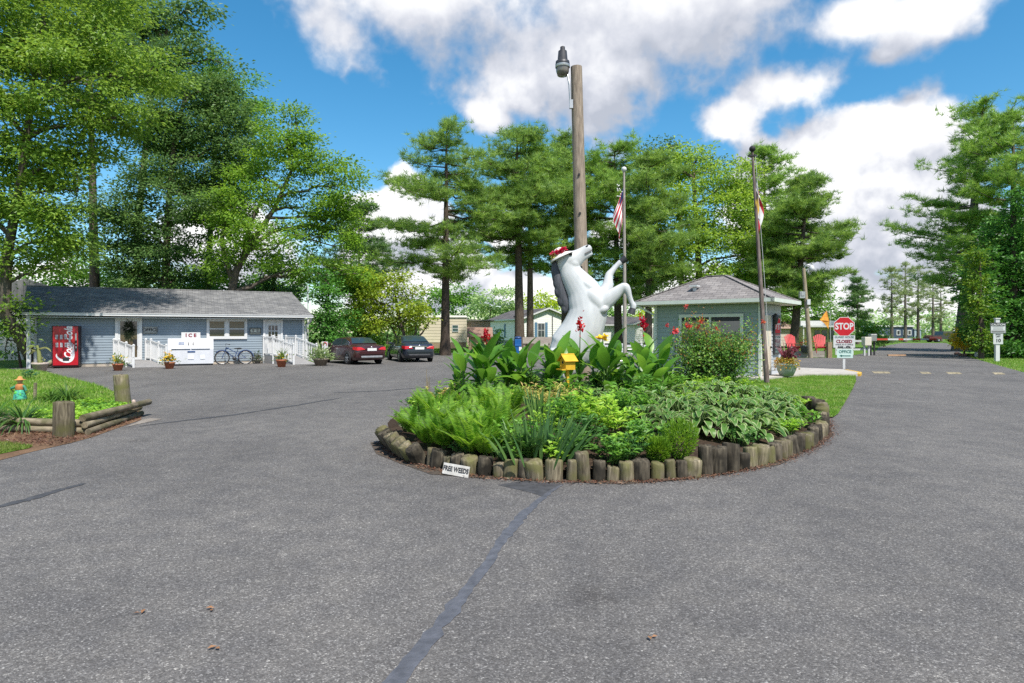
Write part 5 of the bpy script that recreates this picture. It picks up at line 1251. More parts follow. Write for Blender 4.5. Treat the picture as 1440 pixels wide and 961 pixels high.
leafy_tree('young_tree', 'feathery low green tree between stop sign and gate box', Vector(((1222-CX)/F*66,66,0)), [(1222,487),(1222,460)], [(1215,462,14,12),(1232,458,16,14),(1225,474,18,10),(1205,470,10,10)], LM_MID, BARK, leaf=.3, dens=.8, clump=.5, tr=.1, seed=26)
# right side
pine_tree('pine_tree', 'huge spreading pine with thick grey trunk on the right of the road', Vector(((1352-CX)/F*56,56,0)), 21.6, 6.0, [5.0,6.8,6.6,5.0,4.6,4.6,4.0,3.4,1.4], NM_BRIGHT, BARKG, tr=.62, seed=30, gap=1.0, tuft=.55, ndl=17, wid=.042, rise=.2, dens=.85, lean=1.9)
pine_tree('pine_tree', 'second tall pine at the right edge behind the dense evergreen', Vector(((1425-CX)/F*52,52,0)), 19.5, 6.0, [4.2,5.2,5.0,5.0,4.6,3.6,1.4], NM_BRIGHT, BARKG, tr=.45, seed=31, gap=1.0, tuft=.55, ndl=20, wid=.045, rise=.15)
for i, (px, tp, lb, sp) in enumerate(((1254,378,'leftmost of three thin far pines past the barrier',1.0),(1273,368,'middle one of three thin far pines past the barrier',1.1),(1291,374,'right one of three thin far pines past the barrier',1.0),(1312,385,'left of a close pair of far pines by the pickup truck',1.3),(1323,398,'right of a close pair of far pines by the pickup truck',1.0))):
    Yd = 100 + 4*i; z = H + (HY-tp)/F*Yd
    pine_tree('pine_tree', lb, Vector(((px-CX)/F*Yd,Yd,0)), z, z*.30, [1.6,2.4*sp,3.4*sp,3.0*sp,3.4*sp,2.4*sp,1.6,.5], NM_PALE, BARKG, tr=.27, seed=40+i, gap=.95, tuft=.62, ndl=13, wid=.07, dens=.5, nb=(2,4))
leafy_tree('evergreen_tree', 'dense dark feathery evergreen at the right edge behind the caution sign', Vector(((1425-CX)/F*41,41,0)), [(1425,503),(1425,300)],
    [(1432,290,22,26),(1428,328,42,34),(1425,372,60,38),(1420,420,66,42),(1425,465,64,38),(1378,368,14,20),(1376,405,22,34),(1385,455,24,38),(1465,400,50,90),(1415,490,52,16)], LM_ARB, BARK, leaf=.23, dens=1.35, clump=.42, tr=.3, seed=32, depth=.9, up=.35, droop=-.1)
leafy_tree('evergreen_tree', 'yellow-tipped young evergreen leaning out beside the dark one', Vector(((1376-CX)/F*39,39,0)), [(1380,504),(1378,360)], [(1380,362,14,14),(1372,385,16,20),(1368,415,14,22),(1376,445,16,22),(1382,475,16,18)], leafmat('leaf_limearb', [(.10,.2,.02),(.16,.28,.025),(.06,.14,.02),(.24,.34,.03)], .35), BARK, leaf=.22, dens=1.0, clump=.4, tr=.12, seed=33, depth=.8)
leafy_tree('golden_shrub', 'round golden yellow shrub at the road side with brown stones', Vector(((1356-CX)/F*44,44,0)), [(1356,497),(1356,480)], [(1353,472,14,10),(1362,480,13,10),(1347,482,9,8),(1358,466,8,5)], leafmat('leaf_gold', [(.5,.38,.02),(.6,.46,.03),(.4,.36,.03),(.25,.3,.03)], .6, gain=1.5), BARK, leaf=.17, dens=1.1, clump=.3, tr=.06, seed=34, limbs=False, cat='shrub')
leafy_tree('clipped_hedge', 'dark clipped hedge beyond the red and white barrier', Vector(((1243-CX)/F*70,70,0)), [(1243,488),(1243,482)], [(1234,480,9,7),(1246,480,9,7),(1236,474,8,5),(1245,475,6,4)], LM_DARK, BARK, leaf=.22, dens=1.4, clump=.35, tr=.08, seed=35, limbs=False, cat='hedge')
for i, (px, lb) in enumerate(((1268,'low rounded bush left before the blue mobile home'),(1288,'low rounded bush right before the blue mobile home'))):
    leafy_tree('rounded_bush', lb, Vector(((px-CX)/F*108,108,0)), [(px,481),(px,478)], [(px,477,6,3.2)], LM_MID, BARK, leaf=.3, dens=1.1, clump=.4, tr=.06, seed=36+i, limbs=False, cat='bush')
leafy_tree('rounded_bush', 'round dark bush at the corner of the white house by the brown shed', Vector(((699-CX)/F*58,58,0)), [(699,490),(699,478)], [(698,472,9,8),(702,481,8,7)], LM_MID, BARK, leaf=.2, dens=1.1, clump=.35, tr=.06, seed=38, limbs=False, cat='bush')
# tree line behind the houses
bk = [(605,430,105,[(600,420,22,20),(628,412,26,22),(655,418,26,20),(640,440,40,20)],LM_MID,'bluish green tree behind the tan trailer'),
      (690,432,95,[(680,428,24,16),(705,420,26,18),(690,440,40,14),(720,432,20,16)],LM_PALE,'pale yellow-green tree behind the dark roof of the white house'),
      (768,430,92,[(760,422,22,14),(780,428,20,16),(765,440,34,12)],LM_YEL,'lime tree behind the gable of the white house'),
      (835,445,98,[(820,440,26,14),(850,448,22,14),(880,442,24,14)],LM_MID,'green tree line behind the horse forelegs'),
      (925,446,96,[(910,442,22,14),(935,450,20,12)],LM_YEL,'lime tree behind the little house with dark shutters'),
      (545,470,80,[(535,468,26,18),(560,475,24,14),(605,470,24,16)],LM_DARK,'dark undergrowth tree behind the golden tree')]
for i, (px, py, Yd, lo, lm, lb) in enumerate(bk):
    leafy_tree('background_tree', lb, Vector(((px-CX)/F*Yd,Yd,0)), [(px,483),(px,py)], lo, lm, BARK, leaf=.5, dens=.8, clump=1.0, tr=.2, seed=50+i, limbs=False, depth=.6)
mb = MB(); r = np.random.default_rng(60)
for i in range(150):
    a = r.uniform(-.95, .95); Yd = r.uniform(250, 330); hgt = r.uniform(6.5, 13) * (1 if a > .3 else .8)
    crown_leaves(mb, r, (a*Yd*1.2, Yd, hgt*.5), (9, 5, hgt*.55), 1.9, .35, 2.6)
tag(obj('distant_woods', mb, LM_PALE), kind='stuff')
# ---------------------------------------------------------------- parked cars
TAIL = mat('tail_lamp_red', (.5,.01,.015), .2, .1, 9, coat=.6); PLATE = mat('number_plate', (.7,.7,.68), .5, .15, 30); CARGLASS = glassmat('car_glass', (.025,.04,.04), .03)
RIMM = mat('alloy_rim', (.55,.55,.56), .3, .1, 6, metal=.7)
def sedan(label, loc, heading, paint, Lc=4.55, W=1.78, Hc=1.42, deck=.98, style=0):
    """x forward, y left; wheels stand on z = 0"""
    t = thing('parked_car', label, 'car', loc, heading, 'cars parked beside the office'); hw = W/2
    xf, xr = Lc/2, -Lc/2
    # lower body lofted through stations: (x, half width, sill, belt, roof of bonnet/boot)
    st = [(xr,.74,.42,.74,.80),(xr+.06,.86,.30,.86,.92),(xr+.22,.945,.24,.90,deck),(xr+.75,.985,.2,.92,deck+.03),(xr+1.3,1.0,.19,.93,deck+.02),(-.2,1.0,.19,.92,.96),(.7,1.0,.19,.90,.95),(1.15,.985,.2,.86,.93),(xf-.75,.96,.21,.80,.86),(xf-.25,.90,.24,.70,.75),(xf-.06,.80,.3,.6,.65),(xf,.66,.4,.52,.56)]
    V = []
    for x, wf, zs, zb, zt in st:
        w_ = hw*wf
        half = [(w_*.80,zs-.02),(w_*.95,zs+.02),(w_,zs+.16),(w_*1.005,(zs+zb)/2),(w_*.99,zb-.10),(w_*.955,zb-.02),(w_*.86,zt-.012),(w_*.45,zt+.012),(0,zt+.018)]
        for y, z in half: V.append((x, y, z))
        for y, z in half[-2::-1]: V.append((x, -y, z))
    n = 17; k = len(st)
    Fs = [(i*n+j, i*n+j+1, (i+1)*n+j+1, (i+1)*n+j) for i in range(k-1) for j in range(n-1)] + [(i*n, (i+1)*n, (i+1)*n+n-1, i*n+n-1) for i in range(k-1)]
    mb = MB(); mb.raw(V, Fs, 0, True); mb.raw(V[:n], [tuple(range(n))]); mb.raw(V[-n:], [tuple(range(n))[::-1]])
    # cabin shell
    bw, rw = hw*.865, hw*.66
    cab = [(xr+.78,deck+.015,bw,.0),(-1.05,Hc-.07,rw+.02,0),(-.55,Hc,rw,0),(.1,Hc,rw,0),(.45,Hc-.06,rw+.02,0),(1.28,.93,bw,0)]
    V = []; sec = []
    for x, z, w_, _ in cab: sec.append((x, z, w_))
    base = [(xr+.72,.93),(-1.25,.93),(-.55,.93),(.15,.93),(.75,.93),(1.34,.93)]
    for (x, z, w_), (bx_, bz_) in zip(sec, base):
        V += [(bx_, bw+.015, bz_-.03), (x, w_, z-.03), (x, w_*.82, z), (x, 0, z+.022), (x, -w_*.82, z), (x, -w_, z-.03), (bx_, -bw-.015, bz_-.03)]
    Fs = [(i*7+j, i*7+j+1, (i+1)*7+j+1, (i+1)*7+j) for i in range(5) for j in range(6)] + [(0,6,5,4,3,2,1), (35,36,37,38,39,40,41)]
    mb.raw(V, Fs, 0, True)
    body = obj('body', mb, paint, t)
    def panel(name, pts, off, m, parent=None):
        P = [Vector(p) for p in pts]; nrm = (P[1]-P[0]).cross(P[2]-P[0]).normalized()
        c = sum(P, Vector())/len(P)
        if nrm.dot(c - Vector((c.x*.5, 0, .6))) < 0: nrm = -nrm
        P = [p + nrm*off for p in P]; Q = [p - nrm*.012 for p in P]; kk = len(P); mm = MB()
        mm.raw([tuple(p) for p in P+Q], [tuple(range(kk)), tuple(range(kk,2*kk))[::-1]] + [(i,(i+1)%kk,kk+(i+1)%kk,kk+i) for i in range(kk)])
        return obj(name, mm, m, parent or t)
    # rear and front glass
    a, b_ = Vector((xr+.84,0,deck+.075)), Vector((-1.02,0,Hc-.06))
    panel('rear_window', [(a.x,bw*.88,a.z),(b_.x,rw*.90,b_.z),(b_.x+.01,0,b_.z+.026),(b_.x,-rw*.90,b_.z),(a.x,-bw*.88,a.z)], .03, CARGLASS)
    panel('windscreen', [(1.24,bw*.88,.955),(.47,rw*.90,Hc-.075),(.47,-rw*.90,Hc-.075),(1.24,-bw*.88,.955)], .014, CARGLASS)
    TRIM = CHROME if style == 0 else DARK
    for s in (1,-1):
        def yy(z): return s*(bw + (rw-bw)*(z-.93)/(Hc-.03-.93))
        zt = Hc-.10; zb = .965
        polys = [[(-.28,yy(zb),zb),(1.12,yy(zb),zb),(.46,yy(zt),zt),(-.22,yy(zt),zt)], [(-.34,yy(zb),zb),(-.29,yy(zt),zt),(-.62,yy(zt),zt),(-1.18,yy(zb+.12),zb+.12),(-1.22,yy(zb),zb)]]
        for P in polys: panel('side_window', P, .014, CARGLASS)
        mb = MB()
        mb.tube([(1.15,yy(.96)+s*.012,.95),(-1.25,yy(.96)+s*.012,.95),(-1.22,yy(zb+.13)+s*.012,zb+.14),(-.64,yy(zt)+s*.012,zt+.02),(.46,yy(zt)+s*.012,zt+.02),(1.15,yy(.96)+s*.012,.955)], .011, 6); obj('window_trim', mb, TRIM, t)
        mb = MB(); mb.box((.92,s*(hw*.98),1.0),(.12,.2,.13)); obj('mirror', mb, paint, t, bevel=.03)
        for x in (1.36,-1.36):
            r0 = .325
            mb = MB(); mb.lathe([(r0+.055,-.012),(r0+.055,.012),(.001,.012)], (x,s*(hw*.985),r0+.01), 26, M=Matrix.Rotation(-s*PI/2,3,'X')); obj('wheel_arch', mb, BLACK, t)
            mb = MB(); mb.lathe([(.2,-.1),(r0-.03,-.1),(r0,-.075),(r0,.075),(r0-.03,.1),(.22,.105),(.2,.06)], (x,s*(hw-.075),r0), 28, M=Matrix.Rotation(-s*PI/2,3,'X')); wh = obj('wheel', mb, BLACK, t)
            mb = MB(); yo = s*(hw+.01)
            mb.lathe([(.215,-.05),(.225,.01),(.21,.01),(.2,-.03),(.001,-.03)], (x,s*(hw-.0),r0), 28, M=Matrix.Rotation(-s*PI/2,3,'X'))
            for q in range(5 if style == 0 else 7):
                an = 2*PI*q/(5 if style == 0 else 7) + .3; mb.bar((x,yo-s*.01,r0),(x+.205*math.cos(an),yo-s*.01,r0+.205*math.sin(an)),.055,.03,up=(0,1,0))
            mb.ell((x,yo,r0),(.05,.02,.05)); obj('rim', mb, RIMM, wh)
        mb = MB()
        for x in ((.98,-.3,-1.3) if style else (.98,-.45)): mb.bar((x,s*(hw*.998),.32),(x-.03,s*(hw*.975),.86),.008,.012,up=(0,1,0))
        obj('door_seam', mb, BLACK, t)
        mb = MB(); mb.box((-.18 if style == 0 else -.12,s*(hw*.995+.005),.80),(.2,.03,.03)); obj('door_handle', mb, TRIM if style == 0 else paint, t)
        # tail lamp wraps the corner
        y1, y0 = s*hw*.93, s*hw*.42
        mb = MB(); V = [(xr+.34,s*hw*.972,.90),(xr+.34,s*hw*.978,.76),(xr+.03,s*hw*.865,.72),(xr+.05,s*hw*.85,.885),(xr-.012,y0,.76),(xr+.05,y0,.86)]
        o_ = Vector((-.012, s*.012, 0)); V = [tuple(Vector(v)+o_) for v in V]
        W_ = [tuple(Vector(v)+Vector((.05,-s*.05,0))) for v in V]
        mb.raw(V+W_, [(0,1,2,3),(3,2,4,5),(6,9,8,7),(9,11,10,8),(0,3,9,6),(3,5,11,9),(1,7,8,2),(2,8,10,4),(0,6,7,1),(5,4,10,11)]); obj('tail_lamp', mb, TAIL, t)
        mb = MB(); mb.ell((xf-.2,s*hw*.68,.62),(.16,.2,.07)); obj('headlight', mb, RIMM, t)
    mb = MB(); mb.box((xr-.012,0,.60),(.05,hw*1.50,.17)); obj('rear_bumper', mb, paint, t, bevel=.03)
    mb = MB(); mb.box((xr-.02,0,.40),(.05,hw*1.3,.10)); obj('lower_valance', mb, STEEL if style == 0 else DARK, t, bevel=.02)
    mb = MB(); mb.box((xr-.02,0,.765),(.03,.50,.13)); obj('number_plate', mb, PLATE, t)
    if style: 
        mb = MB(); mb.box((xr-.018,0,.86),(.03,.85,.035)); mb.ell((xr-.03,0,.90),(.02,.06,.045)); obj('boot_trim', mb, CHROME, t)
    else:
        mb = MB(); mb.ell((xr+.02,0,.88),(.02,.045,.045)); obj('boot_badge', mb, RIMM, t)
    return t
P1 = mat('maroon_paint', (.048,.014,.015), .25, .08, 2, coat=.8); P2 = mat('dark_blue_paint', (.02,.027,.04), .22, .08, 2, coat=.8)
# heading measured so that x points away and to the left of the camera
ca = G(505.5, 510.5); 
sedan('maroon two-door coupe parked tail-out nearest the office', (ca.x-.35, ca.y-.2, .004), R(90+39), P1, 4.6, 1.78, 1.37, .97, 0)
cb = G(577, 507.8); sedan('dark blue-black four-door saloon parked right of the maroon coupe', (cb.x-.1, cb.y+.25, .004), R(90+23), P2, 4.6, 1.82, 1.44, 1.02, 1)
# far pickup with a red trailer
t = thing('pickup_truck', 'dark pickup truck parked beyond the far lawn', 'truck', Vector(((1328-CX)/F*104,104,0)), R(4))
mb = MB(); M = Matrix(((1,0,0),(0,0,-1),(0,1,0)))
mb.prism([(-2.7,.5),(2.6,.5),(2.75,.75),(2.65,1.05),(1.4,1.15),(.8,1.75),(-.9,1.75),(-1.0,1.12),(-2.7,1.12)], -.95, .95, M); obj('body', mb, mat('truck_paint',(.045,.045,.05),.3,.1,3,coat=.6), t, bevel=.06)
for x0, x1 in ((-.8,-.1),(0,.75)):
    mb = MB(); mb.box(((x0+x1)/2,-.955,1.42),(x1-x0,.02,.42)); obj('window', mb, CARGLASS, t)
for x in (-1.75,1.7):
    for y in (-.9,.9):
        mb = MB(); mb.lathe([(.2,-.12),(.4,-.12),(.4,.12),(.2,.12),(.2,-.12)], (x,y,.4), 20, M=Matrix.Rotation(PI/2,3,'X')); wh = obj('wheel', mb, BLACK, t)
        mb = MB(); mb.lathe([(.001,.05),(.2,.1)], (x,y,.4), 16, M=Matrix.Rotation(PI/2,3,'X')); obj('rim', mb, RIMM, wh)
t = thing('utility_trailer', 'low red trailer hitched behind the far pickup truck', 'trailer', Vector(((1311-CX)/F*103,103,0)), R(4))
mb = MB(); mb.box((0,0,.7),(2.0,1.5,.4)); mb.box((0,0,1.05),(2.25,.06,.08)); obj('bed', mb, mat('trailer_red',(.13,.03,.03),.6,.2,5), t)
for y in (-.8,.8):
    mb = MB(); mb.lathe([(.001,-.1),(.35,-.1),(.35,.1),(.001,.1)], (0,y,.35), 18, M=Matrix.Rotation(PI/2,3,'X')); obj('wheel', mb, BLACK, t)
# ---------------------------------------------------------------- mobile homes and things beyond the parking area
WSID = mat('white_siding', (.78,.77,.75), .6, .05, 1); ROOFD = m_shingle('charcoal_roof', (.10,.095,.095), (.16,.15,.15)); CREAM = mat('cream_panels', (.62,.55,.42), .6, .06, 1)
SHUT = mat('blue_shutter', (.10,.19,.30), .6, .1, 6); SHUTD = mat('navy_shutter', (.05,.07,.11), .6, .1, 6); PINKR = mat('pink_brown_roof', (.36,.25,.21), .8, .12, 3); SKIRT = mat('tan_skirt', (.30,.22,.15), .8, .12, 4, stretch=(14,14,1))
PG = glassmat('house_glass', (.03,.04,.05), .08)
def shuttered_window(h, x, z, w_, hh, y, sh, dirx=True, sw=.32):
    mb = MB(); frame_rect(mb, x-w_/2, x+w_/2, z-hh/2, z+hh/2, y, .08, .06); mb.box((x,y-.045,z),(w_-.16,.03,.05)); mb.box((x,y-.045,z),(.03,.028,hh-.16)); f = obj('window', mb, WHITE, h)
    mb = MB(); mb.box((x,y-.02,z),(w_-.14,.02,hh-.14)); obj('pane', mb, PG, f)
    for s in (-1,1):
        mb = MB(); mb.box((x+s*(w_/2+sw/2+.03),y-.03,z),(sw,.05,hh+.1)); obj('shutter', mb, sh, h)
def gable_house(label, corner, ang, Wg, Ls, wall_h, rise, wallm, roofm, z0=.5, wins=(), side=(), sh=SHUT):
    """gable end along local +x from the near corner; body runs back along +y... side wall on the left"""
    t = thing('white_house', label, 'house', corner, ang)
    mb = MB(); siding(mb,(0,0,0),(Wg,0,0),z0,wall_h,.25,.02); siding(mb,(0,Ls,0),(0,0,0),z0,wall_h,.25,.02); siding(mb,(Wg,0,0),(Wg,Ls,0),z0,wall_h,.25,.02); siding(mb,(Wg,Ls,0),(0,Ls,0),z0,wall_h,.25,.02)
    for y in (0,Ls):
        q = [(0,y,wall_h),(Wg,y,wall_h),(Wg/2,y,wall_h+rise)]; mb.raw(q if y == 0 else q[::-1], [(0,1,2)])
    obj('wall', mb, wallm, t)
    mb = MB(); mb.box((Wg/2,Ls/2,z0/2),(Wg-.1,Ls-.1,z0)); obj('skirting', mb, mat('skirt_grey',(.4,.38,.35),.8,.1,3), t)
    mb = MB(); o = .35; sl = rise/(Wg/2)
    for s in (0,1):
        xe, xm = (-o, Wg/2) if s == 0 else (Wg+o, Wg/2); ze, zm = wall_h - o*sl + .06, wall_h + rise + .06
        P = [(xe,-o,ze),(xm,-o,zm),(xm,Ls+o,zm),(xe,Ls+o,ze)]; V = P + [(a,b,c-.1) for a,b,c in P]
        mb.raw(V, [(0,1,2,3),(7,6,5,4),(0,4,5,1),(1,5,6,2),(2,6,7,3),(3,7,4,0)])
    rf = obj('roof', mb, roofm, t)
    mb = MB()
    for s in (0,1):
        xe = -o if s == 0 else Wg+o; mb.bar((xe,-o-.03,wall_h-o*sl+.02),(Wg/2,-o-.03,wall_h+rise+.02),.05,.17)
    mb.box((-o-.03,Ls/2,wall_h-o*sl),(.06,Ls+2*o,.16)); obj('fascia', mb, WHITE, t)
    for x, z, w_, hh in wins: shuttered_window(t, x, z, w_, hh, -.02, sh)
    return t, rf
# white house with blue shutters
c = Vector(((735-CX)/F*75, 75, 0)); 
hw_, rf = gable_house('white house with blue shutters behind the twin pine trunks', c, R(12), 6.6, 10.5, 3.25, 1.2, WSID, ROOFD, .6, [(2.4,1.85,1.0,1.75)])
for k, y in enumerate((.6,5.2)):
    mb = MB(); mb.box((-.03,y,1.8),(.05,.4,1.7)); obj('shutter', mb, SHUT, hw_)
mb = MB(); mb.cyl((3.9,-.05,.3),(3.9,-.05,3.5),.05,n=8); obj('downspout', mb, DARK, hw_)
mb = MB(); mb.box((.9,2.5,3.75),(1.3,1.6,.14),Matrix.Rotation(-.36,3,'Y')); obj('roof_vent', mb, ROOFD, rf)
hw_.rotation_euler.z = R(24)
# smaller white house with navy shutters
c = Vector(((893-CX)/F*72, 72, 0)); h3, _ = gable_house('small white gabled house with navy shutters left of the guard house', c, R(14), 4.6, 9.0, 2.6, .75, WSID, ROOFD, .4, [(1.9,1.55,.8,1.2)], sh=SHUTD)
h3.rotation_euler.z = R(20)
t = thing('white_house', 'long white house with grey roof behind the horse forelegs', 'house', Vector(((822-CX)/F*76,76,0)), R(2))
mb = MB(); siding(mb,(0,0,0),(6.0,0,0),.3,2.55,.25,.02); siding(mb,(6,0,0),(6,6,0),.3,2.55,.25,.02); siding(mb,(0,6,0),(0,0,0),.3,2.55,.25,.02); obj('wall', mb, WSID, t)
mb = MB(); mb.prism([(-.4,2.5),(6.4,2.5),(6.4,2.62),(3.2*0+6.4,2.62),(6.4,3.5),(-.4,3.5)], 2.8, 3.2, Matrix(((1,0,0),(0,0,1),(0,1,0)))); 
mb = MB(); P = [(-.4,-.4,2.5),(6.4,-.4,2.5),(6.4,3,3.55),(-.4,3,3.55),(-.4,6.4,2.5),(6.4,6.4,2.5)]; mb.raw(P,[(0,1,2,3),(3,2,5,4),(0,3,4),(1,5,2)]); obj('roof', mb, ROOFD, t)
mb = MB(); mb.box((3,-.42,2.46),(6.9,.06,.14)); obj('fascia', mb, WHITE, t)
# cream trailer with flat-roofed addition
Yt = 64; c = Vector(((590-CX)/F*Yt, Yt, 0)); pm = Yt/F
t = thing('trailer_home', 'cream trailer home with rounded roof behind the tallest pine', 'trailer home', c, R(3))
Lt = (656-590)*pm; mb = MB(); siding(mb,(0,0,0),(Lt,0,0),.6,3.05,.3,.015); siding(mb,(Lt,0,0),(Lt,4,0),.6,3.05,.3,.015); siding(mb,(0,4,0),(0,0,0),.6,3.05,.3,.015); obj('wall', mb, CREAM, t)
mb = MB(); mb.box((Lt/2,2,3.14),(Lt+.1,4.2,.3)); obj('roof', mb, mat('trailer_roof_white',(.68,.66,.6),.6,.06,2), t, bevel=.12)
mb = MB(); mb.box((Lt/2,.06,.3),(Lt-.05,.1,.6)); obj('skirting', mb, SKIRT, t)
xw = (640-590)*pm; mb = MB(); frame_rect(mb, xw-.30, xw+.32, 1.65, 2.35, -.02, .05, .05); f = obj('window', mb, WHITE2, t)
mb = MB(); mb.box((xw,-.02,2.0),(.55,.02,.64)); obj('pane', mb, glassmat('teal_glass',(.04,.10,.10),.1), f); mb = MB(); mb.box((xw,-.05,2.0),(.55,.03,.05)); obj('sash', mb, WHITE2, f)
t = thing('porch_addition', 'pinkish flat-roofed porch room joined to the cream trailer', 'porch', Vector(((656.5-CX)/F*65.5,65.5,0)), R(3))
mb = MB(); siding(mb,(.05,0,0),(2.4,0,0),.3,2.75,.3,.015); siding(mb,(2.4,0,0),(2.4,3,0),.3,2.75,.3,.015); obj('wall', mb, mat('pink_siding',(.60,.47,.41),.7,.06,2), t)
mb = MB(); mb.box((1.25,1.4,2.85),(3.1,3.6,.12),Matrix.Rotation(.03,3,'Y')); obj('roof', mb, mat('grey_flat_roof',(.22,.21,.19),.8), t)
t = thing('storage_shed', 'low brown shed with sloping brown roof beside the cream trailer', 'shed', Vector(((659-CX)/F*51,51,0)), R(4))
ws = (691-659)*51/F; mb = MB(); mb.prism([(0,0),(2.2,0),(2.2,1.75),(0,1.35)], 0, ws, Matrix(((0,0,1),(1,0,0),(0,1,0)))); obj('wall', mb, mat('tan_panels',(.46,.30,.18),.8,.1,3,stretch=(16,16,1)), t)
mb = MB(); P = [(-.12,-.25,1.30),(ws+.12,-.25,1.30),(ws+.12,1.0,2.02),(-.12,1.0,2.02),(ws+.12,2.4,1.6),(-.12,2.4,1.6)]; V = P+[(a,b,c-.08) for a,b,c in P]
mb.raw(V,[(0,1,2,3),(3,2,4,5),(0,6,7,1),(6,9,8,7),(9,11,10,8),(0,3,9,6),(3,5,11,9),(1,7,8,2),(2,8,10,4),(5,4,10,11)]); obj('roof', mb, mat('brown_felt',(.27,.17,.13),.9,.15,4), t)
mb = MB(); mb.box((.12,-.02,.65),(.1,.05,1.3)); mb.box((ws-.1,-.02,.65),(.1,.05,1.3)); obj('corner_trim', mb, mat('tan_trim',(.55,.40,.28),.7), t)
# blue bin on a post, notice rail, white plank fences
t = thing('newspaper_box', 'blue plastic delivery box on a post behind the cannas', 'box', Vector(((728.5-CX)/F*33,33,0)), 0)
mb = MB(); mb.box((0,0,.75),(.34,.34,1.05)); mb.box((.0,-.18,.95),(.34,.03,.1)); obj('box', mb, mat('blue_plastic',(.01,.10,.30),.4,.1,6), t, bevel=.02)
mb = MB(); mb.ell((0,0,1.33),(.20,.18,.10)); obj('lid', mb, mat('navy_plastic',(.02,.05,.14),.4), t)
mb = MB(); mb.box((.12,-.19,.78),(.14,.015,.2)); obj('label', mb, PLATE, t); mb = MB(); mb.box((0,0,.12),(.1,.1,.26)); obj('post', mb, DARK, t)
t = thing('board_fence', 'weathered pale board rail between the blue box and the horse', 'fence', Vector(((735-CX)/F*42,42,0)), R(2))
wb = (792-735)*42/F; mb = MB(); mb.box((wb/2,0,1.1),(wb,.05,.42)); obj('panel', mb, m_wood('pale_board',(.30,.25,.21),(.52,.45,.39),2,0,.85), t)
for k in range(4):
    mb = MB(); mb.box((.1+k*(wb-.2)/3,.07,.65),(.09,.09,1.3)); obj('post', mb, m_wood('pale_post',(.28,.23,.19),(.45,.38,.32),2,2,.85), t)
def rail_fence(label, p0, p1, posts, zs, m, h=1.0, name='white_fence', w=.12):
    d = (p1-p0); ang = math.atan2(d.y, d.x); L_ = d.length; t = thing(name, label, 'fence', p0, ang)
    for z in zs: obj('rail', MB().box((L_/2,-.03,z),(L_,.035,.13)), m, t)
    for k in range(posts): obj('post', MB().box((L_*k/(posts-1),.03,h/2),(w,w,h)), m, t)
    return t
rail_fence('low white plank fence behind the horse and the cannas', Vector(((796-CX)/F*37,37,0)), Vector(((930-CX)/F*36,36,0)), 6, (.45,.85), WHITE, 1.0)
# stacked white chairs / clutter seen through the fence
t = thing('bicycle_rack', 'grey metal bicycle rack in front of the white plank fence', 'rack', Vector(((895-CX)/F*33,33,0)), R(4))
mb = MB(); mb.tube([(-1.3,0,.75),(1.3,0,.75)],.03,8)
mb.tube([(-1.3,0,.15),(1.3,0,.15)],.03,8)
for k in range(9): mb.cyl((-1.2+.3*k,0,.15),(-1.2+.3*k,0,.75),.018,n=6)
for x in (-1.3,1.3): mb.cyl((x,0,0),(x,0,.8),.035,n=8)
obj('rack', mb, STEEL, t)
# lamp post with meter boxes on the right
b = Vector(((1140-CX)/F*40.5, 40.5, 0)); 
t = thing('utility_pole', 'pale timber post with curved lamp arm and meter boxes by the red chairs', 'utility pole', b)
top = AT(1130,377,40.5)-b; mb = MB(); mb.tube([top*(i/6) for i in range(7)], [.15-.008*i for i in range(7)], 12); obj('pole', mb, m_wood('pale_pole',(.30,.24,.16),(.50,.42,.30),1.5,2,.85), t)
mb = MB(); a = top*.96; mb.tube([a, a+Vector((.05,-.1,.35)), a+Vector((.22,-.12,.42)), a+Vector((.42,-.12,.32))], .035, 8); obj('lamp_arm', mb, STEEL, t)
mb = MB(); mb.lathe([(.02,.2),(.1,.16),(.16,.02),(.17,-.16),(.001,-.2)], a+Vector((.44,-.12,.2)), 14); obj('lamp', mb, WHITE2, t)
mb = MB(); mb.box(top*.70+Vector((-.28,-.1,0)),(.34,.2,.42)); mb.box(top*.70+Vector((-.28,-.21,.05)),(.2,.06,.2)); obj('meter_box', mb, STEEL, t)
mb = MB(); mb.box(top*.62+Vector((.06,-.18,0)),(.2,.12,.34)); obj('junction_box', mb, WHITE2, t)
# timber deck edge, red chairs, planter
d0, d1 = G(1112,503.0), G(1166,503.4)
t = thing('timber_edging', 'two-tier grey timber edging in front of the red chairs', 'edging', d0, 0)
for z in (.11,.32): obj('timber', MB().box(((d1-d0).x/2,.1,z),((d1-d0).x,.2,.2)), m_wood('grey_timber',(.22,.19,.17),(.42,.38,.34),2,0,.9), t)
t = thing('timber_post', 'stout brown timber post at the right end of the edging', 'post', G(1166,503.6), 0); obj('post', MB().box((0,0,.5),(.26,.26,1.0)), m_wood('tan_post',(.22,.15,.09),(.40,.30,.19),2,2,.85), t)
mb = MB(); mb.prism([(0,0),(1.9,0),(1.9,2.5),(0,2.5)], 0, .32); o = obj('deck', mb, m_wood('deck_boards',(.3,.27,.24),(.5,.46,.42),2,1,.85), None, Vector((d0.x, d0.y+.22, 0))); tag(o, 'low grey boarded deck under the red chairs', 'deck')
CHR = mat('chair_red', (.52,.06,.06), .5, .12, 6)
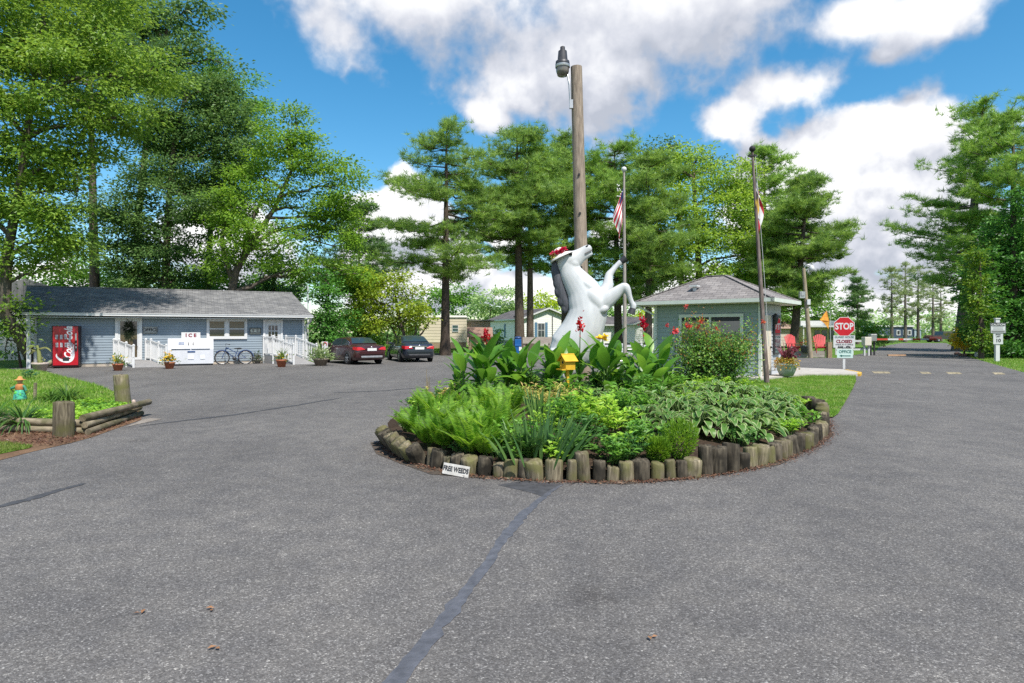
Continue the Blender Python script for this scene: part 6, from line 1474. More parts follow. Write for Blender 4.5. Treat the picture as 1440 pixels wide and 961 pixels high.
def adirondack(label, loc, rz):
    t = thing('garden_chair', label, 'chair', loc, rz, 'red garden chairs on the deck')
    mb = MB()
    for k in range(7):
        x = -.30+.10*k; h = .74 + .16*math.cos((k-3)*.5); mb.bar((x*.82,.12,.30),(x*1.12,.42,.30+h),.085,.02,up=(0,1,0))
    obj('backrest', mb, CHR, t)
    mb = MB(); 
    for k in range(5): mb.box((0,-.36+.11*k,.40-.025*k),(.56,.095,.022))
    obj('seat', mb, CHR, t)
    for s in (-1,1):
        obj('armrest', MB().box((s*.36,-.12,.58),(.14,.75,.025)), mat('arm_sunlit_red',(.60,.16,.15),.5,.1,6), t)  # sun on the arm tops put into a lighter chair red
        obj('leg', MB().bar((s*.33,-.42,0),(s*.33,-.42,.57),.1,.03,up=(1,0,0)), CHR, t)
        obj('leg', MB().bar((s*.29,-.40,.40),(s*.29,.50,.02),.03,.13), CHR, t)
    return t
adirondack('left red adirondack chair behind the guard house corner', Vector(((1115-CX)/F*42,42,.32*0+.3)), R(8))
adirondack('right red adirondack chair beside the brown timber post', Vector(((1154-CX)/F*41.6,41.6,.3)), R(-14))
t = potplant('dark tub of mixed foliage between the two red chairs', Vector(((1133-CX)/F*41.2,41.2,.32)), .32, .46, mat('dark_tub',(.10,.11,.13),.6,.1,5), .6, 41, LEAF_Y, (PET_R, 8, .1), nl=200, lf=.14); t['group'] = 'tubs on the deck'
# orange garden flag
t = thing('garden_flag', 'orange and gold swallow-tailed garden flag on a thin rod', 'flag', Vector(((1166-CX)/F*43,43,0)), 0)
mb = MB(); mb.cyl((.12,0,0),(.05,0,3.1),.015,n=6); obj('rod', mb, WHITE2, t)
def z43(py): return H-(py-HY)*43/F
def x43(px): return (px-1166)*43/F
P = [(1153,450),(1163,437),(1166,452),(1165,463),(1160,455)]; mb = MB()
V = [(x43(a), .05*math.sin(i*2), z43(b)) for i,(a,b) in enumerate(P)]; mb.raw(V+[(a,b+.02,c) for a,b,c in V], [(0,1,2,3,4),(9,8,7,6,5)]); obj('cloth', mb, mat('flag_orange',(.62,.17,.03),.8,.2,7,col2=(.75,.4,.05)), t)
# cottages behind
t = thing('cottage', 'low pale yellow cottage with pinkish roof behind the left red chair', 'house', Vector(((1086-CX)/F*66,66,0)), R(-6))
mb = MB(); siding(mb,(0,0,0),(4.6,0,0),.2,2.0,.3,.01); siding(mb,(4.6,0,0),(4.6,6,0),.2,2.0,.3,.01); siding(mb,(0,6,0),(0,0,0),.2,2.0,.3,.01); obj('wall', mb, mat('pale_pink_siding',(.62,.52,.46),.7,.06,2), t)
mb = MB(); P = [(-.3,-.3,2.0),(4.9,-.3,2.0),(4.0,3,2.85),(.6,3,2.85),(4.9,6.3,2.0),(-.3,6.3,2.0)]; mb.raw(P,[(0,1,2,3),(3,2,4,5),(1,4,2),(0,3,5)]); obj('roof', mb, PINKR, t)
mb = MB(); mb.box((3.3,-.03,1.3),(.7,.05,.8)); obj('window', mb, PG, t)
t = thing('carport_home', 'mobile home with white awning roof and striped yellow front behind the chairs', 'house', Vector(((1128-CX)/F*64,64,0)), R(-3))
mb = MB(); mb.box((1.6,1.6,1.1),(3.0,3.0,2.0)); obj('wall', mb, mat('yellow_panel',(.60,.52,.28),.7,.12,5,stretch=(10,10,1)), t)
mb = MB(); mb.box((1.9,1.2,2.2),(4.4,4.4,.16)); mb.box((2.6,3.2,2.55),(4.0,2.6,.5)); obj('roof', mb, WHITE2, t)
for k, x in enumerate((1.5,2.2,2.9)):
    mb = MB(); mb.box((x,.07,1.35),(.5,.05,.9)); obj('window', mb, glassmat('teal_dark_glass',(.03,.07,.07),.1), t)
for x in (-.2,3.9): obj('awning_post', MB().box((x,-.85,1.05),(.09,.09,2.1)), WHITE, t)
# white rails beside the stop sign and barrier machinery
rail_fence('white two-rail fence behind the stop sign', Vector(((1176-CX)/F*46,46,0)), Vector(((1222-CX)/F*45.5,45.5,0)), 3, (.40,1.0), WHITE, 1.1)
t = thing('gate_cabinet', 'cream barrier cabinet on legs at the left of the road', 'barrier', Vector(((1218.5-CX)/F*44.5,44.5,0)), R(6))
mb = MB(); mb.box((0,0,1.0),(.5,.4,.6)); obj('cabinet', mb, mat('cream_cabinet',(.60,.56,.48),.5,.06,4), t, bevel=.03)
for x in (-.16,.16): obj('leg', MB().box((x,0,.35),(.1,.1,.7)), WHITE2, t)
t = thing('barrier_gate', 'red and white barrier arm lowered across the far road', 'barrier', Vector(((1227-CX)/F*45,45,0)), 0)
mb = MB(); mb.box((0,0,1.25),(.42,.4,.5)); obj('motor_box', mb, STEEL, t, bevel=.03); 
for x in (-.12,.12): obj('leg', MB().box((x,0,.5),(.08,.1,1.0)), DARK, t)
mb = MB(); x0 = .22; q = [(1232,1248,1),(1248,1263,0),(1263,1270,1),(1270,1283,0),(1283,1294,1),(1294,1306,0),(1306,1317,1)]
for a, b, k in q: mb.box((((a+b)/2-1227)*.05,-.02,1.13),((b-a)*.05-.004,.05,.12), m=k)
obj('arm', mb, [WHITE, mat('barrier_red',(.52,.07,.05),.5,.1,5)], t)
obj('wheel_stop', MB().box((.9,-1.3,.06),(1.2,.18,.1)), mat('worn_orange',(.45,.28,.17),.8,.2,6), t)
# far blue mobile home with grey annex
t = thing('mobile_home', 'long slate-blue mobile home with white roof line far down the road', 'mobile home', Vector(((1230-CX)/F*122,122,0)), R(2))
wl = (1285-1230)*122/F; mb = MB(); mb.box((wl/2,2,1.45),(wl,4,2.3)); obj('wall', mb, mat('slate_blue',(.055,.08,.13),.6,.08,2,stretch=(1,1,12)), t)
mb = MB(); mb.box((wl/2,2,2.75),(wl+.3,4.4,.3)); obj('roof', mb, WHITE, t)
for xa, ww in ((4.6,.75),(5.9,.75),(6.75,.75)):
    mb = MB(); frame_rect(mb, xa-ww/2, xa+ww/2, 1.0, 2.0, -.0, .14, .08); f = obj('window', mb, WHITE, t); mb = MB(); mb.box((xa,-.01,1.5),(ww-.26,.04,.74)); obj('pane', mb, PG, f)
t = thing('annex', 'small grey-blue annex at the right end of the far mobile home', 'building', Vector(((1285.5-CX)/F*123,123,0)), R(2))
mb = MB(); mb.box((.7,1.5,1.2),(1.35,3,1.9)); obj('wall', mb, mat('annex_grey',(.28,.35,.42),.6), t); mb = MB(); mb.box((.7,1.5,2.2),(1.6,3.3,.12)); obj('roof', mb, WHITE2, t); mb = MB(); mb.box((.55,-.03,1.3),(.7,.05,.8)); obj('window', mb, mat('pale_window',(.5,.6,.66),.3), t)
t = thing('golf_cart', 'small white roofed cart parked before the far blue mobile home', 'cart', Vector(((1240-CX)/F*100,100,0)), 0)
obj('roof', MB().box((0,0,1.95),(1.9,1.2,.1)), WHITE, t, bevel=.04); obj('body', MB().box((0,0,.65),(2.1,1.1,.5)), WHITE2, t, bevel=.1); obj('seat', MB().box((-.2,0,1.05),(.5,1.0,.4)), mat('cart_seat',(.45,.42,.36),.7), t)
for x in (-.85,.85): obj('roof_post', MB().bar((x,-.5,.8),(x*.9,-.5,1.95),.05,.05,up=(0,1,0)), DARK, t)
for x in (-.7,.7): obj('wheel', MB().lathe([(.001,-.1),(.25,-.1),(.25,.1),(.001,.1)],(x,-.5,.25),14,M=Matrix.Rotation(PI/2,3,'X')), BLACK, t)
# roadside signs on the right
b = G(1402,508.5); t = thing('caution_sign', 'white post with CAUTION board above a speed limit 10 plate', 'sign', b, R(-8)); s_ = b.y/F
mb = MB(); hp_ = (508.5-449)*s_; mb.box((0,0,hp_/2),(.20,.16,hp_)); mb.box((0,0,hp_+.03),(.26,.22,.06)); obj('post', mb, WHITE, t)
zc = (508.5-461.5)*s_; mb = MB(); mb.box((0,-.10,zc),(.80,.02,.60)); cb_ = obj('caution_board', mb, WHITE2, t, bevel=.008)
mb = MB(); frame_rect(mb,-.40,.40,zc-.30,zc+.30,-.108,.025,.012); obj('border', mb, INK, cb_); mb = MB(); mb.box((0,-.114,zc+.19),(.70,.008,.16)); obj('header', mb, INK, cb_)
text('lettering','CAUTION',.15,WHITE,t,(0,-.121,zc+.185),bold=.004)
for k, w_ in enumerate((.56,.48,.52)): obj('faint_line', MB().box((0,-.1125,zc+.065-.07*k),(w_,.004,.028)), mat('faded_ink',(.3,.3,.3),.6,.3,60), t)
mb = MB(); mb.box((0,-.114,zc-.19),(.66,.008,.10)); obj('footer', mb, mat('grey_band',(.2,.2,.2),.6), cb_)
zs = (508.5-476.5)*s_; mb = MB(); mb.box((0,-.10,zs),(.50,.02,.62)); obj('speed_plate', mb, WHITE2, t, bevel=.008)
text('lettering','SPEED',.10,INK,t,(0,-.114,zs+.22),bold=.002); text('lettering','LIMIT',.10,INK,t,(0,-.114,zs+.11),bold=.002); text('lettering','10',.27,INK,t,(0,-.114,zs-.11),bold=.008)
p0 = G(1373.5,502.5); p1 = Vector((p0.x+1.9,p0.y+2.2,0)); rail_fence('short white post and rail beside the caution sign', p0, p1, 2, (.32,.95), WHITE, 1.05, w=.16)
# brown stones under the golden shrub
for k, (x, y, r0) in enumerate(((1346,499,.18),(1351,500.5,.15),(1357,501,.18),(1363,500.5,.16),(1368,501,.14))):
    o = obj('garden_stone', MB().ell((0,0,r0*.4),(r0*1.2,r0,r0*.7),10,7,Matrix.Rotation(k,3,'Z')), mat('reddish_stone',(.30,.17,.13),.85,.25,5,bump=.4,bscale=12), None, G(x,y)); tag(o,'reddish brown stone edging the golden shrub','stone','stones under the golden shrub')
# ---------------------------------------------------------------- log edging of the island bed
cum = [0]
for a, b in zip(BED, BED[1:]): cum.append(cum[-1] + math.hypot(b[0]-a[0], b[1]-a[1]))
def bed_at(s):
    k = max(j for j in range(len(cum)-1) if cum[j] <= s + 1e-9); u = (s-cum[k])/(cum[k+1]-cum[k]); a, b = BED[k], BED[k+1]
    return Vector((a[0]+(b[0]-a[0])*u, a[1]+(b[1]-a[1])*u, 0)), Vector((b[0]-a[0], b[1]-a[1], 0)).normalized()
rl = np.random.default_rng(12)
def log_mesh(r0, h, seed):
    r = np.random.default_rng(seed); n = 18; prof = [(r0*.94,-.04),(r0*1.0,0),(r0*1.0,h*.3),(r0*.99,h*.65),(r0*.97,h-.015),(r0*.9,h),(.001,h+.003)]
    mb = MB(); mb.lathe(prof, n=n); V = mb.V[0]; a = np.arctan2(V[:,1],V[:,0]); wob = 1 + .035*np.sin(2*a+r.uniform(0,6)) + .03*np.sin(3*a+r.uniform(0,6)) + r.normal(0,.008,len(V))
    V[:,:2] *= wob[:,None]; top = V[:,2] > h*.9; V[top,2] += r.normal(0,.006,top.sum()) + V[top,0]*r.normal(0,.12)
    return mb
s = .09; i = 0
LOGLAB = {'short': 'short mossy round log set upright in the ring edging the flower bed', 'tall': 'log post standing clearly taller than its neighbours in the bed edging', 'lean': 'weathered log tipped outward at the left curve of the flower bed', 'end': 'pale-topped log in the stepped group at the right end of the bed'}
while s < cum[-1] - .02:
    p, d = bed_at(s); f = s/cum[-1]; r0 = rl.uniform(.062,.112); h = .20 + rl.normal(0,.026); kind = 'short'
    rot = [rl.normal(0,.06), rl.normal(0,.06), rl.uniform(0,6)]
    X = (p.x/p.y*F + CX)
    if f < .16: kind = 'lean'; h = rl.uniform(.26,.34)
    if abs(X-827) < 9 : kind = 'tall'; h = .32
    if 978 < X < 1012: kind = 'tall'; h = .33 + rl.uniform(-.03,.02)
    if 1012 < X < 1030: h = .33
    if X > 1030 and f <= .86: h = rl.uniform(.17,.25)
    if f > .86: kind = 'end'; h = rl.uniform(.24,.34); r0 *= 1.15
    lg = obj('edging_log', log_mesh(r0, h, 100+i), LOGD if rl.random() < .34 else LOGW, None, p + Vector((0,0,.0)), rot)
    if kind == 'lean':
        out = Vector((d.y,-d.x,0)); lg.rotation_mode = 'QUATERNION'; lg.rotation_quaternion = Vector((0,0,1)).rotation_difference(Vector((out.x*.55,out.y*.55,.85)).normalized())
    tag(lg, LOGLAB[kind], 'log post', {'short':'short logs edging the flower bed','tall':'taller logs in the bed edging','lean':'tipped logs at the left curve','end':'stepped logs at the right end'}[kind])
    s += r0*2.0 + rl.uniform(-.008,.014); i += 1
for k, (px, py, h, r0, lb) in enumerate(((1133,588,.40,.13,'large dark square-cut block behind the right end of the log ring'),(1147,590,.37,.13,'large dark round stump at the right tip of the log ring'))):
    tag(obj('edging_log', log_mesh(r0,h,300+k), LOGD, None, G(px,py)+Vector((.1,.12,0))), lb, 'log post')
# wooden stakes and posts
# ---------------------------------------------------------------- plants of the bed
CANL = leafmat('canna_leaf', [(.065,.17,.02),(.10,.24,.028),(.05,.13,.02),(.15,.29,.035)], .45, .35, gain=1.35)
STEM = mat('green_stem', (.08,.14,.03), .6, .2, 6)
CANF = leafmat('canna_red', [(.52,.015,.02),(.42,.01,.03),(.62,.05,.03)], .3)
def B(px, py, z=.22):
    p = G(px, py, z); c = Vector((2.0, 13.0, 0))
    for _ in range(60):
        if inside(p.x, p.y, BEDALL) and seg_dist(p.x, p.y, BEDALL) > .22: break
        d = (c - p); d.z = 0; p = p + d.normalized()*.05
    return Vector((p.x, p.y, bedz(p.x, p.y)))
def canna(label, loc, h, seed, flower=None, n=7, spread=1.0, group='canna lilies round the horse statue', stalks=2):
    r = np.random.default_rng(seed); t = thing('canna_lily', label, 'canna lily', loc, 0, group); mb, sm = MB(), MB()
    for q in range(stalks):
        x, y = r.normal(0,.09*spread,2); hh = h*r.uniform(.8,1.05)
        sm.tube([(x,y,-.02),(x+r.normal(0,.02),y,hh*.5),(x+r.normal(0,.03),y,hh*.8)], [.022,.018,.01], 6)
        a0 = r.uniform(0,6)
        for k in range(n):
            f = (k+.5)/n; a = a0 + k*2.4 + r.normal(0,.3); z = hh*(.12+.62*f); el = r.uniform(.75,1.25) + f*1.1
            d = Vector((math.cos(a), math.sin(a), el)); L_ = h*r.uniform(.40,.56)
            mb.blade((x,y,z), d, (-math.cos(a), -math.sin(a), 1), L_, L_*r.uniform(.34,.44), r.uniform(.5,1.2)*(1.2-f*.7), 7, .22, wave=.06)
    obj('foliage', mb, CANL, t); obj('stem', sm, STEM, t)
    if flower:
        fm = MB(); fx, fy, fz = flower; k = 60
        P = r.normal(0,(.028,.028,.07),(k,3)) + np.array((fx,fy,fz-.02)); D = r.normal(size=(k,3)); D[:,2] = np.abs(D[:,2])+.3
        fm.leaves(P, D, r.normal(size=(k,3)), .07, .05); fo = obj('flower_spike', fm, CANF, t)
        obj('flower_stalk', MB().tube([(0,0,h*.5),(fx*.6,fy*.6,fz*.8),(fx,fy,fz)], [.012,.01,.007], 6), STEM, t)
    return t
def cf(px, py, loc): q = AT(px, py, loc.y); return (q.x-loc.x, 0, q.z-loc.z)
cl_ = [(662,572,1.05,'canna clump at the far left with drooping broad leaves',None),(690,575,1.2,'canna in bud with one red flower left of the blue box',(684,472)),(712,570,1.05,'canna clump with yellowing stalks below the blue box',None),
      (740,572,1.0,'canna clump right of the blue box',None),(772,575,1.0,'canna clump at the horse hindquarters left of the bird house',None),(815,572,1.15,'canna with a red spike before the horse belly',(816,457)),
      (838,574,1.15,'canna with long arching leaves right of the horse belly',None),(862,570,1.0,'canna clump between horse and rose bush',None),(905,566,1.15,'canna with the tallest red flower left of the guard house',(904,455)),(925,572,1.05,'canna with a bright yellow-green upright leaf by the rose bush',None),(888,575,.95,'low canna clump below the plank fence',None),
      (650,566,.85,'small canna at the left rear of the bed',None)]
for k, (px, py, h, lb, fl) in enumerate(cl_):
    loc = B(px, py); canna(lb, loc, h*1.08, 400+k, cf(*fl, loc) if fl else None, n=6 if k % 2 else 7, spread=1.5, stalks=3)
# hostas with cream-edged leaves
HG = leafmat('hosta_green', [(.085,.19,.035),(.12,.24,.05),(.065,.15,.03)], .4, .4, gain=1.2); HC = leafmat('hosta_cream', [(.42,.48,.22),(.5,.54,.3),(.32,.42,.15)], .35, .4); HG2 = leafmat('hosta_lime', [(.13,.27,.04),(.18,.32,.06),(.10,.22,.03)], .4, .4)
def hosta(label, loc, rad, seed, mats, n=34, group='variegated hostas in the bed', hh=.30):
    r = np.random.default_rng(seed); t = thing('hosta', label, 'hosta', loc, r.uniform(0,6), group); mb = MB(); sm = MB()
    for k in range(n):
        f = k/n; a = k*2.4 + r.normal(0,.25); R0 = rad*(.15 + .55*(1-f)); z = hh*(.35+.75*f)*r.uniform(.85,1.15)
        b_ = Vector((math.cos(a)*R0, math.sin(a)*R0, z)); L_ = rad*r.uniform(.36,.56)
        sm.tube([(0,0,0), b_*.6 + Vector((0,0,.03)), b_], .006, 4, caps=False)
        mb.blade(b_, (math.cos(a), math.sin(a), .35+.6*f), (-math.cos(a)*.3, -math.sin(a)*.3, 1), L_, L_*r.uniform(.42,.54), 1.6-.5*f, 7, .16, rim=1, wave=.07)
    obj('foliage', mb, mats, t); obj('stem', sm, STEM, t); return t
HP = [(1000,592),(1040,596),(1075,592),(985,612),(1025,615),(1060,610),(1092,598),(955,600),(930,590),(900,590),(1010,572),(1045,574),(1080,576),(970,578),(870,592),(845,585),(1100,582),(940,618),(905,612)]
for k, (px, py) in enumerate(HP):
    right = px > 945
    hosta('cream-edged hosta in the overlapping mass at the right of the bed' if right else 'cream-edged hosta among mixed foliage in the middle of the bed', B(px, py), .46 if right else .38, 500+k, [HG, HC], 64 if right else 44, 'hosta mass at the right of the bed' if right else 'hostas in the middle of the bed')
# ferns on the left
FERN = leafmat('fern_green', [(.11,.24,.02),(.17,.32,.03),(.24,.40,.045),(.08,.18,.02)], .48, gain=1.2)
def fern(label, loc, h, seed, n=13, group='ferns at the left of the bed', mm=None):
    r = np.random.default_rng(seed); t = thing('fern', label, 'fern', loc, 0, group); mb = MB(); sm = MB()
    for k in range(n):
        a = 2*PI*k/n + r.normal(0,.25); L_ = h*r.uniform(.8,1.25); lean_ = r.uniform(.35,1.0); pts = []
        for q in range(13):
            u = q/12; pts.append(Vector((math.cos(a)*lean_*L_*(u*.75+.12*u*u), math.sin(a)*lean_*L_*(u*.75+.12*u*u), L_*(u*1.05 - .45*lean_*u*u))))
        sm.tube(pts, [.006*(1-u/14) for u in range(13)], 4, caps=False)
        P, D, N, LL = [], [], [], []
        for q in range(26):
            u = .14 + .86*q/26; j = min(11, int(u*12)); p = pts[j].lerp(pts[j+1], u*12-j); tg = (pts[j+1]-pts[j]).normalized(); sd = tg.cross(Vector((0,0,1))).normalized(); up = sd.cross(tg)
            for s_ in (-1,1):
                P.append(p); D.append(sd*s_ + tg*.45 - up*.12); N.append(up + Vector(r.normal(0,.15,3))); LL.append(L_*.30*math.sin(PI*min(1,(u*.85+.12)))**.8*(1.05-.55*u))
        mb.leaves([tuple(x) for x in P], [tuple(x) for x in D], [tuple(x) for x in N], LL, [l*.26 for l in LL], 0, .03)
    obj('frond', mb, mm or FERN, t); obj('stem', sm, STEM, t); return t
FP = [(600,632),(640,642),(672,640),(590,612),(628,612),(662,608),(700,612),(612,592),(648,586),(684,590),(715,600),(600,622),(655,625),(690,628)]
for k, (px, py) in enumerate(FP): fern('bright green feathery fern in the thicket at the left of the bed', B(px, py), .54 + .09*math.sin(k*2.1), 600+k)
fern('upright dark fern beside the iris clump', B(745,640), .48, 640, 15, 'ferns at the left of the bed', leafmat('fern_dark',[(.04,.11,.03),(.06,.15,.035),(.10,.2,.04)],.35))
# iris fans
IRIS = leafmat('iris_blade', [(.04,.095,.03),(.065,.13,.036),(.095,.17,.04)], .3, .4, gain=1.7)
def iris(label, loc, h, seed, n=46, lean_=(0,0), spread=.2):
    r = np.random.default_rng(seed); t = thing('iris', label, 'iris', loc); mb = MB()
    for k in range(n):
        x, y = r.normal(0, spread*.6, 2); a = r.uniform(0,6); mb.blade((x,y,0), (x*1.4+lean_[0]+r.normal(0,.13), y*1.4+lean_[1]+r.normal(0,.13), 1), (math.cos(a),math.sin(a),.2), h*r.uniform(.65,1.1), .042, r.uniform(.05,.45), 6, .25, taper=2.6)
    obj('blades', mb, IRIS, t); return t
iris('upright dark iris clump behind the log edging in the middle of the bed', B(757,640), .62, 700, 60, (.02,0), .26)
iris('iris fan leaning right toward the tall log', B(785,640), .58, 701, 34, (.42,0), .12)
iris('iris blades behind the front iris clump', B(760,606), .55, 702, 30, (0,0), .2)
# soft mixed perennials that fill the middle
def perennial(label, loc, h, rad, seed, lm, n=150, lf=.075, wd=.5, stems=14, group='leafy perennials filling the bed', name='leafy_perennial', flow=None, cat='plant'):
    r = np.random.default_rng(seed); t = thing(name, label, cat, loc, 0, group); mb, sm = MB(), MB(); P, D = [], []
    for k in range(stems):
        a = r.uniform(0,6.28); q = rad*math.sqrt(r.random()); tip = Vector((math.cos(a)*q, math.sin(a)*q, h*r.uniform(.65,1.1)*(1-.35*(q/rad)**2))); b_ = Vector((tip.x*.35, tip.y*.35, 0)); mid = b_.lerp(tip,.6)+Vector((0,0,.03))
        sm.tube([b_, mid, tip], [.006,.005,.003], 4, caps=False)
        for j in range(max(4, n//stems)):
            u = .25+.78*r.random(); p = b_.lerp(mid,u/.6) if u < .6 else mid.lerp(tip,(u-.6)/.4); an = r.uniform(0,6.28)
            P.append(tuple(p)); D.append((math.cos(an), math.sin(an), r.uniform(-.1,.7)))
    k = len(P); D = np.array(D); N = np.tile((0,0,1.),(k,1)) + r.normal(0,.3,(k,3)) - D*.3
    mb.leaves(P, D, N, lf*r.uniform(.6,1.3,k), lf*wd*r.uniform(.7,1.2,k)); obj('foliage', mb, lm, t); obj('stem', sm, STEM, t)
    if flow:
        fm = MB(); Q = np.array(P)[r.permutation(k)[:flow[1]]]*np.array((1,1,1.12)); flowers(fm, Q, flow[2], 8, 0, r); obj('blossoms', fm, flow[0], t)
    return t
PM = leafmat('perennial_mid', [(.065,.16,.025),(.10,.22,.03),(.14,.27,.04),(.05,.12,.02)], .4, gain=1.7); PL = leafmat('perennial_lime', [(.16,.29,.03),(.22,.35,.045),(.12,.23,.028),(.28,.38,.06)], .42, gain=1.7); PD = leafmat('perennial_dark', [(.03,.09,.025),(.05,.13,.03),(.075,.17,.035)], .35, gain=1.7)
PW = leafmat('wispy_yellow', [(.24,.27,.05),(.32,.33,.08),(.16,.22,.04),(.36,.26,.10)], .35, gain=1.7)
rp = np.random.default_rng(21); k = 0
for (px, py, h, rad, lm, lf, wd, n, lb) in (
    (640,602,.34,.34,PL,.07,.5,190,'lime leafy perennial between the ferns'),(715,588,.36,.4,PL,.09,.35,200,'lime narrow-leaved perennial below the canna stalks'),(745,592,.36,.4,PW,.13,.16,190,'wispy yellow-green grassy perennial under the cannas'),(780,588,.38,.4,PW,.14,.15,200,'wispy straw-tinted perennial left of the bird house'),
    (700,632,.34,.3,PM,.08,.45,190,'mid-green perennial behind the FREE WEEDS board'),(722,650,.26,.26,PM,.07,.45,150,'low green perennial behind the logs left of the iris'),(655,655,.22,.24,PD,.06,.6,150,'low dark leafy plant just inside the left logs'),(800,612,.36,.36,PM,.10,.4,190,'mid-green perennial right of the iris fans'),(830,606,.40,.4,PL,.11,.45,210,'lime-topped perennial below the bird house'),
    (860,618,.40,.36,PL,.10,.5,220,'bright toothed-leaf perennial in the middle of the bed'),(885,600,.42,.4,PM,.11,.5,220,'bushy mid-green perennial before the low canna'),(858,650,.24,.30,PM,.085,.42,210,'low spreading green plant over the middle logs'),(882,646,.24,.26,PD,.08,.45,180,'low dark green plant right of the tall log'),(825,632,.34,.30,PD,.09,.5,200,'dark perennial behind the tallest middle log'),
    (805,640,.3,.22,PM,.09,.4,120,'thin-stemmed seedling plant left of the tall log'),(772,655,.22,.16,PL,.10,.7,40,'small bright broad-leaved seedling at the iris foot'),(915,630,.30,.28,PM,.09,.5,180,'green perennial left of the lime shrub'),(905,580,.45,.42,PM,.11,.45,220,'leafy perennial between canna and hostas'),
    (940,566,.45,.4,PM,.1,.45,200,'leafy perennial at the rose bush foot'),(1000,560,.34,.42,PL,.1,.5,200,'yellow-green clump below the rose bush'),(1040,556,.34,.4,PL,.1,.45,190,'lime clump at the right foot of the rose bush'),(960,554,.4,.42,PL,.09,.4,200,'lime clump in the lawn gap behind the hostas'),
    (615,575,.34,.36,PW,.09,.4,170,'pale weedy plant at the left rear edge'),(640,568,.4,.4,PL,.08,.45,190,'lime perennial before the leftmost canna'),(672,578,.42,.4,PM,.08,.45,200,'mid-green perennial before the left cannas'),(580,602,.3,.32,PM,.07,.5,180,'green perennial at the left curve of the bed'),(605,648,.2,.2,PD,.06,.55,110,'low dark seedling behind the tipped logs'),
    (760,572,.42,.42,PM,.11,.4,200,'leafy perennial between the canna clumps'),(800,580,.45,.4,PM,.11,.42,200,'leafy perennial behind the bird house stake'),(850,572,.5,.42,PD,.12,.3,200,'strap-leaved dark perennial below the horse'),(880,560,.5,.42,PD,.12,.3,200,'strap-leaved dark perennial left of the rose bush'),(705,560,.4,.4,PD,.11,.4,190,'dark perennial among the left canna stalks'),(735,552,.4,.4,PD,.11,.4,190,'dark perennial behind the canna clump')):
    perennial(lb, B(px, py), h*1.25, rad*1.08, 800+k, lm, n*2, lf, wd, 20); k += 1
# low fillers wherever soil would show
taken = [(o.location.x, o.location.y) for o in scene.objects if o.name.split('.')[0] in ('leafy_perennial','fern','hosta','iris','canna_lily')]
rf_ = np.random.default_rng(77); q = 0
for _ in range(3000):
    x, y = rf_.uniform(-2,5.6), rf_.uniform(7.2,14.5)
    if q >= 70 or not inside(x, y, BEDALL) or seg_dist(x, y, BEDALL) < .20 or min(math.hypot(x-a, y-b) for a, b in taken) < .33: continue
    taken.append((x, y)); lm_ = (PM, PL, PD)[q % 3] if x < 3 else (PM, PL)[q % 2]
    perennial('low leafy filler growing in a gap between the larger plants of the flower bed', Vector((x,y,bedz(x,y))), rf_.uniform(.2,.34), .32, 1300+q, lm_, 260, rf_.uniform(.06,.1), rf_.uniform(.3,.55), 18, 'low fillers between the bed plants', 'filler_plant'); q += 1
# clipped lime shrubs by the right logs
def lime_shrub(label, loc, h, rad, seed):
    r = np.random.default_rng(seed); t = thing('lime_shrub', label, 'shrub', loc); mb, sm = MB(), MB(); k = 1500
    off, dr = sample_ball(r, k, .33); P = off*np.array((rad,rad,h*.52)) + np.array((0,0,h*.52)); P[:,:2] *= (.65+.5*(P[:,2:]/h)); D = dr + np.array((0,0,.6)) + r.normal(0,.3,(k,3))
    mb.leaves(P, D, dr + r.normal(0,.4,(k,3)), .055*r.uniform(.6,1.2,k), .016); obj('foliage', mb, leafmat('lime_needles',[(.14,.28,.02),(.2,.36,.03),(.10,.2,.018),(.27,.4,.05)],.4), t)
    for q in range(7): sm.tube([(0,0,0),(r.normal(0,rad*.3),r.normal(0,rad*.3),h*.6)], [.012,.005], 5)
    obj('stem', sm, BARK, t)
lime_shrub('rounded bright lime shrub behind the right-hand logs', B(958,642,.2), .46, .20, 900)
lime_shrub('smaller lime shrub just left of the rounded one', B(930,648,.2), .26, .14, 901)
# rose bush in front of the guard house
t = thing('rose_bush', 'tall rambling rose bush with red blooms before the guard house window', 'rose bush', Vector(((1002-CX)/F*14.6,14.6,.33)))
r = np.random.default_rng(33); b0 = t.location; sm, mb, nm = MB(), MB(), MB(); P, D, Pn, Dn = [], [], [], []
tips = [(985,445),(1000,452),(970,458),(955,470),(945,480),(1015,460),(1030,470),(1045,465),(1060,452),(1066,470),(1040,490),(1010,478),(980,475),(960,495),(942,505),(1058,500),(1025,500),(995,495),(970,510),(950,525),(1050,525),(1010,520),(985,530),(1035,540),(962,545),(975,490),(1020,485),(990,465)]
for px, py in tips:
    if py < 475 and px > 975: py += 9
    for rep in range(4):
        dY = r.uniform(-.55,.55); q = AT(px+r.normal(0,6), py+r.normal(0,5), 14.6+dY) - b0; s0 = Vector((r.normal(0,.22), r.normal(0,.15), 0)); mid = s0.lerp(q,.55) + Vector((r.normal(0,.08), r.normal(0,.08), .12))
        sm.tube([s0,mid,q], [.012,.008,.004], 5, caps=False)
        for j in range(95):
            u = .35+.68*r.random(); p = s0.lerp(mid,u/.55) if u < .55 else mid.lerp(q,(u-.55)/.45); p = p + Vector(r.normal(0,.10,3)); dd = r.normal(size=3)
            (Pn if (rep <= 1 and py < 500 and u > .72 and r.random() < .55) else P).append(tuple(p)); (Dn if len(Pn) > len(Dn) else D).append(tuple(dd))
k = len(P); mb.leaves(P, D, np.tile((0,-.2,1.),(k,1))+r.normal(0,.45,(k,3)), .075*r.uniform(.6,1.2,k), .042); obj('foliage', mb, leafmat('rose_leaf',[(.05,.12,.025),(.08,.17,.03),(.12,.22,.035),(.035,.085,.022),(.17,.2,.04)],.35, gain=1.7), t)
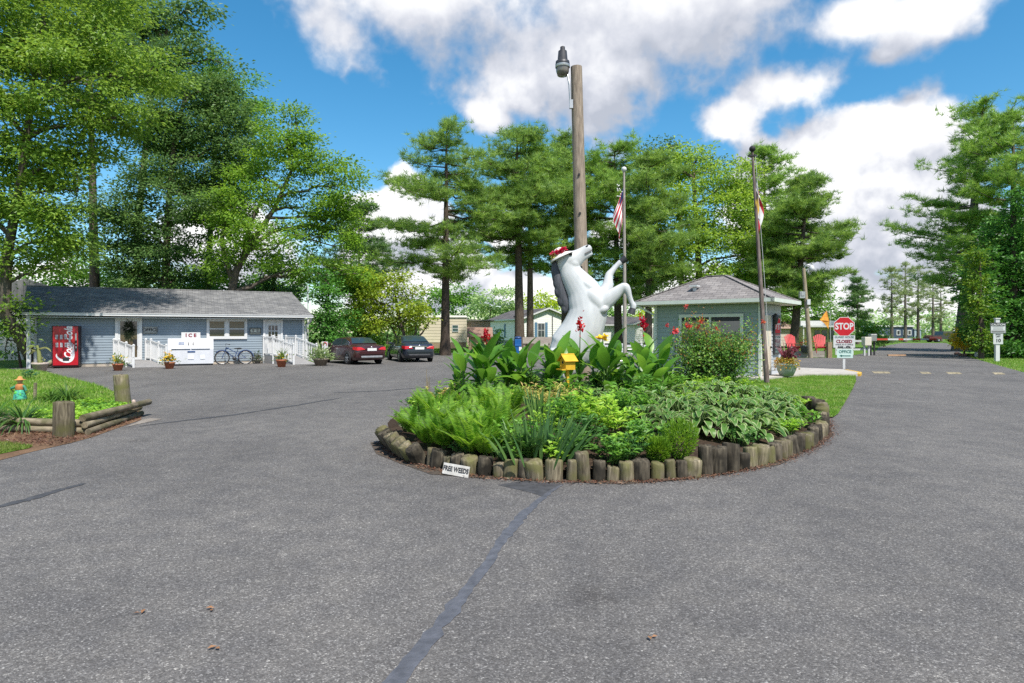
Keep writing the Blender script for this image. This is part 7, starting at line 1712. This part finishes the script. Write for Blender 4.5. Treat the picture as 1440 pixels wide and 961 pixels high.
k = len(Pn); nm.leaves(Pn, Dn, np.tile((0,-.2,1.),(k,1))+r.normal(0,.45,(k,3)), .055, .028); obj('new_growth', nm, leafmat('rose_newleaf',[(.32,.20,.04),(.42,.18,.04),(.28,.26,.05)],.4), t)
obj('stem', sm, mat('rose_stem',(.05,.04,.025),.8,.2,8), t)
for px, py, sc_ in ((948,466,1.5),(986,452,1.3),(967,459,1.2),(938,458,.8),(965,431,.9),(982,460,.9),(1073,453,.8),(1008,462,.8)):
    fm = MB(); q = AT(px,py,14.2)-b0; kk = 26; dd = r.normal(size=(kk,3)); fm.leaves(np.tile(q,(kk,1))+r.normal(0,.02*sc_,(kk,3)), dd, r.normal(size=(kk,3)), .05*sc_, .042*sc_); obj('rose_bloom', fm, leafmat('rose_red',[(.55,.03,.05),(.62,.09,.06),(.45,.02,.05),(.6,.2,.05)],.3), t)
# yellow lily head and small white daisies
t = perennial('yellow-flowered lily stalk right of the horse', B(846,566), .95, .12, 950, PM, 60, .16, .2, 5, 'flowering stalks', 'lily')
fm = MB(); q = AT(847,476,t.location.y)-t.location; rg = np.random.default_rng(6); flowers(fm, np.array([tuple(q)])+rg.normal(0,(.05,.03,.02),(9,3)), .09, 8, 0, rg); obj('blossoms', fm, PET_Y, t); obj('flower_stalk', MB().tube([(0,0,.3),tuple(q)],.008,5), STEM, t)
perennial('white-flowered weedy plant between plank fence and rose bush', B(928,556), .8, .3, 951, PM, 240, .08, .35, 14, 'flowering stalks', 'daisy_plant', (leafmat('white_petals',[(.7,.7,.66),(.62,.64,.6)],.3), 10, .05))
t = thing('dry_stalks', 'bare dry flower stalks standing at the left rear of the bed', 'stalks', B(618,574)); mb = MB(); r = np.random.default_rng(44)
for q in range(12): x = r.uniform(-.35,.45); mb.tube([(x,r.normal(0,.1),0),(x+r.normal(0,.03),0,r.uniform(.4,.75))], [.007,.004], 5)
obj('stalk', mb, mat('dry_straw',(.25,.2,.12),.85,.2,8), t)
perennial('pale silver-leaved plant at the far left curve of the bed', B(575,600), .32, .3, 952, leafmat('silver_leaf',[(.4,.46,.3),(.5,.53,.38),(.25,.34,.15)],.3), 220, .06, .5, 14)
# ---------------------------------------------------------------- left verge: posts, landscape timbers, planting
for (px, py, h, r0, lb, tilt) in ((90,615.5,.56,.145,'stout mossy timber bollard at the near corner of the left verge',(0,0)),(174,576,.74,.15,'mossy timber bollard leaning at the far corner of the left verge',(.0,-.07))):
    b = G(px, py); o = obj('timber_bollard', log_mesh(r0, h, int(px)), LOGW, None, b); o.rotation_euler = (tilt[0], tilt[1], .4); tag(o, lb, 'bollard')
def ltimber(a, b, z, r0, lb):
    d = b - a; mb = MB(); n = 10; V = []
    mb.tube([(0,0,0),(.02,0,0),(d.length-.02,0,0),(d.length,0,0)], [r0*.9,r0,r0,r0*.9], 12, flat=1.0)
    o = obj('landscape_timber', mb, TIMB, None, a + Vector((0,0,z)), (0,0,math.atan2(d.y,d.x))); tag(o, lb, 'timber', 'landscape timbers round the left verge')
ca, cb_, cc = G(-60,605), G(122,613), G(199,585)
ltimber(ca, G(120,611.5), .06, .06, 'bottom timber of the long left run behind the near bollard'); ltimber(ca+Vector((0,.02,0)), G(121,611.5)+Vector((0,.02,0)), .175, .062, 'top timber of the long left run behind the near bollard')
ltimber(cb_+Vector((.02,0,0)), cc, .055, .055, 'lowest of three stacked timbers by the road corner'); ltimber(cb_+Vector((-.06,.04,0)), cc+Vector((-.06,.05,0)), .16, .055, 'middle of three stacked timbers by the road corner'); ltimber(cb_+Vector((-.1,.05,0)), cc+Vector((.12,.06,0)), .27, .06, 'topmost of three stacked timbers by the road corner')
o = obj('landscape_timber', MB().tube([(0,0,0),(1.0,0,0)],[.07,.07],12), TIMB, None, G(-30,602)+Vector((0,.15,.22)), (0,.06,-.3)); tag(o, 'loose short timber lying on the left run at the photo edge', 'timber', 'landscape timbers round the left verge')
# raised soil inside the timbers and its lawn
VP = [G(-200,604), G(122,609), G(196,583), G(176,565), G(140,548), G(110,540), G(66,528), G(40,524.5), G(-300,524)]
VPOLY = [(p.x, p.y) for p in VP]
def vz(x, y): return .10 + .10*min(1, seg_dist(x, y, VPOLY)/1.0)
g_ = sheet('verge_lawn', VPOLY, .10, GRASSG)
blades('grass', VPOLY, 52000, .085, .02, LG, .10, 12)
FV = [(p.x, p.y) for p in (G(-120,662), G(0,640), G(40,632), G(46,629), G(0,624), G(-200,632))]
sheet('verge_lawn', FV, .016, GRASSG); blades('grass', FV, 9000, .05, .012, [(.12,.2,.03),(.2,.28,.05),(.26,.28,.08),(.09,.16,.025)], .016, 13)
# straw and needles on the mulch
mb = MB(); r = np.random.default_rng(15); k = 3500; px = r.uniform(-60,200,k); py = 612 + r.uniform(-6,16,k) - np.clip((px-100)*.22,0,30)
P = np.array([tuple(G(a,b)) for a, b in zip(px,py)]); ok = np.array([inside(p[0],p[1],[(q.x,q.y) for q in VERGE_M]) for p in P]); P = P[ok]; k = len(P); P[:,2] = .016 + r.uniform(0,.02,k)
D = r.normal(size=(k,3)); D[:,2] *= .2; mb.leaves(P, D, np.tile((0,0,1.),(k,1))+r.normal(0,.3,(k,3)), r.uniform(.03,.09,k), r.uniform(.006,.02,k)); tag(obj('mulch_litter', mb, LITTER), kind='stuff')
def V_(px, py): p = G(px, py, .15); return Vector((p.x, p.y, .09))
GR = leafmat('lily_grass', [(.06,.14,.025),(.09,.19,.03),(.13,.24,.04)], .4)
def grass_clump(label, loc, h, rad, n, seed, lm=GR):
    r = np.random.default_rng(seed); t = thing('grass_clump', label, 'ornamental grass', loc, 0, 'strap-leaved clumps on the left verge'); mb = MB()
    for k in range(n):
        a = r.uniform(0,6.28); q = r.random(); mb.blade((math.cos(a)*rad*.2*q, math.sin(a)*rad*.2*q, 0), (math.cos(a)*(.25+q*.9), math.sin(a)*(.25+q*.9), 1), (-math.cos(a),-math.sin(a),.6), h*r.uniform(.8,1.35), .028, r.uniform(.9,1.9), 7, .25, taper=2.4)
    obj('blades', mb, lm, t)
grass_clump('tall arching strap-leaved clump in the middle of the left verge', V_(95,562), .62, .6, 120, 61)
grass_clump('smaller strap-leaved clump beside the arching one', V_(72,560), .42, .4, 70, 62)
grass_clump('dense dark strap-leaved clump at the left edge behind the long timbers', V_(32,594), .52, .5, 130, 63, leafmat('lily_dark',[(.04,.11,.025),(.065,.16,.03),(.1,.2,.04)],.35))
grass_clump('second dark strap-leaved clump running out of the photo at left', V_(-8,590), .5, .5, 100, 64, MATS['lily_dark'])
rp = np.random.default_rng(66)
lab = ['yellow-green ground cover plant along the stacked timbers','pale lime creeping plant inside the long left timbers','bright low leafy plant around the bollards']
q_ = [(60,600),(75,602),(105,600),(120,600),(135,594),(150,590),(165,586),(110,588),(130,584),(150,580),(95,590),(115,578),(140,572),(55,590),(70,585),(85,580),(125,568),(160,578),(48,604),(178,580)]
for k, (px, py) in enumerate(q_):
    v_ = V_(px, py); cv = Vector((-11.0, 15.8, .09))
    for _ in range(80):
        if inside(v_.x, v_.y, VPOLY) and seg_dist(v_.x, v_.y, VPOLY) > .34: break
        v_ = v_ + (cv - v_).normalized()*.05
    perennial(lab[0 if px > 100 else 1] if py > 582 else lab[2], v_, .17, .36, 1000+k, PL if k % 3 else PM, 300, .07, .55, 22, 'ground cover plants on the left verge', 'ground_cover', cat='ground cover')
perennial('small mint-green plant in the lawn near the pale stone pot', V_(40,531), .35, .3, 1050, leafmat('mint_leaf',[(.06,.2,.1),(.1,.26,.14)],.35), 120, .09, .5, 10, 'ground cover plants on the left verge', 'ground_cover', cat='ground cover')
# colourful scarecrow ornament
t = thing('garden_figure', 'colourful straw-hatted scarecrow figure on a stake in the left verge', 'garden ornament', V_(28,561), R(10))
ST_ = mat('straw_orange',(.50,.24,.08),.85,.2,12); mb = MB(); mb.bar((0,0,-.05),(0,0,.55),.03,.03,up=(0,1,0)); mb.bar((.02,.02,0),(-.28,.02,.42),.02,.02,up=(0,1,0)); mb.bar((0,0,.1),(.3,0,.36),.02,.02,up=(0,1,0)); obj('stake', mb, TIMB, t)
obj('skirt', MB().lathe([(.20,.08),(.17,.25),(.10,.44),(.001,.46)],n=16), mat('figure_blue',(.02,.12,.20),.7,.5,14,col2=(.05,.35,.2)), t)
obj('jacket', MB().lathe([(.12,.40),(.14,.5),(.10,.60),(.001,.62)],n=16), mat('figure_rust',(.40,.16,.05),.7,.2,10), t)
mb = MB(); mb.tube([(0,0,.56),(.15,-.03,.50),(.22,-.05,.36)],[.05,.045,.035],8); mb.tube([(0,0,.56),(-.18,-.03,.48),(-.27,-.03,.44)],[.05,.045,.035],8); obj('sleeve', mb, mat('figure_green',(.04,.2,.12),.7,.3,12), t)
obj('head', MB().ell((0,0,.69),(.08,.08,.095)), mat('figure_cloth',(.55,.36,.2),.8), t)
obj('hat', MB().lathe([(.001,.86),(.05,.85),(.08,.77),(.17,.74),(.17,.73),(.07,.74)],n=18), ST_, t)
mb = MB(); mb.ell((-.06,-.13,.30),(.05,.03,.06)); mb.ell((.07,-.13,.24),(.045,.03,.06)); obj('patch', mb, mat('figure_lime',(.1,.45,.08),.7), t); t.scale = (.66,.66,.66)
# little red-hatted gnome and bits by the far bollard
t = thing('garden_gnome', 'small weathered pale and red ornament beside the leaning bollard', 'garden ornament', G(188,579))
obj('body', MB().lathe([(.06,0),(.08,.05),(.07,.12),(.04,.165),(.001,.17)],n=12), mat('gnome_white',(.42,.36,.33),.85,.3,14), t); obj('head', MB().ell((.005,-.01,.20),(.04,.04,.05)), mat('gnome_pale',(.45,.34,.29),.85,.25,14), t); obj('base', MB().ell((.03,-.06,.035),(.07,.05,.04)), mat('gnome_red',(.3,.06,.05),.8), t)
# stake in the verge
o = obj('wooden_stake', MB().bar((0,0,0),(0.01,0,.42),.05,.04,up=(0,1,0)), TIMB, None, V_(49,561)); tag(o,'short bare wooden stake right of the scarecrow figure','stake')
# pale washed grit at the road corner
mb = MB(); gp = [(200,591),(212,589),(228,590),(212,593.5),(192,598),(176,601.5),(190,596)]; mb.raw([tuple(G(*p)+Vector((0,0,.0102))) for p in gp],[list(range(len(gp)))]); struct('washed_grit', mb, m_ground('grit',[(.16,.14,.12),(.25,.22,.19),(.33,.3,.27)],4,40))
# lawn grass right of the road and beyond
RL = [(p.x,p.y) for p in (G(1352,497.5), G(1365,503), G(1400,513.5), G(1440,524.5), G(1600,560), G(1600,503), G(1420,495))]
blades('grass', RL, 30000, .08, .03, LG, .0, 14)
FL = [(p.x,p.y) for p in (G(600,499), G(705,498.6), G(705,491), G(590,491))]
blades('grass', FL, 16000, .10, .05, [(.10,.2,.02),(.16,.27,.03),(.22,.32,.04)], .0, 16)
# scattered fallen leaves on the asphalt
lm = [leafmat('fallen_brown',[(.30,.15,.07),(.22,.11,.05),(.36,.22,.12)],.15)]
r = np.random.default_rng(71)
for k, (px, py, lb) in enumerate(((199,866,'curled brown leaf on the asphalt near the lower left'),(302,858,'pair of tan leaf scraps on the asphalt left of the tar strip'),(912,898,'brown leaf on the asphalt right of the tar strip'),(305,912,'tan leaf at the lower edge left of the tar strip'))):
    o = obj('fallen_leaf', MB().leaves([(0,0,.012),(.01,.015,.012)],[(1,.2,.1),(-.4,1,.1)],[(0,.1,1),(.2,0,1)],[.05,.035],[.026,.02]), lm[0], None, G(px,py)+Vector((0,0,.002)), (0,0,r.uniform(0,6))); tag(o, lb, 'leaf', 'fallen leaves on the asphalt')
